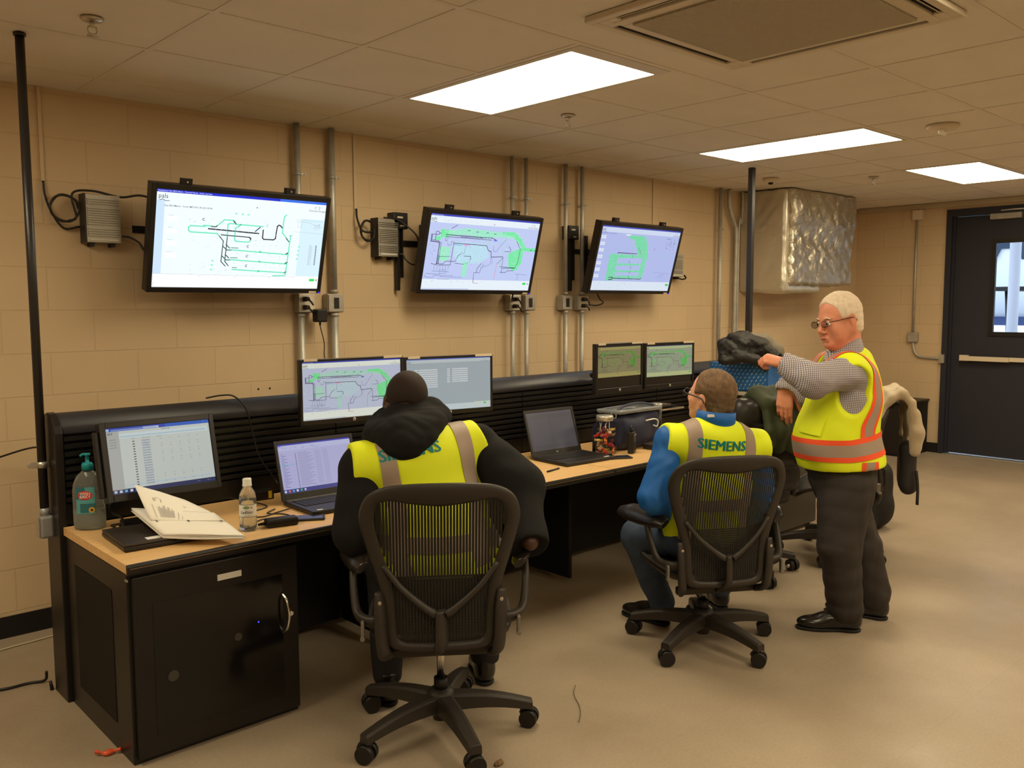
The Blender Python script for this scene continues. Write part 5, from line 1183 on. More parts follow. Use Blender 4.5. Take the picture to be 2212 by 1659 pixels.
# water bottle
e = empty('water_bottle', (1.487, 3.096, DZ + .0006), R(-30), 'small clear water bottle with white cap and script label', 'bottle')
B().lathe([(0, .006), (.02, .003), (.027, 0), (.031, .006), (.0325, .02), (.0325, .05), (.0315, .055), (.0315, .105), (.0325, .11), (.032, .13), (.027, .148), (.016, .166), (.0135, .172), (.0135, .178)], seg=32).build('bottle_body', m_clear, e)
B().lathe([(0, .009), (.024, .005), (.0295, .012), (.0308, .03), (.030, .118), (0, .118)], seg=32).build('water', m_water, e)
B().lathe([(0, .200), (.0155, .200), (.0165, .196), (.0165, .178), (.0175, .176), (.0175, .170), (.014, .170)], seg=28).build('cap', mat('cap_white', (.8, .8, .76), rough=.35), e)
f = B(); q = lambda k: (lambda a, b_: ((.0318 + .0005 * k) * math.sin(a / .032), -(.0318 + .0005 * k) * math.cos(a / .032), b_))
curved(f, q(0), -.09, .09, .056, .104, mwh, 30); curved(f, q(1), -.09, .09, .056, .0575, mdk, 30); curved(f, q(1), -.09, .09, .1025, .104, mdk, 30)
for k in range(16):
    a0, a1 = 2 * PI * k / 16, 2 * PI * (k + 1) / 16; f.face([q(1)(-.004, .093), q(1)(-.004 + .013 * math.cos(a0), .093 + .006 * math.sin(a0)), q(1)(-.004 + .013 * math.cos(a1), .093 + .006 * math.sin(a1))], mat('label_green', srgb(110, 140, 90), rough=.5))
f.face([q(1)(.010, .092), q(1)(.018, .096), q(1)(.018, .088)], mr_); ql = q(2); f.text('LeBleu', .017, lambda a, b_: ql(a - .003 + .25 * b_, b_ + .075), m=mdk, align='CENTER'); f.text('pure water', .005, lambda a, b_: ql(a, b_ + .062), m=mdk, align='CENTER')
f.build('label', None, e, fix=False)
# closed laptop with stickers
e = empty('closed_laptop', (1.225, 3.225, DZ + .0006), R(-3), 'closed dark laptop under the open stack of papers', 'laptop', 'laptops on the desk')
B().box2((-.19, -.14, .003), (.19, .14, .019), bev=.004).build('base', m_lap, e); B().box2((-.19, -.14, .0195), (.19, .14, .029), bev=.004).build('lid', mat('lid_dark', srgb(58, 52, 48), rough=.4, metal=.2, vary=(8, .1)), e)
B().box2((-.105, -.12, .0291), (-.055, -.085, .0295)).build('paper_sticker', mwh, e)
f = B(); f.text('hp', .022, lambda a, b_: (a - .06, b_ - .02, .0293), m=m_chrome, bold=.01); f.build('logo', None, e)
f = B(); 
for s1 in (-1, 1): f.box2((s1 * .15 - .02, -.1, 0), (s1 * .15 + .02, -.085, .003)); f.box2((s1 * .15 - .02, .085, 0), (s1 * .15 + .02, .1, .003))
f.build('rubber_foot', m_blackm, e)
# stack of papers
m_paper = mat('paper', (.82, .80, .74), rough=.75); m_ink = mat('grey_print', (.48, .46, .43), rough=.8); m_page = mat('page_edge', (.66, .63, .57), rough=.8)
FL, FRt, BR_, BL_ = atz(352, 1157, .742), atz(528, 1158, .738), atz(462, 1108, .775), atz(283, 1099, .800)
e = empty('paper_booklet', ((FL.x + BR_.x) / 2, (FL.y + BR_.y) / 2, .737), 0, 'open stack of printed papers lying on the closed laptop with top page lifted', 'papers'); o0 = e.location
def pg(s_, t, dz=0):       # s along front edge, t front to back
    p = FL * (1 - s_) * (1 - t) + FRt * s_ * (1 - t) + BR_ * s_ * t + BL_ * (1 - s_) * t; return Vector((p.x - o0.x, p.y - o0.y, p.z - o0.z + dz))
f = B()
for k in range(3): f.grid(lambda u, v, k=k: pg(u, v, -.0015 - .0035 * k + .002 * math.sin(u * 6 + k)) + Vector((.004 * math.sin(k * 2.1), -.004 * k, 0)), 10, 10)
f.build('page_stack', m_page, e, solid=.0022)
B().grid(lambda u, v: pg(u, v, .003 + .0015 * math.sin(u * 5)), 12, 12).build('top_page', m_paper, e, solid=.0008)
T = [aty(290, 1047, 3.33), aty(345, 1062, 3.34), aty(400, 1080, 3.32), aty(450, 1103, 3.27), aty(490, 1128, 3.18)]; Hh = [pg(t, .50 + .10 * t) + o0 + Vector((0, 0, .005)) for t in (0.05, .28, .5, .75, 1.0)]
def lp(A, t): t = t * (len(A) - 1); i = min(int(t), len(A) - 2); return A[i] * (1 - (t - i)) + A[i + 1] * (t - i)
def lifted(u, v): a = lp(Hh, u); b_ = lp(T, u); return a * (1 - v) + b_ * v + Vector((0, -.012 * math.sin(v * PI), -.010 * math.sin(v * PI))) - o0
lpge = B().grid(lifted, 24, 14).build('lifted_page', m_paper, e, solid=.0008)
f = B(); rg = random.Random(3)
for u0, u1, v0, v1 in ((.10, .12, .12, .62), (.16, .36, .14, .60), (.39, .41, .06, .5), (.44, .46, .06, .5), (.50, .66, .16, .46), (.68, .72, .16, .38), (.75, .79, .08, .42), (.82, .92, .16, .36), (.14, .24, .78, .82), (.46, .52, .74, .77)):
    n = int((u1 - u0) / .016)
    for k in range(n):
        uu = u0 + k * .016; vv = v1 - rg.uniform(0, .14); nx_ = Vector((0, -.0016, .0012)); f.face([lifted(uu, v0) + nx_, lifted(uu + .009, v0) + nx_, lifted(uu + .009, vv) + nx_, lifted(uu, vv) + nx_], m_ink)
f.build('printing', None, e, fix=False)
for t in (.1, .5, .92):
    for dv in (.0, -.035):
        f = B()
        c = pg(t * 1.0 + .02, .50 + .10 * t + dv, .0055); f.box2(c - Vector((.003, .003, 0)), c + Vector((.003, .003, .0006)), m=m_black); f.build('punch_hole', None, e)
# charger, phone, tag, cables
e = empty('power_brick', (1.612, 3.072, DZ + .0006), R(-12), 'black laptop charger brick on the desk before the water bottle', 'charger'); B().box2((-.062, -.026, .0), (.062, .026, .032), bev=.007).build('body', m_black, e)
f = B(); f.box2((-.06, -.0275, .012), (.06, -.026, .020)); f.cyl((-.062, 0, .016), (-.09, 0, .014), .008, .004, seg=10); f.build('trim_groove', m_blackm, e)
def phone(loc, rz, label):
    e = empty('smartphone', loc, R(rz), label, 'phone', 'smartphones on the desk'); B().box2((-.036, -.072, .0), (.036, .072, .0088), bev=.004).build('case', m_black, e); B().box2((-.032, -.064, .0089), (.032, .064, .0094)).build('display', mat('phone_glass', srgb(40, 44, 60), rough=.06, spec=.6), e); B().box2((-.022, -.0735, .002), (.022, -.0722, .0066)).build('end_trim', m_alu, e); return e
phone((1.735, 3.095, DZ + .0006), 60, 'black smartphone lying behind the charger brick'); phone((3.705, 3.135, DZ + .0006), 62, 'black smartphone lying beside the candy jar')
e = on_desk('docking_box', 566, 1078, 'small black box with yellow tag behind the charger', 'device', R(-5)); B().box2((-.045, -.03, 0), (.045, .03, .04), bev=.004).build('body', m_black, e); B().box2((.018, -.0315, .006), (.034, -.0302, .038)).build('yellow_tag', mat('tag_yellow', srgb(214, 180, 40), rough=.5), e)
dz = DZ + .004
cable('power_cable', [(1.76, 3.27, dz + .006), (1.70, 3.27, dz), (1.62, 3.24, dz), (1.57, 3.29, dz), (1.63, 3.35, dz), (1.72, 3.40, dz), (1.66, 3.50, dz + .02), (1.60, 3.57, dz + .03)], .0028, 'black laptop cord looping beside the hinge of the left laptop')
cable('charger_cord', [(1.515, 3.10, dz + .008), (1.53, 3.15, dz), (1.60, 3.20, dz), (1.70, 3.17, dz), (1.70, 3.23, dz), (1.66, 3.28, dz), (1.72, 3.33, dz)], .0026, 'thin black charger cord curling over the brick and phone')
cable('monitor_cable', [(1.13, 3.40, dz + .02), (1.14, 3.45, dz + .04), (1.13, 3.53, dz + .05), (1.15, 3.60, dz + .07), (1.25, 3.60, dz + .10), (1.3, 3.58, dz + .14)], .005, 'bundle of black monitor cables behind the sanitizer bottle')
cable('monitor_cable', [(1.10, 3.38, dz), (1.125, 3.42, dz + .02), (1.11, 3.47, dz + .01), (1.13, 3.5, dz)], .005, 'black cable with silver plug beneath the left monitor')
e = on_desk('cable_plug', 237, 1087, 'silver tipped video plug under the left monitor', 'plug', R(-20), DZ + .02); f = B(); f.box2((-.02, -.007, 0), (.02, .007, .01), bev=.002); f.build('plug_body', m_chrome, e); B().tube([(.02, 0, .005), (.05, .0, .0), (.08, .02, -.015)], .004).build('plug_cord', m_black, e)
cable('long_cable', [aty(445, 860, 3.72), aty(478, 854, 3.66), aty(505, 856, 3.62), aty(530, 880, 3.60), aty(545, 930, 3.60), aty(560, 985, 3.60), aty(590, 1030, 3.60), aty(600, 1045, 3.58)], .0035, 'thin black cable arching over the console top down to the left laptop')
e = on_desk('pen', 1196, 1017, 'dark pen on the desk right of the hooded man', 'pen', R(12)); B().tube([(-.06, 0, .005), (.05, 0, .005)], .0045, smooth=1).build('barrel', m_black, e); B().cyl((.05, 0, .005), (.068, 0, .005), .004, .001, seg=10).build('tip', m_alu, e)
e = empty('white_pen', (1.90, 3.06, DZ + .0006), R(18), 'white pen lying before the left laptop', 'pen'); B().tube([(-.06, 0, .005), (.05, 0, .005)], .005, smooth=1).build('barrel', m_white, e); B().cyl((.05, 0, .005), (.066, 0, .005), .0045, .001, seg=10).build('tip', m_alu, e)
o = B().box2((-.05, -.035, 0), (.05, .035, .012), bev=.003).build('sticky_notes', m_white); o.location = (3.24, 3.47, DZ + .0006); tag(o, 'small white note pad behind the dark laptop', 'note pad')

# keyboards on shelf trays
def keyboard(loc, rz, label, mk, w=.43, d=.15, tray=True):
    e = empty('keyboard', loc, R(rz), label, 'keyboard', 'keyboards on shelf trays'); B().box2((-w / 2, -d / 2, .0), (w / 2, d / 2, .016), bev=.004).build('base', m_black, e); f = B(); cols = 20
    for j in range(5):
        for i in range(cols):
            if i in (14, 18 if j == 3 else 14): continue
            f.box2((-w / 2 + .012 + i * (w - .024) / cols + .001, -d / 2 + .012 + j * .026, .0155), (-w / 2 + .012 + (i + 1) * (w - .024) / cols - .0015, -d / 2 + .012 + (j + 1) * .026 - .003, .021))
    f.build('keys', mk, e); return e
def tray(x0, x1, y0, z, label):
    e = empty('keyboard_shelf', ((x0 + x1) / 2, y0, z), 0, label, 'shelf', 'shelf trays on the slatted wall'); w = (x1 - x0) / 2; B().box2((-w, 0, -.008), (w, 3.638 - y0, -.001)).build('plate', m_black, e); B().box2((-w, -.003, -.012), (w, 0, .0)).build('front_lip', m_alu, e)
    for s1 in (-1, 1): B().prism([(.0, -.008), (3.638 - y0, -.008), (3.638 - y0, -.08)], s1 * w * .9 - .002, s1 * w * .9 + .002, fn=lambda a, b_, h: (h, a, b_)).build('bracket', m_black, e)
    return e
tray(2.23, 2.75, 3.40, .885, 'narrow black shelf below the near monitor pair'); keyboard((2.47, 3.51, .886), 0, 'black keyboard on the shelf behind the bald head', mat('pale_keys', srgb(66, 60, 54), rough=.5))
tray(4.14, 4.74, 3.455, .885, 'black shelf with pale lip below the far monitor pair'); keyboard((4.44, 3.55, .886), 0, 'dark keyboard on the shelf below the far monitor pair', mat('worn_keys', srgb(112, 104, 92), rough=.45), w=.44)
# candy jar
jx, jy = 3.745, 3.275
e = empty('candy_jar', (jx, jy, DZ + .0006), R(20), 'square clear jar with steel lid full of wrapped candy and lollipops', 'jar')
f = B(); 
def sq(r, k=.8): return [(r * (abs(math.cos(t)) ** k) * (1 if math.cos(t) > 0 else -1), r * (abs(math.sin(t)) ** k) * (1 if math.sin(t) > 0 else -1)) for t in [2 * PI * i / 40 for i in range(40)]]
rings = []
for r, z, k in ((.052, 0, .5), (.058, .006, .45), (.060, .02, .4), (.060, .165, .4), (.054, .182, .55), (.046, .19, 1.0), (.046, .20, 1.0)): rings.append([f.bm.verts.new((x, y, z)) for x, y in sq(r, k)])
for A, D in zip(rings, rings[1:]):
    for j in range(40): q_ = f.bm.faces.new((A[j], A[(j + 1) % 40], D[(j + 1) % 40], D[j])); q_.smooth = True
f.bm.faces.new(rings[0][::-1]); f.build('glass_jar', mat('jar_glass', (.93, .94, .92), rough=.02, trans=1, ior=1.08), e)
B().lathe([(0, .224), (.046, .224), (.049, .221), (.049, .196), (.047, .194)], seg=36).build('steel_lid', m_alu, e)
cc = [srgb(190, 40, 34), srgb(216, 120, 40), srgb(90, 40, 34), srgb(200, 170, 90), srgb(60, 70, 50), srgb(170, 50, 60), srgb(120, 90, 60)]
rg = random.Random(5); k = 0
for lay in range(5):
    for (ax, ay) in ((-.026, -.026), (.026, -.028), (-.028, .02), (.027, .022)):
        x = ax + rg.uniform(-.004, .004); y = ay + rg.uniform(-.004, .004); z = .022 + lay * .030; c_ = cc[k % 7]
        mm_ = mat('candy_%d' % (k % 7), c_, rough=.3, coat=.3); b_ = B(); b_.sph((0, 0, 0), .014, scale=(1.15, .62, .62), u=12, v=8)
        for s1 in (-1, 1): b_.cyl((s1 * .013, 0, 0), (s1 * .022, 0, 0), .003, .009, seg=10, cap=False)
        o = b_.build('wrapped_candy', mm_); o.location = (jx + x, jy + y, DZ + z + .001); o.rotation_euler = (rg.uniform(-.5, .5), rg.uniform(-.5, .5), rg.uniform(0, 6)); tag(o, 'colourful wrapped candy inside the square glass jar', 'candy', 'wrapped candies in the jar'); k += 1
for i in range(5):
    a = i * 1.26 + .4; x, y = .035 * math.cos(a), .035 * math.sin(a); b_ = B(); b_.cyl((0, 0, -.038), (0, 0, .034), .0019, seg=8, m=mwh); b_.sph((0, 0, -.040), .0095, m=mat('lolly_%d' % (i % 3), [srgb(200, 60, 50), srgb(220, 190, 170), srgb(150, 60, 90)][i % 3], rough=.3), u=12, v=8)
    o = b_.build('lollipop', None); o.location = (jx + x * .7, jy + y * .7, DZ + .165 - .02 * (i % 2)); o.rotation_euler = (rg.uniform(-.35, .35), rg.uniform(-.35, .35), 0); tag(o, 'white sticked lollipop poking up inside the square glass jar', 'lollipop', 'lollipops in the jar')
# radio
e = empty('handheld_radio', (3.885, 3.19, DZ + .0006), R(25), 'black handheld radio standing right of the candy jar', 'radio'); B().box2((-.031, -.018, 0), (.031, .018, .125), bev=.007).build('body', m_black, e); f = B(); f.cyl((-.018, 0, .124), (-.018, 0, .165), .007, .005, seg=12); f.build('antenna', m_black, e); B().cyl((.012, 0, .124), (.012, 0, .140), .009, seg=14).build('knob', m_wheel, e); B().box2((-.024, -.0195, .02), (.024, -.018, .07)).build('speaker_grille', m_blackm, e); B().box2((-.02, -.0195, .105), (.03, -.018, .109)).build('side_clip', m_alu, e)
# blue lunch bag with clear rim
e = empty('lunch_bag', (4.06, 3.35, DZ + .0006), R(2), 'dark blue insulated bag with clear plastic cover behind the candy jar', 'bag')
m_bb = mat('blue_nylon', srgb(28, 34, 62), rough=.6, bump=(60, .25, .003)); m_bp = mat('clear_vinyl', srgb(120, 124, 130), rough=.16, spec=.7, bump=(18, .4, .004))
s = SDF((-.26, -.14, -.01), (.26, .15, .30), .005); s.box((0, 0, .11), (.205, .085, .108), rd=.05, k=0); s.ell((-.05, -.08, .10), (.12, .03, .08), k=.03); s.wrinkle(.004, 40, 2); s.plane((0, 0, .0), (0, 0, -1)); s.mesh('bag_body', m_bb, e)
s = SDF((-.26, -.15, .17), (.28, .16, .30), .004); s.box((0.0, 0, .228), (.213, .092, .014), rd=.013, k=0); s.box((0.0, 0, .238), (.19, .07, .02), rd=.01, k=.0, op='s'); s.wrinkle(.002, 50, 5); s.mesh('clear_rim', m_bp, e)
B().tube([(-.19, -.05, .235), (-.1, -.03, .255), (0, -.02, .262), (.10, -.02, .258), (.19, -.03, .24)], .008, sz=.5).build('carry_strap', m_bb, e)
B().tube([(-.205, -.04, .23), (-.24, -.05, .225), (-.25, -.06, .205), (-.225, -.07, .20), (-.21, -.06, .22)], .003).build('zip_loop', mat('zip_grey', srgb(110, 108, 104), rough=.4), e)
B().tube([(.02, -.104, .165), (.10, -.108, .168), (.14, -.104, .15), (.135, -.1, .12), (.10, -.1, .13)], .004).build('clip', m_white, e)
B().cyl((.235, -.03, .0), (.235, -.03, .225), .03, .028, seg=24).build('side_flask', mat('flask_grey', srgb(46, 44, 42), rough=.3, metal=.3), e); B().cyl((.235, -.03, .225), (.235, -.03, .245), .029, seg=24).build('flask_cap', m_alu, e)
# dark desk gadget left of the jar
e = empty('hole_punch', (3.68, 3.47, DZ + .0006), R(35), 'dark green desk hole punch left of the candy jar', 'hole punch'); B().box2((-.05, -.03, 0), (.05, .03, .014), bev=.003).build('base', mat('dark_green_metal', srgb(38, 42, 38), rough=.35), e)
B().tube([(-.045, 0, .02), (-.02, 0, .05), (.02, 0, .075), (.05, 0, .12)], [.014, .014, .013, .010], sx=1.6).build('lever', MATS['dark_green_metal'], e); B().cyl((-.035, -.028, .02), (-.035, .028, .02), .012, seg=14).build('hinge', m_chrome, e)
e = empty('docking_laptop', (4.22, 3.14, DZ + .0006), R(2), 'closed dark laptop on the desk behind the blue sleeve', 'laptop', 'laptops on the desk'); B().box2((-.165, -.11, .0), (.165, .11, .022), bev=.004).build('base', m_lap, e); B().box2((-.165, -.11, .0225), (.165, .11, .032), bev=.003).build('lid', MATS['lid_dark'], e)
o = B().box2((-.1, -.07, 0), (.1, .07, .006)).build('white_papers', m_paper); o.location = (4.26, 3.16, DZ + .034); tag(o, 'small sheaf of white paper on the closed laptop behind the blue sleeve', 'papers')

# ================================================================== FAR END: COPIER, BOX, COATS
e = empty('floor_copier', (5.46, 3.29, 0), 0, 'beige floor copier with slotted side standing past the end of the worktop', 'copier')
m_cop = mat('copier_beige', (.50, .44, .34), rough=.5)
B().box2((-.27, -.27, .02), (.27, .27, .60), bev=.012).build('lower_cabinet', mat('copier_dark', (.10, .088, .07), rough=.6), e); B().box2((-.27, -.27, .605), (.27, .27, .83), bev=.008).build('body', m_cop, e); B().box2((-.29, -.28, .84), (.29, .28, .962), bev=.01).build('top_unit', m_cop, e)
for y0, y1 in ((.12, .18), (-.02, .06), (-.2, -.1)): B().box2((-.294, y0, .915), (-.2905, y1, .938)).build('vent_slot', m_blackm, e)
f = B()
for s1 in (-1, 1):
    for s2 in (-1, 1): f.cyl((s1 * .22, s2 * .22, 0), (s1 * .22, s2 * .22, .02), .025, seg=12)
f.build('caster_foot', m_wheel, e)
m_blue = mat('teal_blue_card', srgb(34, 100, 172), rough=.5, bump=(12, .3, .004)); m_dash = mat('pale_dash', srgb(170, 205, 220), rough=.5)
e = empty('patterned_bag', (5.325, 3.345, .963), 0, 'teal blue bag with pale dashed pattern on the copier, under the black jacket', 'bag')
f = B()
def bagx(v, t): return -.125 - .02 * math.sin(v * PI) * math.sin(t * PI) 
def bagp(v, t):      # v along y far->near, t up
    y = .225 - .46 * v; z = .002 + (.045 * (abs(v - .45) * 1.6) ** 2) + (.185 - .045 * (abs(v - .45) * 1.6) ** 2) * t; return Vector((bagx(v, t), y, z))
f.grid(bagp, 24, 12, m=m_blue); f.grid(lambda v, t: bagp(v, t) + Vector((.26 + .03 * math.sin(v * PI), 0, 0)), 24, 12, m=m_blue); f.grid(lambda v, t: bagp(v, 1.0) + Vector((.27 * t, 0, 0)), 24, 4, m=m_blue); f.grid(lambda v, t: bagp(v, 0.0) + Vector((.27 * t, 0, 0)), 24, 4, m=m_blue)
f.grid(lambda t, u: bagp(0, t) + Vector((.26 * u, 0, 0)), 8, 4, m=m_blue); f.grid(lambda t, u: bagp(1, t) + Vector((.26 * u, 0, 0)), 8, 4, m=m_blue)
for i in range(14):
    for j in range(7):
        v = .03 + i * .07 + (.035 if j % 2 else 0); t = .06 + j * .135
        if v < .97: f.face([bagp(v, t) + Vector((-.0012, 0, 0)), bagp(v + .012, t) + Vector((-.0012, 0, 0)), bagp(v + .034, t + .07) + Vector((-.0012, 0, 0)), bagp(v + .022, t + .07) + Vector((-.0012, 0, 0))], m_dash)
f.build('bag_shell', None, e)
# black puffer jacket bundled on top
m_puf = mat('black_nylon', srgb(32, 30, 28), rough=.62, spec=.35, bump=(34, .8, .012)); m_grey = mat('grey_lining', srgb(98, 90, 76), rough=.7, bump=(40, .2, .003))
jo = Vector((5.30, 3.34, 1.15)); e = empty('puffer_jacket', jo, 0, 'bundled black puffer jacket with grey lining on top of the blue bag', 'jacket')
s = SDF(jo + Vector((-.4, -.42, -.16)), jo + Vector((.42, .52, .24)), .007)
for px, py, dd, r in ((1582, 745, 5.95, .066), (1602, 736, 5.95, .070), (1572, 765, 5.9, .040), (1625, 748, 5.95, .072), (1648, 762, 5.95, .062), (1668, 778, 5.9, .045), (1602, 756, 5.9, .055), (1562, 776, 5.88, .022)):
    s.ell(atd(px, py, dd), (r * 1.35, r * 1.35, r * .8), k=.035)
s.chain([atd(1565, 782, 5.82), atd(1592, 772, 5.82), atd(1630, 776, 5.80), atd(1655, 792, 5.80)], [.018, .030, .030, .020], k=.02); s.wrinkle(.011, 30, 4, sharp=True); s.wrinkle(.004, 70, 7, sharp=True)
s.mesh('jacket_body', m_puf, e, jo)
s = SDF(jo + Vector((-.4, -.42, -.16)), jo + Vector((.42, .52, .24)), .007)
s.chain([atd(1618, 732, 6.02), atd(1648, 742, 6.02), atd(1672, 762, 6.0), atd(1686, 784, 5.95)], [.045, .068, .062, .03], k=.03); s.wrinkle(.005, 26, 14); s.mesh('grey_panel', m_grey, e, jo)
f = B(); f.tube([atd(1684, 764, 5.86) - jo, atd(1691, 774, 5.86) - jo, atd(1690, 788, 5.86) - jo], .012); f.build('cuff', m_puf, e)

# green vest coat over the leather chair
m_grn = mat('olive_fabric', srgb(52, 60, 38), rough=.75, bump=(50, .35, .004))
go = Vector((4.25, 2.48, .78)); e = empty('green_coat', go, 0, 'dark olive green coat draped over the leather chair back', 'coat')
Mc = Matrix.Rotation(R(LCA - 90), 3, 'Z'); cc0 = Vector(LCC)
def Lc(x, y, z): return cc0 + Mc @ Vector((x, y, z))
s = SDF(go + Vector((-.45, -.5, -.45)), go + Vector((.45, .5, .42)), .008)
for i in range(10):
    x = -.13 + i * .038; dzb = .05 * math.sin(i * 1.9); q = .012 * math.sin(i * 2.3)
    s.chain([Lc(x, -.215, .93 + dzb), Lc(x, -.25, 1.03), Lc(x, -.33, 1.085 + q * .5), Lc(x, -.425 + q, 1.03), Lc(x + .008, -.455 + q, .90), Lc(x + .02 + q, -.45 - q, .72 + (.10 if i < 4 else 0) + dzb)], [.022, .026, .030, .030, .028, .020], k=.022)
s.chain([Lc(.19, -.40, 1.02), Lc(.235, -.43, .86), Lc(.21, -.44, .66)], [.045, .045, .03], k=.04); s.wrinkle(.005, 24, 3); s.wrinkle(.0025, 55, 9); s.mesh('coat_body', m_grn, e, go)

# coats over the far mesh chair: beige jacket, dark coat below
a4 = 120 - 90; M4 = Matrix.Rotation(R(a4), 3, 'Z'); c4 = Vector((5.11, 2.58, 0))
def L4(x, y, z): return c4 + M4 @ Vector((x, y, z))
m_bei = mat('beige_fleece', srgb(176, 158, 130), rough=.85, sheen=.3, bump=(120, .5, .003)); m_dc = mat('dark_coat', srgb(40, 37, 36), rough=.7, bump=(40, .3, .004))
bo = Vector(L4(0, -.34, .85)); e = empty('beige_jacket', bo, 0, 'beige fleece jacket hung over the chair back behind the standing man', 'jacket')
s = SDF(bo + Vector((-.5, -.5, -.35)), bo + Vector((.5, .5, .30)), .008)
for i in range(12):
    x = -.235 + i * .043; dzb = .045 * math.sin(i * 2.1 + 1); q = .014 * math.sin(i * 2.7)
    s.chain([L4(x, -.19 + q, .80 + dzb), L4(x, -.235, .93), L4(x, -.29, 1.015), L4(x, -.345, 1.035 + q * .4), L4(x, -.395, .985), L4(x, -.415 + q, .87), L4(x + q, -.415 + q, .74 + dzb)], [.016, .020, .022, .024, .022, .020, .014], k=.014)
s.chain([L4(-.20, -.41, .92), L4(-.235, -.43, .82), L4(-.23, -.42, .70)], [.036, .038, .028], k=.03); s.chain([L4(-.22, -.24, .90), L4(-.25, -.21, .78)], [.03, .028], k=.03)
s.wrinkle(.004, 30, 6); s.wrinkle(.002, 70, 8); s.mesh('jacket_body', m_bei, e, bo)
do = Vector(L4(.0, -.42, .62)); e = empty('dark_coat', do, 0, 'dark coat with dangling strap hanging below the beige jacket', 'coat')
s = SDF(do + Vector((-.5, -.5, -.32)), do + Vector((.5, .5, .3)), .009)
s.box(L4(.02, -.40, .58), (.17, .030, .15), rot=M4, rd=.03, k=0); s.chain([L4(-.10, -.40, .70), L4(-.12, -.41, .48)], [.05, .045], k=.04); s.wrinkle(.008, 18, 12); s.mesh('coat_body', m_dc, e, do)
B().tube([L4(-.17, -.44, .58) - do, L4(-.18, -.45, .48) - do, L4(-.185, -.45, .38) - do], .008, sx=1.6).build('strap', m_dc, e)
# backpack on the floor behind the chair
bo = Vector((5.93, 2.77, 0)); e = empty('backpack', bo, 0, 'black backpack standing on the floor behind the standing man', 'backpack')
s = SDF(bo + Vector((-.3, -.3, -.02)), bo + Vector((.3, .3, .56)), .008); s.box(bo + Vector((0, 0, .235)), (.13, .17, .235), rd=.09, k=0); s.box(bo + Vector((-.13, -.01, .15)), (.05, .13, .13), rd=.04, k=.02); s.ell(bo + Vector((0, -.15, .15)), (.09, .05, .10), k=.03); s.wrinkle(.006, 20, 4); s.plane(bo, (0, 0, -1)); s.mesh('pack_body', m_dc if False else mat('black_canvas', srgb(24, 22, 22), rough=.75, bump=(90, .3, .002)), e, bo)
B().tube([(-.06, -.05, .46), (-.05, 0, .50), (-.06, .05, .46)], .01).build('carry_loop', m_blackm, e); f = B(); f.tube([(-.185, -.05, .28), (-.19, -.06, .25)], .004, smooth=1); f.build('zip_pull', m_alu, e)
for s1 in (-1, 1): B().tube([(.10, s1 * .07, .44), (.16, s1 * .09, .34), (.15, s1 * .10, .16), (.11, s1 * .10, .06)], .014, sx=1.6, sz=.5).build('shoulder_strap', m_blackm, e)
# ================================================================== PEOPLE
def V3(*a): return Vector(a)
def frame(face_deg, pitch=0, roll=0):
    """returns forward, left, up"""
    f = Vector((math.cos(R(face_deg)) * math.cos(R(pitch)), math.sin(R(face_deg)) * math.cos(R(pitch)), math.sin(R(pitch))))
    l = Vector((-math.sin(R(face_deg)), math.cos(R(face_deg)), 0)); u = f.cross(l)
    q = Matrix.Rotation(R(roll), 3, f); return f, q @ l, q @ u
class Body:
    """a list of primitives that can be laid into several fields (skin, shirt, vest)"""
    def __init__(s): s.p = []
    def cap(s, a, b, ra, rb=None, k=.02, t='', cg=0): s.p.append(('c', Vector(a), Vector(b), ra, ra if rb is None else rb, k, t)); return s
    def chain(s, pts, rs, k=.02, t=''):
        for i in range(len(pts) - 1): s.cap(pts[i], pts[i + 1], rs[i], rs[i + 1], k, t)
        return s
    def ell(s, c, r, rot, k=.02, t=''): s.p.append(('e', Vector(c), r, rot, k, t)); return s
    def put(s, S, tags, grow=0.0, op='u', kk=None):
        for q in s.p:
            if q[-1] not in tags: continue
            if q[0] == 'c': S.cap(q[1], q[2], q[3], q[4], q[5] if kk is None else kk, op, grow)
            else: S.ell(q[1], q[2], q[3], q[4] if kk is None else kk, op, grow)
        return S
def rotm(f, l, u): return np.array([[f.x, l.x, u.x], [f.y, l.y, u.y], [f.z, l.z, u.z]])
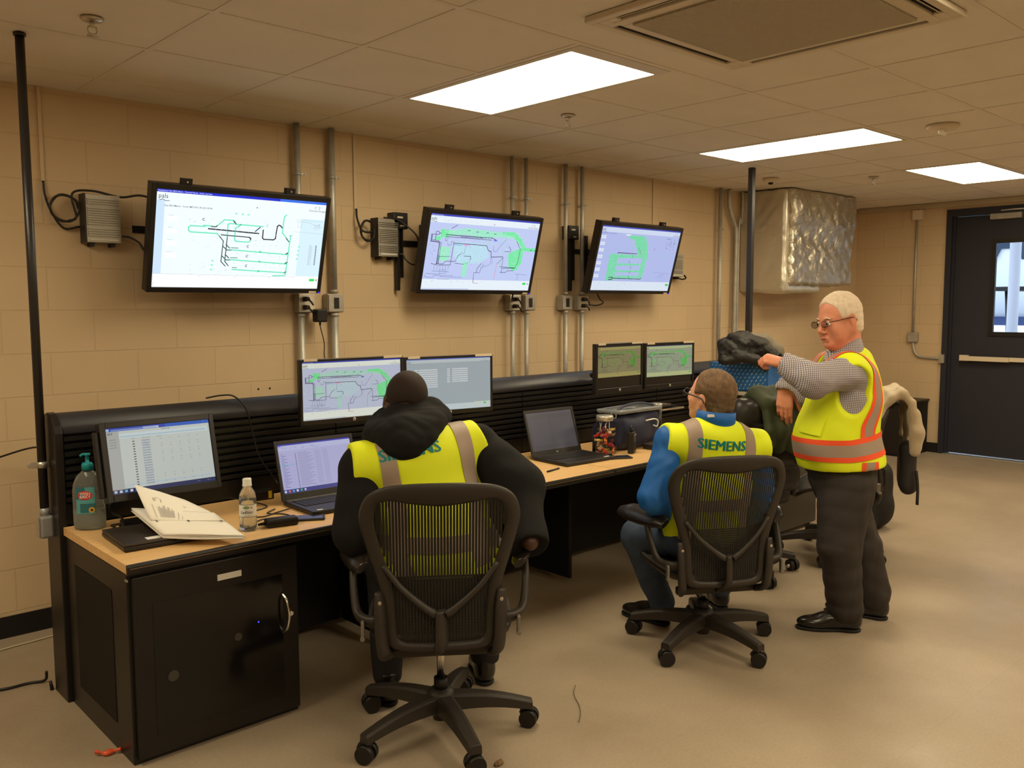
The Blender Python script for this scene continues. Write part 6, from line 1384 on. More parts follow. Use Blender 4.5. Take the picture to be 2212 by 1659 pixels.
def head_prims(S, c, f, l, u, s=1.0, fat=0.0):
    M = rotm(f, l, u); P = lambda a, b, h: c + (f * a + l * b + u * h) * s
    S.ell(P(-.012, 0, .030), (.100 * s, .078 * s, .090 * s), M, k=0)
    S.ell(P(.030, 0, -.035), (.062 * s, .062 * s, .085 * s), M, k=.03)
    for q in (-1, 1):
        S.cap(P(-.01, q * .052, -.045), P(.062, q * .018, -.100), (.020 + fat) * s, .019 * s, k=.022)
        S.ell(P(.052, q * .036, -.034), (.028 * s, .026 * s, .028 * s), M, k=.02)
        S.cap(P(.083, q * .012, .016), P(.074, q * .042, .014), .0095 * s, .008 * s, k=.012)
        S.ell(P(.100, q * .032, -.006), (.014 * s, .015 * s, .011 * s), M, k=.010, op='s')
        S.ell(P(.080, q * .031, -.006), (.013 * s, .014 * s, .0125 * s), M, k=.004)
        S.ell(P(-.012, q * .080, -.008), (.019 * s, .008 * s, .033 * s), M, k=.006); S.ell(P(-.006, q * .090, -.004), (.009 * s, .006 * s, .017 * s), M, k=.004, op='s')
        S.ell(P(.101, q * .012, -.045), (.009 * s, .009 * s, .008 * s), M, k=.006)
    S.cap(P(.088, 0, .004), P(.112, 0, -.036), .0075 * s, .0115 * s, k=.010)
    S.cap(P(.093, -.015, -.069), P(.093, .015, -.069), .0075 * s, k=.008); S.cap(P(.091, -.014, -.080), P(.091, .014, -.080), .008 * s, k=.008)
    S.cap(P(.103, -.019, -.0745), P(.103, .019, -.0745), .0042 * s, k=.003, op='s')
    S.ell(P(.074, 0, -.104), (.020 * s, .022 * s, .017 * s), M, k=.018)
def hand_prims(S, w, d, n, thumb, curls=(20, 25, 15), s=1.0, spread=.12, tc=25):
    """w wrist, d toward fingers, n out of the back of the hand, thumb=+1/-1 side of (n x d)"""
    d = d.normalized(); n = (n - d * n.dot(d)).normalized(); sd = n.cross(d) * thumb      # sd points to the thumb side
    S.cap(w - d * .02, w + d * .015, .026 * s, .027 * s, k=.012)
    kn = []
    for i, (o, L) in enumerate(((.028, .088), (.0095, .092), (-.0095, .088), (-.027, .080))):
        k0 = w + d * (.012 * s) + sd * (o * .75 * s); k1 = w + d * (L * s) + sd * (o * s) + n * (.003 * s if i in (1, 2) else 0); S.cap(k0, k1, .0150 * s, .0118 * s, k=.010); kn.append((k1, o))
    LEN = ((.040, .025, .020), (.045, .028, .021), (.041, .026, .020), (.031, .020, .018))
    for i, (p, o) in enumerate(kn):
        dd = (d + sd * (o * spread * 30 * .3)).normalized(); ang = 0; rr = (.0098, .0088, .0080, .0070)
        for j in range(3):
            ang += curls[j] * (1 + .12 * i); q = dd * math.cos(R(ang)) - n * math.sin(R(ang)); p2 = p + q * (LEN[i][j] * s); S.cap(p, p2, rr[j] * s * (.9 if i == 3 else 1), rr[j + 1] * s * (.9 if i == 3 else 1), k=.0025); p = p2
    b = w + d * .022 * s + sd * .024 * s - n * .006 * s; t1 = b + (d * .62 + sd * .62 - n * .30).normalized() * .038 * s; dd = (d * math.cos(R(tc)) + sd * .35 - n * math.sin(R(tc))).normalized(); t2 = t1 + dd * .032 * s; t3 = t2 + (dd - n * .25).normalized() * .024 * s
    S.cap(b, t1, .0155 * s, .0118 * s, k=.008); S.cap(t1, t2, .0112 * s, .0098 * s, k=.003); S.cap(t2, t3, .0096 * s, .0082 * s, k=.003)
def shoe(name, heel, toe, m_up, m_so, parent, org, w=.048, h=.085):
    heel = Vector(heel); toe = Vector(toe); d = (toe - heel); d.z = 0; L = d.length; d.normalize(); l = Vector((-d.y, d.x, 0)); z0 = heel.z; M = rotm(d, l, Vector((0, 0, 1)))
    lo = np.minimum(np.array(heel), np.array(toe)) - .10; hi = np.maximum(np.array(heel), np.array(toe)) + .10; lo[2] = z0 - .02; hi[2] = z0 + .18
    S = SDF(lo, hi, .0045); P = lambda a, b, h_: heel + d * a + l * b + Vector((0, 0, h_))
    S.cap(P(.04, 0, .045), P(.10, 0, .05), .040, .040, k=0); S.ell(P(L * .68, 0, .035), (L * .30, w, .034), M, k=.03); S.ell(P(.05, 0, .07), (.05, .038, .05), M, k=.02); S.cap(P(.05, 0, .07), P(.045, 0, .12), .040, .042, k=.02)
    S.ell(P(L * .45, 0, .06), (.07, .034, .035), M, k=.03); S.plane(P(0, 0, .014), (0, 0, -1)); S.plane(P(0, 0, .13), (0, 0, 1)); up = S.mesh(name, m_up, parent, org)
    S = SDF(lo, hi, .0045); S.ell(P(L * .70, 0, .012), (L * .298, w - .002, .03), M, k=0); S.ell(P(.05, 0, .012), (.050, .038, .03), M, k=.02); S.cap(P(.05, 0, .008), P(L * .6, 0, .008), .030, .036, k=.02)
    S.plane(P(0, 0, .0155), (0, 0, 1)); S.plane(P(0, 0, .001), (0, 0, -1)); S.mesh('shoe_sole', m_so, up, org, smooth=1)
    g = B(); 
    for k in range(3): c = P(L * .42 + k * .018 - .0, 0, .0945 - k * .005) - Vector(org); g.tube([c - l * .022, c + Vector((0, 0, .004)), c + l * .022], .0022, smooth=2, seg=6)
    g.build('shoe_lace', m_so, up)
    return up
def ribbon(name, bvh, path, w0, w1, m, parent, org, n=60, across=4, off=.003, closed=False, dist=.7):
    """cloth tape laid on a garment: path of (inner point, outward direction)"""
    org = Vector(org); T = []; O = []
    N = len(path)
    for i in range(n + (0 if closed else 1)):
        t = i / n * (N if closed else N - 1); a = int(t) % N; b_ = (a + 1) % N if closed else min(a + 1, N - 1); q = t - int(t)
        T.append(path[a][0] * (1 - q) + path[b_][0] * q); O.append((path[a][1] * (1 - q) + path[b_][1] * q).normalized())
    def hit(p, o): r = bvh.ray_cast(p + o * dist, -o, dist + .3); return r[0]
    Cn = [hit(t, o) for t, o in zip(T, O)]
    def good(i):
        return Cn[i] if Cn[i] is not None else T[i]
    f = B(); rows = []; M_ = len(T)
    for i in range(M_):
        a = good((i - 1) % M_ if closed else max(i - 1, 0)); b_ = good((i + 1) % M_ if closed else min(i + 1, M_ - 1)); tg = (b_ - a)
        if tg.length < 1e-6: tg = Vector((0, 0, 1))
        w = tg.normalized().cross(O[i]).normalized(); row = []
        for j in range(across + 1):
            s_ = w0 + (w1 - w0) * j / across; h = hit(T[i] + w * s_, O[i]) if Cn[i] is not None else None
            row.append(None if h is None else f.bm.verts.new(h + O[i] * off - org))
        rows.append(row)
    for i in range(M_ if closed else M_ - 1):
        for j in range(across):
            q = (rows[i][j], rows[(i + 1) % M_][j], rows[(i + 1) % M_][j + 1], rows[i][j + 1])
            if all(v is not None for v in q):
                if (q[0].co - q[1].co).length < .07 and (q[0].co - q[3].co).length < .05: g = f.bm.faces.new(q); g.smooth = True
    return f.build(name, m, parent)
def lettering(name, txt, size, bvh, c, right, up, o, m, parent, org):
    V_, F_ = text_polys(txt, size, 0.0, 'CENTER'); f = bmesh.new(); org = Vector(org)
    for dx in (-.034 * size, -.012 * size, .012 * size, .034 * size):
        vs = [f.verts.new((a + dx, b_, 0)) for a, b_ in V_]
        for q in F_:
            try: f.faces.new([vs[i] for i in q])
            except Exception: pass
    bmesh.ops.triangulate(f, faces=f.faces[:]); 
    for it in range(2):
        L_e = [e for e in f.edges if e.calc_length() > .008]
        if L_e: bmesh.ops.subdivide_edges(f, edges=L_e, cuts=1); bmesh.ops.triangulate(f, faces=f.faces[:])
    for v in f.verts:
        p = c + right * v.co.x + up * v.co.y; h = bvh.ray_cast(p + o * .5, -o, .9)[0]; v.co = ((h if h is not None else p) + o * .0035) - org
    me = bpy.data.meshes.new(name); f.to_mesh(me); f.free(); ob = bpy.data.objects.new(name, me); C.objects.link(ob); me.materials.append(m); ob.parent = parent; return ob

m_skin_d = mat('skin_dark', srgb(72, 47, 35), rough=.42, spec=.45, subs=.05); m_skin_l = mat('skin_light', srgb(224, 164, 136), rough=.48, spec=.4, subs=.12, vary=(30, .06)); m_skin_r = mat('skin_ruddy', srgb(212, 142, 114), rough=.48, spec=.4, subs=.12, vary=(26, .09))
m_hood = mat('black_fleece', srgb(23, 23, 24), rough=.85, spec=.25, bump=(200, .3, .002)); m_vest = mat('hi_vis_yellow', (.78, .90, .02), rough=.6, spec=.3, bump=(420, .35, .0015))
m_refl = mat('reflective_grey', srgb(160, 142, 128), rough=.5, spec=.5); m_orange = mat('hi_vis_orange', (.92, .10, .03), rough=.55); m_teal2 = mat('teal_print', srgb(0, 128, 134), rough=.6)
m_bluej = mat('blue_softshell', srgb(14, 92, 172), rough=.6, bump=(30, .2, .004)); m_jean = mat('blue_denim', srgb(58, 72, 96), rough=.8, bump=(300, .5, .0015), vary=(14, .22)); m_trs = mat('dark_trousers', srgb(50, 44, 42), rough=.8, bump=(180, .25, .002)); m_trk = mat('black_trousers', srgb(26, 25, 26), rough=.85)
m_shoe = mat('black_shoe_leather', srgb(28, 24, 23), rough=.25, spec=.5, coat=.3); m_sole = mat('shoe_sole', srgb(20, 18, 18), rough=.7)
m_shirt = mat('checked_shirt', (.4, .38, .38), rough=.75, bump=(20, .2, .006)); N, L, b = nodes_of(m_shirt)
tc = N.new('ShaderNodeTexCoord'); pr = []
for dr_ in ((-.68, .73, .12), (.05, -.03, 1)):
    dt = N.new('ShaderNodeVectorMath'); dt.operation = 'DOT_PRODUCT'; dt.inputs[1].default_value = dr_; L.new(tc.outputs['Object'], dt.inputs[0])
    mu = N.new('ShaderNodeMath'); mu.operation = 'MULTIPLY'; mu.inputs[1].default_value = 125.0; L.new(dt.outputs['Value'], mu.inputs[0])
    fr = N.new('ShaderNodeMath'); fr.operation = 'FRACT'; L.new(mu.outputs[0], fr.inputs[0]); gt = N.new('ShaderNodeMath'); gt.operation = 'GREATER_THAN'; gt.inputs[1].default_value = .70; L.new(fr.outputs[0], gt.inputs[0]); pr.append(gt)
mxx = N.new('ShaderNodeMath'); mxx.operation = 'MAXIMUM'; L.new(pr[0].outputs[0], mxx.inputs[0]); L.new(pr[1].outputs[0], mxx.inputs[1])
mc_ = N.new('ShaderNodeMix'); mc_.data_type = 'RGBA'; L.new(mxx.outputs[0], mc_.inputs[0]); mc_.inputs[6].default_value = (*srgb(196, 190, 196), 1); mc_.inputs[7].default_value = (*srgb(98, 92, 104), 1); L.new(mc_.outputs[2], b.inputs['Base Color'])
m_hair_b = mat('brown_grey_hair', srgb(108, 84, 60), rough=.75, bump=(260, .9, .003), vary=(60, .35), stretch=(1, 1, .5)); m_hair_w = mat('white_hair', srgb(226, 208, 186), rough=.7, bump=(240, .8, .003), vary=(60, .10)); m_hair_k = mat('shaved_black_hair', srgb(40, 28, 22), rough=.8, bump=(400, .4, .001))
m_eye = mat('eye_white', (.75, .72, .68), rough=.1); m_iris = mat('iris', srgb(50, 48, 46), rough=.1); m_spec = mat('spectacle_frame', srgb(56, 44, 36), rough=.3, metal=.6); m_lensg = mat('spectacle_lens', (.55, .52, .48), rough=.03, trans=1, ior=1.1); m_shcollar = mat('collar_grey', srgb(150, 148, 160), rough=.75)
def eyes(e, c, f, l, u, org, s=1.0):
    for q in (-1, 1):
        g = B(); p = c + (f * .0845 + l * q * .031 - u * .006) * s - org; g.sph(p, .0118 * s, m=m_eye, u=16, v=10); g.sph(p + f * .0085 * s, .0055 * s, m=m_iris, u=12, v=8); g.build('eye', None, e)
def spectacles(e, c, f, l, u, org, s=1.0, slim=False, lens=True, m=None):
    m = m or m_spec; P = lambda a, b_, h: c + (f * a + l * b_ + u * h) * s - org; g = B(); r = .0013 if slim else .0024
    for q in (-1, 1):
        pts = [P(.112 - .004 * abs(math.cos(t)), q * (.034 + .024 * math.cos(t)), -.006 + .0155 * math.sin(t)) for t in [2 * PI * k / 14 for k in range(14)]]; g.tube(pts, r, closed=True, smooth=2, seg=6)
        g.tube([P(.106, q * .058, .001), P(.08, q * .076, .002), P(.02, q * .083, .004), P(-.015, q * .085, .002), P(-.03, q * .084, -.014)], r * 1.15, seg=6, sz=1.6)
    g.tube([P(.113, -.011, -.002), P(.117, 0, .002), P(.113, .011, -.002)], r, seg=6, smooth=3); o = g.build('spectacles', m, e)
    if lens:
        for q in (-1, 1):
            g = B(); g.face([P(.112 - .004 * abs(math.cos(t)), q * (.034 + .023 * math.cos(t)), -.006 + .015 * math.sin(t)) for t in [2 * PI * k / 14 for k in range(14)]]); g.build('lens', m_lensg, o, solid=.0012)

# ---------------------------------------------------------------- man in the black hood
def man_hood():
    F1, L1, U1 = frame(57); M = rotm(F1, L1, U1); pel = V3(1.925, 2.455, .56); org = V3(1.93, 2.50, 0)
    e = empty('person', org, 0, 'seated person in black hooded sweater and yellow vest leaning to the near monitors', 'person')
    hc = atd(877, 872, 3.33); ShL = atd(780, 1008, 3.14); ShR = atd(1030, 960, 3.30); up_c = (ShL + ShR) / 2; nb = up_c + U1 * .05 + (hc - up_c) * .25
    hf, hl, hu = frame(58, -32, 8)
    Bd = Body(); ch = up_c * .62 + pel * .38 + F1 * .015; wa = up_c * .30 + pel * .70
    Bd.ell(pel, (.15, .205, .125), M, t='t'); Bd.ell(wa, (.145, .20, .15), M, k=.05, t='t'); sh_ax = (ShL - ShR).normalized(); upv = (up_c - pel).normalized(); fw = sh_ax.cross(upv).normalized() * -1
    if fw.dot(F1) < 0: fw = -fw
    Mc = rotm(fw, sh_ax, fw.cross(sh_ax))
    Bd.ell(ch, (.135, .205, .17), Mc, k=.06, t='t'); Bd.ell(up_c - upv * .035, (.105, .195, .085), Mc, k=.05, t='t'); Bd.cap(ShL, ShR, .074, .074, k=.05, t='t')
    Bd.cap(up_c + upv * .02, hc - hu * .07 - hf * .03, .062, .056, k=.04, t='n')
    eL = atd(768, 1150, 3.07); wL = atd(846, 1085, 3.40); eR = atd(1118, 1050, 3.22); wR = atd(1142, 1163, 3.06); eR2 = atd(1130, 1062, 3.20)
    Bd.chain([ShL, eL], [.072, .056], k=.04, t='a'); Bd.chain([eL, wL], [.052, .034], k=.02, t='a'); Bd.chain([ShR, eR], [.076, .068], k=.04, t='a'); Bd.chain([eR, wR], [.064, .042], k=.03, t='a')
    hpL = pel + L1 * .09 - U1 * .02; hpR = pel - L1 * .09 - U1 * .02; knL = pel + L1 * .20 + F1 * .40 - U1 * .03; knR = pel - L1 * .20 + F1 * .40 - U1 * .03; anL = V3(knL.x, knL.y, .11) - F1 * .14; anR = V3(knR.x, knR.y, .11) - F1 * .02
    Bd.chain([hpL, knL, anL], [.088, .066, .045], k=.03, t='l'); Bd.chain([hpR, knR, anR], [.088, .066, .045], k=.03, t='l')
    lo, hi = V3(1.35, 2.0, 0), V3(2.65, 3.15, 1.34)
    S = SDF(lo, hi, .0055); Bd.put(S, ('t', 'a', 'l'), -.014); Bd.put(S, ('n',)); head_prims(S, hc, hf, hl, hu, 1.0, .006)
    padd = (wR - eR).normalized(); hand_prims(S, wR + padd * .012, (F1 * .95 + padd * .12), U1, 1, (10, 16, 12), 1.12, spread=.05, tc=10); hand_prims(S, wL, (wL - eL).normalized() * .6 + F1 * .4, U1, -1, (18, 22, 15))
    S.cap(anL - U1 * .03, anL + F1 * .10 - U1 * .06, .036, .030, k=.02); S.cap(anR - U1 * .03, anR + F1 * .10 - U1 * .06, .036, .030, k=.02)
    S.mesh('body', m_skin_d, e, org)
    S = SDF(hc - V3(.16, .16, .16), hc + V3(.16, .16, .16), .004); S.ell(hc + (-hf * .012 + hu * .030), (.1025, .0805, .0925), rotm(hf, hl, hu), k=0); S.plane(hc + hf * .05 + hu * .04, hf * 1.0 - hu * .25); S.plane(hc - hu * .035, -hu); 
    S.mesh('hair', m_hair_k, e, org)
    # sweater with sleeves and hood
    S = SDF(lo, hi, .006); Bd.put(S, ('t',), .004); S.chain([ShL, eL], [.076, .076], k=.012); S.cap(eL, wL, .072, .052, k=.02); S.chain([ShR, eR], [.078, .090], k=.012)
    S.cap(eR, wR, .088, .070, k=.04); S.cap(eR, ShR * .55 + eR * .45, .090, .084, k=.03); S.cap(eL, ShL * .45 + eL * .55, .077, .080, k=.02); S.cap(eL, eL * .6 + wL * .4, .072, .06, k=.03)
    S.plane(pel - U1 * .08, -U1); S.wrinkle(.006, 16, 5); S.wrinkle(.003, 40, 6)
    T_ = S.copy(); S.cap(wR + padd * .125, wR + padd * .2, .11, .11, k=.0, op='s'); S.mesh('sweater', m_hood, e, org)
    S = SDF(hc - V3(.34, .34, .34), hc + V3(.34, .34, .22), .006); h0 = atd(874, 938, 3.17); hL_ = atd(818, 946, 3.18); hR_ = atd(932, 918, 3.24); hb = atd(880, 964, 3.12)
    S.ell(h0, (.085, .128, .070), Mc, k=0); S.ell(hb, (.05, .085, .05), Mc, k=.05); S.chain([atd(812, 925, 3.24), hL_, hb, hR_, atd(950, 900, 3.30)], [.040, .05, .045, .05, .045], k=.04); S.chain([atd(824, 908, 3.33), atd(872, 896, 3.27), atd(930, 886, 3.33)], [.04, .045, .045], k=.03)
    S.ell(atd(884, 918, 3.27), (.08, .105, .06), Mc, k=.04); S.cap(hc - hu * .03 + hf * .02, hc + hu * .04 + hf * .02, .084, .07, k=.01, op='s'); S.wrinkle(.005, 26, 9); S.wrinkle(.0025, 60, 10, sharp=True); S.mesh('hood', m_hood, e, org)
    # vest
    S = SDF(lo, hi, .0055); Bd.put(S, ('t',), .020); S.cap(ShL + sh_ax * .05, ShR - sh_ax * .03, .084, .090, k=.02); S.wrinkle(.003, 14, 15)
    S.plane(ShL + sh_ax * .042, sh_ax + upv * .12); S.plane(ShR - sh_ax * .012, -sh_ax + upv * .20)
    S.cap(up_c + upv * .06, up_c + upv * .2 + F1 * .05, .085, .10, k=.01, op='s'); S.ell(pel + U1 * .09, (.15, .232, .10), M, k=.05); S.plane(pel + U1 * .055, -U1)
    v = S.mesh('vest', m_vest, e, org); bv = bvh_of(v, org)
    for q in (-1, 1):
        s0 = sh_ax * (q * .145); path = [(pel + U1 * .075 + s0 * .95, -F1), (wa + s0, -F1), (ch + s0, -fw), (up_c - upv * .05 + s0, -fw), (up_c - upv * .02 + s0, (-fw * .6 + upv)), (up_c + s0, upv), (up_c - upv * .02 + s0, (fw * .7 + upv))]
        ribbon('reflective_stripe', bv, path, -.029, .029, m_refl, v, org, n=60, dist=.4)
    zc = pel + U1 * .17
    ribbon('reflective_belt', bv, [(zc, (M_[0])) for M_ in [(Vector((math.cos(t), math.sin(t), 0)),) for t in [2 * PI * k / 16 for k in range(16)]]], -.027, .027, m_refl, v, org, n=80, closed=True, dist=.5)
    lettering('lettering', 'SIEMENS', .060, bv, atd(893, 974, 3.05), -sh_ax, upv, -fw, m_teal2, v, org)
    # trousers, shoes
    S = SDF(V3(1.35, 2.1, 0), V3(2.65, 3.2, .75), .0065); Bd.put(S, ('l',), .014); S.ell(pel - U1 * .02, (.165, .215, .125), M, k=.04); S.plane(pel + U1 * .07, U1); S.wrinkle(.004, 20, 3)
    for a in (anL, anR): S.plane
    S.plane(V3(0, 0, .085), V3(0, 0, -1)); S.mesh('trousers', m_trk, e, org)
    for a in (anL, anR): h = V3(a.x, a.y, 0) - F1 * .06; shoe('shoe', h, h + F1 * .29, m_shoe, m_sole, e, org)
man_hood()

# ---------------------------------------------------------------- man with blue sleeves
def man_blue():
    F1, L1, U1 = frame(60); M = rotm(F1, L1, U1); pel = V3(3.33, 2.31, .515); org = V3(3.35, 2.40, 0)
    e = empty('person', org, 0, 'seated person with short brown hair, blue jacket sleeves and yellow vest', 'person')
    ShL = atd(1446, 954, 3.86); ShR = atd(1634, 964, 3.98); up_c = (ShL + ShR) / 2; hc = atd(1536, 856, 3.97); hf, hl, hu = frame(88, 12, -3)
    sh_ax = (ShL - ShR).normalized(); upv = (up_c - pel).normalized(); fw = upv.cross(sh_ax).normalized()
    if fw.dot(F1) < 0: fw = -fw
    Mc = rotm(fw, sh_ax, fw.cross(sh_ax)); ch = up_c * .62 + pel * .38; wa = up_c * .3 + pel * .7 + F1 * .01
    Bd = Body(); Bd.ell(pel, (.14, .185, .11), M, t='t'); Bd.ell(wa, (.135, .175, .14), M, k=.05, t='t'); Bd.ell(ch, (.122, .178, .16), Mc, k=.06, t='t'); Bd.ell(up_c - upv * .03, (.095, .175, .075), Mc, k=.05, t='t'); Bd.cap(ShL, ShR, .060, .060, k=.05, t='t')
    Bd.cap(up_c + upv * .0, hc - hu * .07 - hf * .035, .062, .058, k=.03, t='n')
    eL = atd(1412, 1074, 3.80); wL = atd(1436, 1120, 4.02); eR = atd(1648, 1090, 4.02); wR = atd(1600, 1120, 4.18)
    Bd.chain([ShL, eL, wL], [.058, .046, .032], k=.03, t='a'); Bd.chain([ShR, eR, wR], [.058, .046, .032], k=.03, t='a')
    hpL = pel + L1 * .09 - U1 * .02; hpR = pel - L1 * .09 - U1 * .02; knL = atd(1378, 1158, 4.22); anL = atz(1428, 1300, .11); knR = atd(1560, 1165, 4.42); anR = atz(1556, 1268, .11)
    Bd.chain([hpL, knL, anL], [.080, .062, .042], k=.03, t='l'); Bd.chain([hpR, knR, anR], [.080, .062, .042], k=.03, t='l')
    lo, hi = V3(2.75, 1.95, 0), V3(4.05, 3.15, 1.38); S = SDF(lo, hi, .0055); Bd.put(S, ('t', 'a', 'l'), -.012); Bd.put(S, ('n',)); head_prims(S, hc, hf, hl, hu, 1.03, .004)
    hand_prims(S, wL, F1 * .5 - L1 * .5, U1, 1 * -1, (25, 30, 20)); hand_prims(S, wR, F1 * .5 + L1 * .4, U1, 1, (25, 30, 20)); fdL = frame(95)[0]; fdR = frame(62)[0]
    S.cap(anL - U1 * .03, anL + fdL * .10 - U1 * .06, .034, .028, k=.02); S.cap(anR - U1 * .03, anR + fdR * .10 - U1 * .06, .034, .028, k=.02)
    S.mesh('body', m_skin_l, e, org)
    S = SDF(hc - V3(.18, .18, .18), hc + V3(.18, .18, .18), .004); Mh = rotm(hf, hl, hu); s = 1.03
    S.ell(hc + (-hf * .016 + hu * .034) * s, (.1035 * s, .0835 * s, .0945 * s), Mh, k=0); S.ell(hc + (-hf * .055 - hu * .035) * s, (.055, .070, .060), Mh, k=.03)
    S.ell(hc + (hf * .10 + hu * .030) * s, (.075, .10, .085), Mh, k=.008, op='s'); S.plane(hc + hf * .055, hf * 1.0 - hu * .55)
    for q in (-1, 1): S.ell(hc + hl * q * .085 - hu * .02 + hf * .012, (.036, .03, .040), Mh, k=.006, op='s')
    S.plane(hc - hu * .088 - hf * .05, -hu * 1.0 + hf * .15); S.wrinkle(.0015, 160, 4); S.mesh('hair', m_hair_b, e, org, smooth=2)
    eyes(e, hc, hf, hl, hu, org, 1.03); spectacles(e, hc, hf, hl, hu, org, 1.03, m=mat('dark_spectacles', srgb(44, 48, 54), rough=.3))
    # jacket
    S = SDF(lo, hi, .006); Bd.put(S, ('t',), .008); S.chain([ShL, eL, wL], [.062, .060, .045], k=.012); S.chain([ShR, eR, wR], [.062, .062, .045], k=.012); S.cap(eL, ShL * .55 + eL * .45, .060, .066, k=.02); S.wrinkle(.005, 22, 25); S.wrinkle(.0025, 50, 26, sharp=True); S.cap(up_c, up_c + upv * .10, .070, .074, k=.02); S.cap(up_c + upv * .04, up_c + upv * .3, .064, .07, k=.004, op='s')
    S.plane(pel - U1 * .05, -U1); S.cap(wL + (wL - eL).normalized() * .08, wL + (wL - eL).normalized() * .16, .08, .08, k=0, op='s'); S.cap(wR + (wR - eR).normalized() * .08, wR + (wR - eR).normalized() * .16, .08, .08, k=0, op='s'); S.mesh('jacket', m_bluej, e, org)
    g = B(); nk = up_c + upv * .090
    ring_ = []
    for k in range(28):
        t = 2 * PI * k / 28; d_ = fw * math.cos(t) + sh_ax * math.sin(t); hgt = .052 - .018 * math.cos(t) ; lean = .010
        ring_.append([g.bm.verts.new(nk + d_ * rr + upv * zz + (hc - up_c).normalized() * 0 - org + F1 * .01) for rr, zz in ((.080, -.03), (.088, hgt * .5), (.085, hgt + .010), (.079, hgt + .008), (.070, -.02))])
    for k in range(28):
        for j in range(4): q = g.bm.faces.new((ring_[k][j], ring_[(k + 1) % 28][j], ring_[(k + 1) % 28][j + 1], ring_[k][j + 1])); q.smooth = True
    g.build('jacket_collar', m_bluej, e)
    # vest
    S = SDF(lo, hi, .0055); Bd.put(S, ('t',), .020); S.cap(up_c + sh_ax * .08 + upv * .045, up_c - sh_ax * .08 + upv * .045, .055, .055, k=.05); S.ell(up_c + upv * .05 - fw * .03, (.075, .14, .062), Mc, k=.05); S.cap(ShL + sh_ax * .04, ShR - sh_ax * .04, .070, .070, k=.02); S.wrinkle(.0035, 12, 35); S.wrinkle(.0015, 34, 36)
    S.plane(ShL + sh_ax * .036, sh_ax + upv * .15); S.plane(ShR - sh_ax * .040, -sh_ax + upv * .15)
    S.cap(up_c + upv * .165 + fw * .03, up_c + upv * .35, .085, .10, k=.008, op='s'); S.plane(pel - U1 * .04, -U1); v = S.mesh('vest', m_vest, e, org); bv = bvh_of(v, org)
    for q in (-1, 1):
        s0 = sh_ax * (q * .135); path = [(pel - U1 * .02 + s0, -F1), (wa + s0, -F1), (ch + s0, -fw), (up_c - upv * .05 + s0, -fw), (up_c - upv * .02 + s0, (-fw * .6 + upv)), (up_c + s0, upv), (up_c - upv * .02 + s0, (fw * .7 + upv))]
        ribbon('reflective_stripe', bv, path, -.030, .030, m_refl, v, org, n=60, dist=.4)
    zc = pel + U1 * .16
    ribbon('reflective_belt', bv, [(zc, Vector((math.cos(t), math.sin(t), 0))) for t in [2 * PI * k / 16 for k in range(16)]], -.027, .027, m_refl, v, org, n=80, closed=True, dist=.5)
    lettering('lettering', 'SIEMENS', .062, bv, atd(1564, 964, 3.80), -sh_ax, upv, -fw, m_teal2, v, org)
    c = atd(1540, 898, 3.81) - org; g = B(); g.box(c, (.05, .004, .012), rot=Matrix.Rotation(R(60 - 90), 3, 'Z')); g.build('collar_tag', m_white, e)
    # jeans
    S = SDF(V3(2.75, 1.95, 0), V3(4.05, 3.15, .75), .006); Bd.put(S, ('l',), .016); S.ell(pel - U1 * .02, (.155, .195, .11), M, k=.04); S.plane(pel + U1 * .07, U1); S.wrinkle(.006, 24, 13, sharp=True); S.wrinkle(.004, 14, 14); S.plane(V3(0, 0, .07), V3(0, 0, -1)); S.mesh('jeans', m_jean, e, org)
    for a, d_ in ((anL, fdL), (anR, fdR)): h = V3(a.x, a.y, 0) - d_ * .05; shoe('shoe', h, h + d_ * .28, m_shoe, m_sole, e, org)
man_blue()

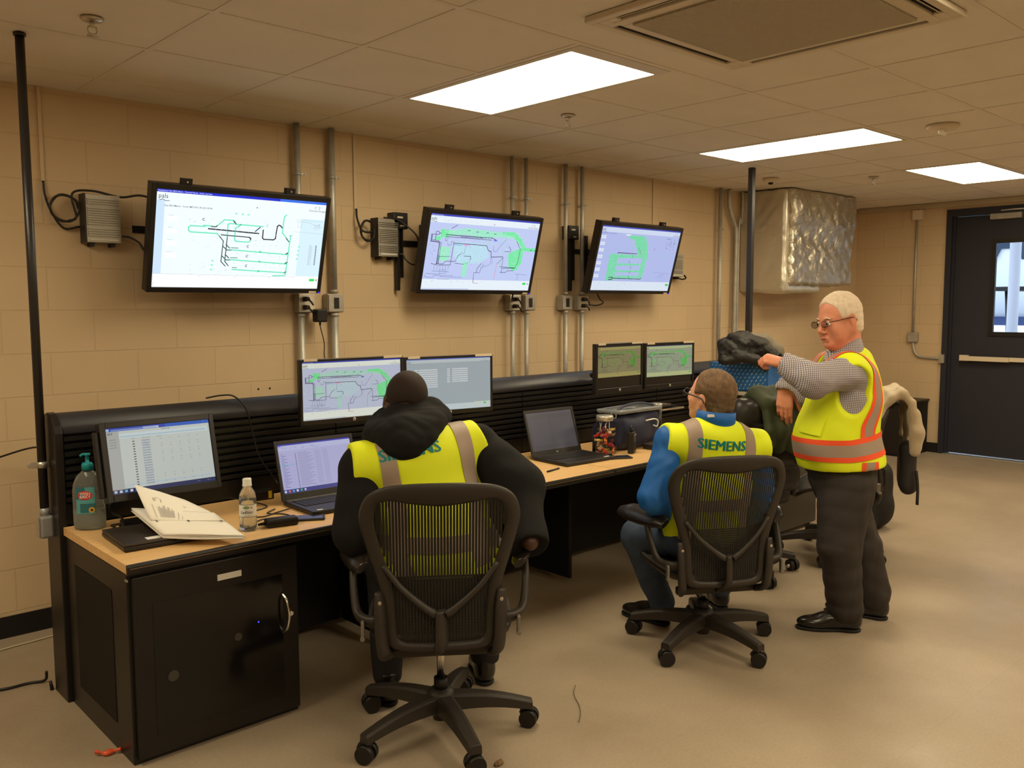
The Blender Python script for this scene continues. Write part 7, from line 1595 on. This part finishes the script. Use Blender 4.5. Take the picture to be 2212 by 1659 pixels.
# ---------------------------------------------------------------- standing man
def man_standing():
    FA = 133; F1, L1, U1 = frame(FA); M = rotm(F1, L1, U1); org = atz(1830, 1345, 0); org.z = 0
    e = empty('person', org, 0, 'standing white haired person with glasses, checked shirt and yellow orange vest', 'person')
    D = 4.20; hc = atd(1812, 690, 4.17); hf, hl, hu = frame(157, -9, 4)
    pel = atd(1818, 1018, D + .03); wa = atd(1812, 945, D); ch = atd(1822, 868, D); up_c = atd(1822, 800, D); ShL = up_c + L1 * .160 + F1 * .022; ShR = up_c - L1 * .165 + F1 * .015
    Bd = Body(); Bd.ell(pel, (.135, .165, .13), M, t='t'); Bd.ell(wa + F1 * .015, (.175, .170, .18), M, k=.05, t='t'); Bd.ell(ch + F1 * .0, (.150, .175, .17), M, k=.06, t='t'); Bd.ell(up_c - U1 * .02 - F1 * .01, (.105, .165, .08), M, k=.05, t='t'); Bd.cap(ShL, ShR, .062, .062, k=.05, t='t')
    Bd.cap(up_c + U1 * .02 - F1 * .02, hc - hu * .07 - hf * .035, .066, .062, k=.03, t='n')
    eL = atd(1758, 822, 3.93); wL = atd(1694, 786, 4.06); eR = atd(1748, 850, 4.50); wR = atd(1697, 836, 4.56)
    Bd.chain([ShL, eL, wL], [.062, .050, .032], k=.03, t='a'); Bd.chain([ShR, eR, wR], [.060, .046, .031], k=.03, t='a')
    hpL = pel + L1 * .085 - U1 * .06; hpR = pel - L1 * .085 - U1 * .06; knL = atd(1812, 1180, 4.14); anL = atz(1826, 1318, .10); knR = atd(1858, 1180, 4.34); anR = atz(1885, 1292, .10)
    Bd.chain([hpL, knL, anL], [.092, .062, .044], k=.03, t='l'); Bd.chain([hpR, knR, anR], [.092, .062, .044], k=.03, t='l')
    lo, hi = V3(3.45, 1.50, 0), V3(4.75, 2.65, 1.72); S = SDF(lo, hi, .0048); Bd.put(S, ('t', 'l'), -.012); Bd.put(S, ('a',), -.004); Bd.put(S, ('n',)); head_prims(S, hc, hf, hl, hu, 1.04, .010); P = lambda a, b_, h: hc + (hf * a + hl * b_ + hu * h) * 1.04
    for q in (-1, 1): S.ell(P(.045, q * .045, -.065), (.030, .022, .035), rotm(hf, hl, hu), k=.02)
    S.ell(P(.02, 0, -.115), (.05, .045, .03), rotm(hf, hl, hu), k=.03)
    dL = (atd(1655, 775, 4.10) - wL).normalized(); hand_prims(S, wL, dL, (U1 * .8 + L1 * .5), -1, (48, 68, 42), 1.0, tc=35)
    dR = (atd(1694, 885, 4.54) - wR).normalized(); hand_prims(S, wR + dR * .005, dR, (L1 * 1.0 + F1 * .35), 1, (18, 28, 12), 1.12, spread=.04, tc=14)
    fd = frame(128)[0]; fd2 = frame(112)[0]
    for a, d_ in ((anL, fd), (anR, fd2)): S.cap(a - U1 * .03, a + d_ * .10 - U1 * .06, .034, .028, k=.02)
    S.mesh('body', m_skin_r, e, org, smooth=2)
    Mh = rotm(hf, hl, hu); S = SDF(hc - V3(.18, .18, .18), hc + V3(.18, .18, .18), .004)
    S.ell(P(-.016, 0, .036), (.107, .087, .097), Mh, k=0); S.ell(P(-.060, 0, -.035), (.052, .070, .060), Mh, k=.03); S.ell(P(.098, 0, .010), (.078, .10, .082), Mh, k=.008, op='s'); S.plane(P(.066, 0, .07), hf * 1.0 - hu * .25)
    for q in (-1, 1): S.ell(P(.012, q * .088, -.025), (.040, .03, .042), Mh, k=.006, op='s')
    S.plane(P(-.05, 0, -.085), -hu); S.wrinkle(.0015, 150, 4); S.mesh('hair', m_hair_w, e, org, smooth=2)
    eyes(e, hc, hf, hl, hu, org, 1.04); spectacles(e, hc, hf, hl, hu, org, 1.04, slim=True)
    g = B()
    for q in (-1, 1): g.tube([P(.093, q * .014, .014) - org, P(.094, q * .03, .020) - org, P(.082, q * .046, .014) - org], .003, seg=6)
    g.build('eyebrow', m_hair_w, e)
    g = B(); g.tube([P(.0985, -.017, -.0745) - org, P(.1015, 0, -.0740) - org, P(.0985, .017, -.0745) - org], .0022, seg=6); g.build('mouth', mat('lip_dark', srgb(120, 58, 50), rough=.5), e)
    # shirt
    S = SDF(lo, hi, .0055); Bd.put(S, ('t',), .010); S.chain([ShL, eL, wL], [.072, .068, .044], k=.012); S.chain([ShR, eR, wR], [.068, .062, .044], k=.012); S.cap(ShL * .7 + eL * .3, eL, .078, .068, k=.02); S.cap(eL, wL, .068, .042, k=.03); S.cap(ShR, eR, .075, .06, k=.03); S.wrinkle(.005, 20, 45); S.wrinkle(.0028, 55, 46, sharp=True)
    S.cap(up_c + U1 * .05, up_c + U1 * .3, .068, .08, k=.004, op='s'); S.plane(pel + U1 * .08, -U1); S.cap(wL + dL * .075, wL + dL * .14, .08, .08, k=0, op='s'); S.cap(wR + dR * .07, wR + dR * .14, .07, .07, k=0, op='s'); S.mesh('shirt', m_shirt, e, org)
    for w_, d_, r_ in ((wL, dL, .040), (wR, dR, .037)):
        S = SDF(w_ - V3(.09, .09, .09), w_ + V3(.09, .09, .09), .004); S.cap(w_ - d_ * .03, w_ + d_ * .010, r_, r_ + .001, k=0); S.cap(w_ + d_ * .002, w_ + d_ * .06, r_ - .006, r_ - .006, k=0, op='s'); S.plane(w_ + d_ * .012, d_); S.plane(w_ - d_ * .045, -d_); S.mesh('shirt_cuff', m_shcollar, e, org, smooth=1)
    # collar: tilted open band round the neck
    nc = atd(1822, 750, D); nup = (hc - hu * .08 - nc).normalized(); ax1 = (F1 * 1.0 - U1 * .38).normalized(); ax2 = L1; g = B(); rg_ = []
    for k in range(32):
        t = 2 * PI * k / 32 + .0; d_ = ax1 * math.cos(t) + ax2 * math.sin(t); q = .5 + .5 * math.cos(t)
        rg_.append([g.bm.verts.new(nc + d_ * rr + U1 * zz - org) for rr, zz in ((.100, -.040 - .012 * q), (.090, -.005), (.078, .030 - .014 * q), (.073, .028 - .014 * q), (.078, -.02))])
    for k in range(32):
        for j in range(4): q = g.bm.faces.new((rg_[k][j], rg_[(k + 1) % 32][j], rg_[(k + 1) % 32][j + 1], rg_[k][j + 1])); q.smooth = True
    g.build('shirt_collar', m_shirt, e)
    # vest
    S = SDF(lo, hi, .0052); Bd.put(S, ('t',), .026); S.ell(pel + U1 * .06, (.18, .20, .14), M, k=.06, grow=.012); S.cap(up_c - F1 * .065 + U1 * .055, up_c - F1 * .06 - U1 * .04, .062, .09, k=.06); S.cap(ShL - L1 * .01, ShR + L1 * .01, .092, .092, k=.02); S.wrinkle(.005, 13, 55); S.wrinkle(.002, 34, 56)
    S.ell(ShL + L1 * .095 - U1 * .082 - F1 * .006, (.092, .105, .122), M, k=.012, op='s'); S.cap(ShR - L1 * .095, ShR - L1 * .09 - U1 * .13, .100, .088, k=.010, op='s')
    S.cap(up_c + U1 * .075 + F1 * .03, up_c + U1 * .22 - F1 * .05, .078, .075, k=.008, op='s'); S.cap(up_c + U1 * .06 + F1 * .07, up_c - U1 * .10 + F1 * .17, .055, .03, k=.006, op='s')
    S.plane(pel + U1 * .035, -U1 * 1.0 - F1 * .06); v = S.mesh('vest', m_vest, e, org); bv = bvh_of(v, org)
    zc = wa - U1 * .035; cir = [2 * PI * k / 24 for k in range(24)]
    def O_(a, z=0): d_ = F1 * math.cos(R(a)) + L1 * math.sin(R(a)); return (d_ + U1 * z).normalized()
    pathb = [(zc + U1 * (-.006 * math.cos(t) + .022 * max(0, -math.cos(t))), F1 * math.cos(t) + L1 * math.sin(t)) for t in cir]
    for a, b_, mm_, nm in ((-.052, -.028, m_orange, 'orange_border'), (-.028, .028, m_refl, 'reflective_belt'), (.028, .052, m_orange, 'orange_border')): ribbon(nm, bv, pathb, a, b_, mm_, v, org, n=110, closed=True, across=3, dist=.5, off=.0035)
    for q in (1, -1):
        A = lambda a, z=0: O_(a * q, z)
        pth = [(wa + U1 * .018, A(117)), (wa + U1 * .07, A(118)), (ch - U1 * .03, A(121)), (ch + U1 * .03, A(127)), (ch + U1 * .075 + L1 * q * .03, A(136, .15)), (up_c - U1 * .03 + L1 * q * .11, (A(150) * .8 + U1 * .7)), (up_c + L1 * q * .125 - F1 * .01, U1 - F1 * .15), (up_c + L1 * q * .12 + F1 * .03, U1 + F1 * .5), (up_c - U1 * .03 + L1 * q * .10, F1 + U1 * .4), (ch + U1 * .03 + L1 * q * .085, F1)]
        for a, b_, mm_, nm in ((-.046, -.025, m_orange, 'orange_border'), (-.025, .025, m_refl, 'reflective_stripe'), (.025, .046, m_orange, 'orange_border')): ribbon(nm, bv, pth, a, b_, mm_, v, org, n=110, across=3, dist=.45, off=.003)
        pth = [(zc - U1 * .052, A(117)), (zc - U1 * .10, A(117))]
        for a, b_, mm_, nm in ((-.046, -.025, m_orange, 'orange_border'), (-.025, .025, m_refl, 'reflective_tab'), (.025, .046, m_orange, 'orange_border')): ribbon(nm, bv, pth, a, b_, mm_, v, org, n=10, across=3, dist=.45, off=.003)
    # chest pocket
    ribbon('vest_pocket', bv, [(ch + U1 * .05 + L1 * .05, O_(28)), (wa + U1 * .035 + L1 * .03, O_(28))], -.062, .062, m_vest, v, org, n=20, across=8, off=.008, dist=.5)
    # trousers and shoes
    S = SDF(V3(3.45, 1.50, 0), V3(4.75, 2.65, 1.0), .0058); Bd.put(S, ('l',), .022); S.chain([hpL, knL, anL + U1 * .03], [.118, .092, .078], k=.03); S.chain([hpR, knR, anR + U1 * .03], [.110, .085, .076], k=.03); S.ell(pel, (.155, .18, .13), M, k=.04); S.wrinkle(.0045, 15, 65, (1, 1, .6)); S.wrinkle(.0035, 30, 66, (1, 1, .7), sharp=True); S.plane(V3(0, 0, .045), V3(0, 0, -1)); S.plane(pel + U1 * .09, U1); S.mesh('trousers', m_trs, e, org)
    for a, d_ in ((anL, fd), (anR, fd2)): h = V3(a.x, a.y, 0) - d_ * .075; shoe('shoe', h, h + d_ * .305, m_shoe, m_sole, e, org)
man_standing()
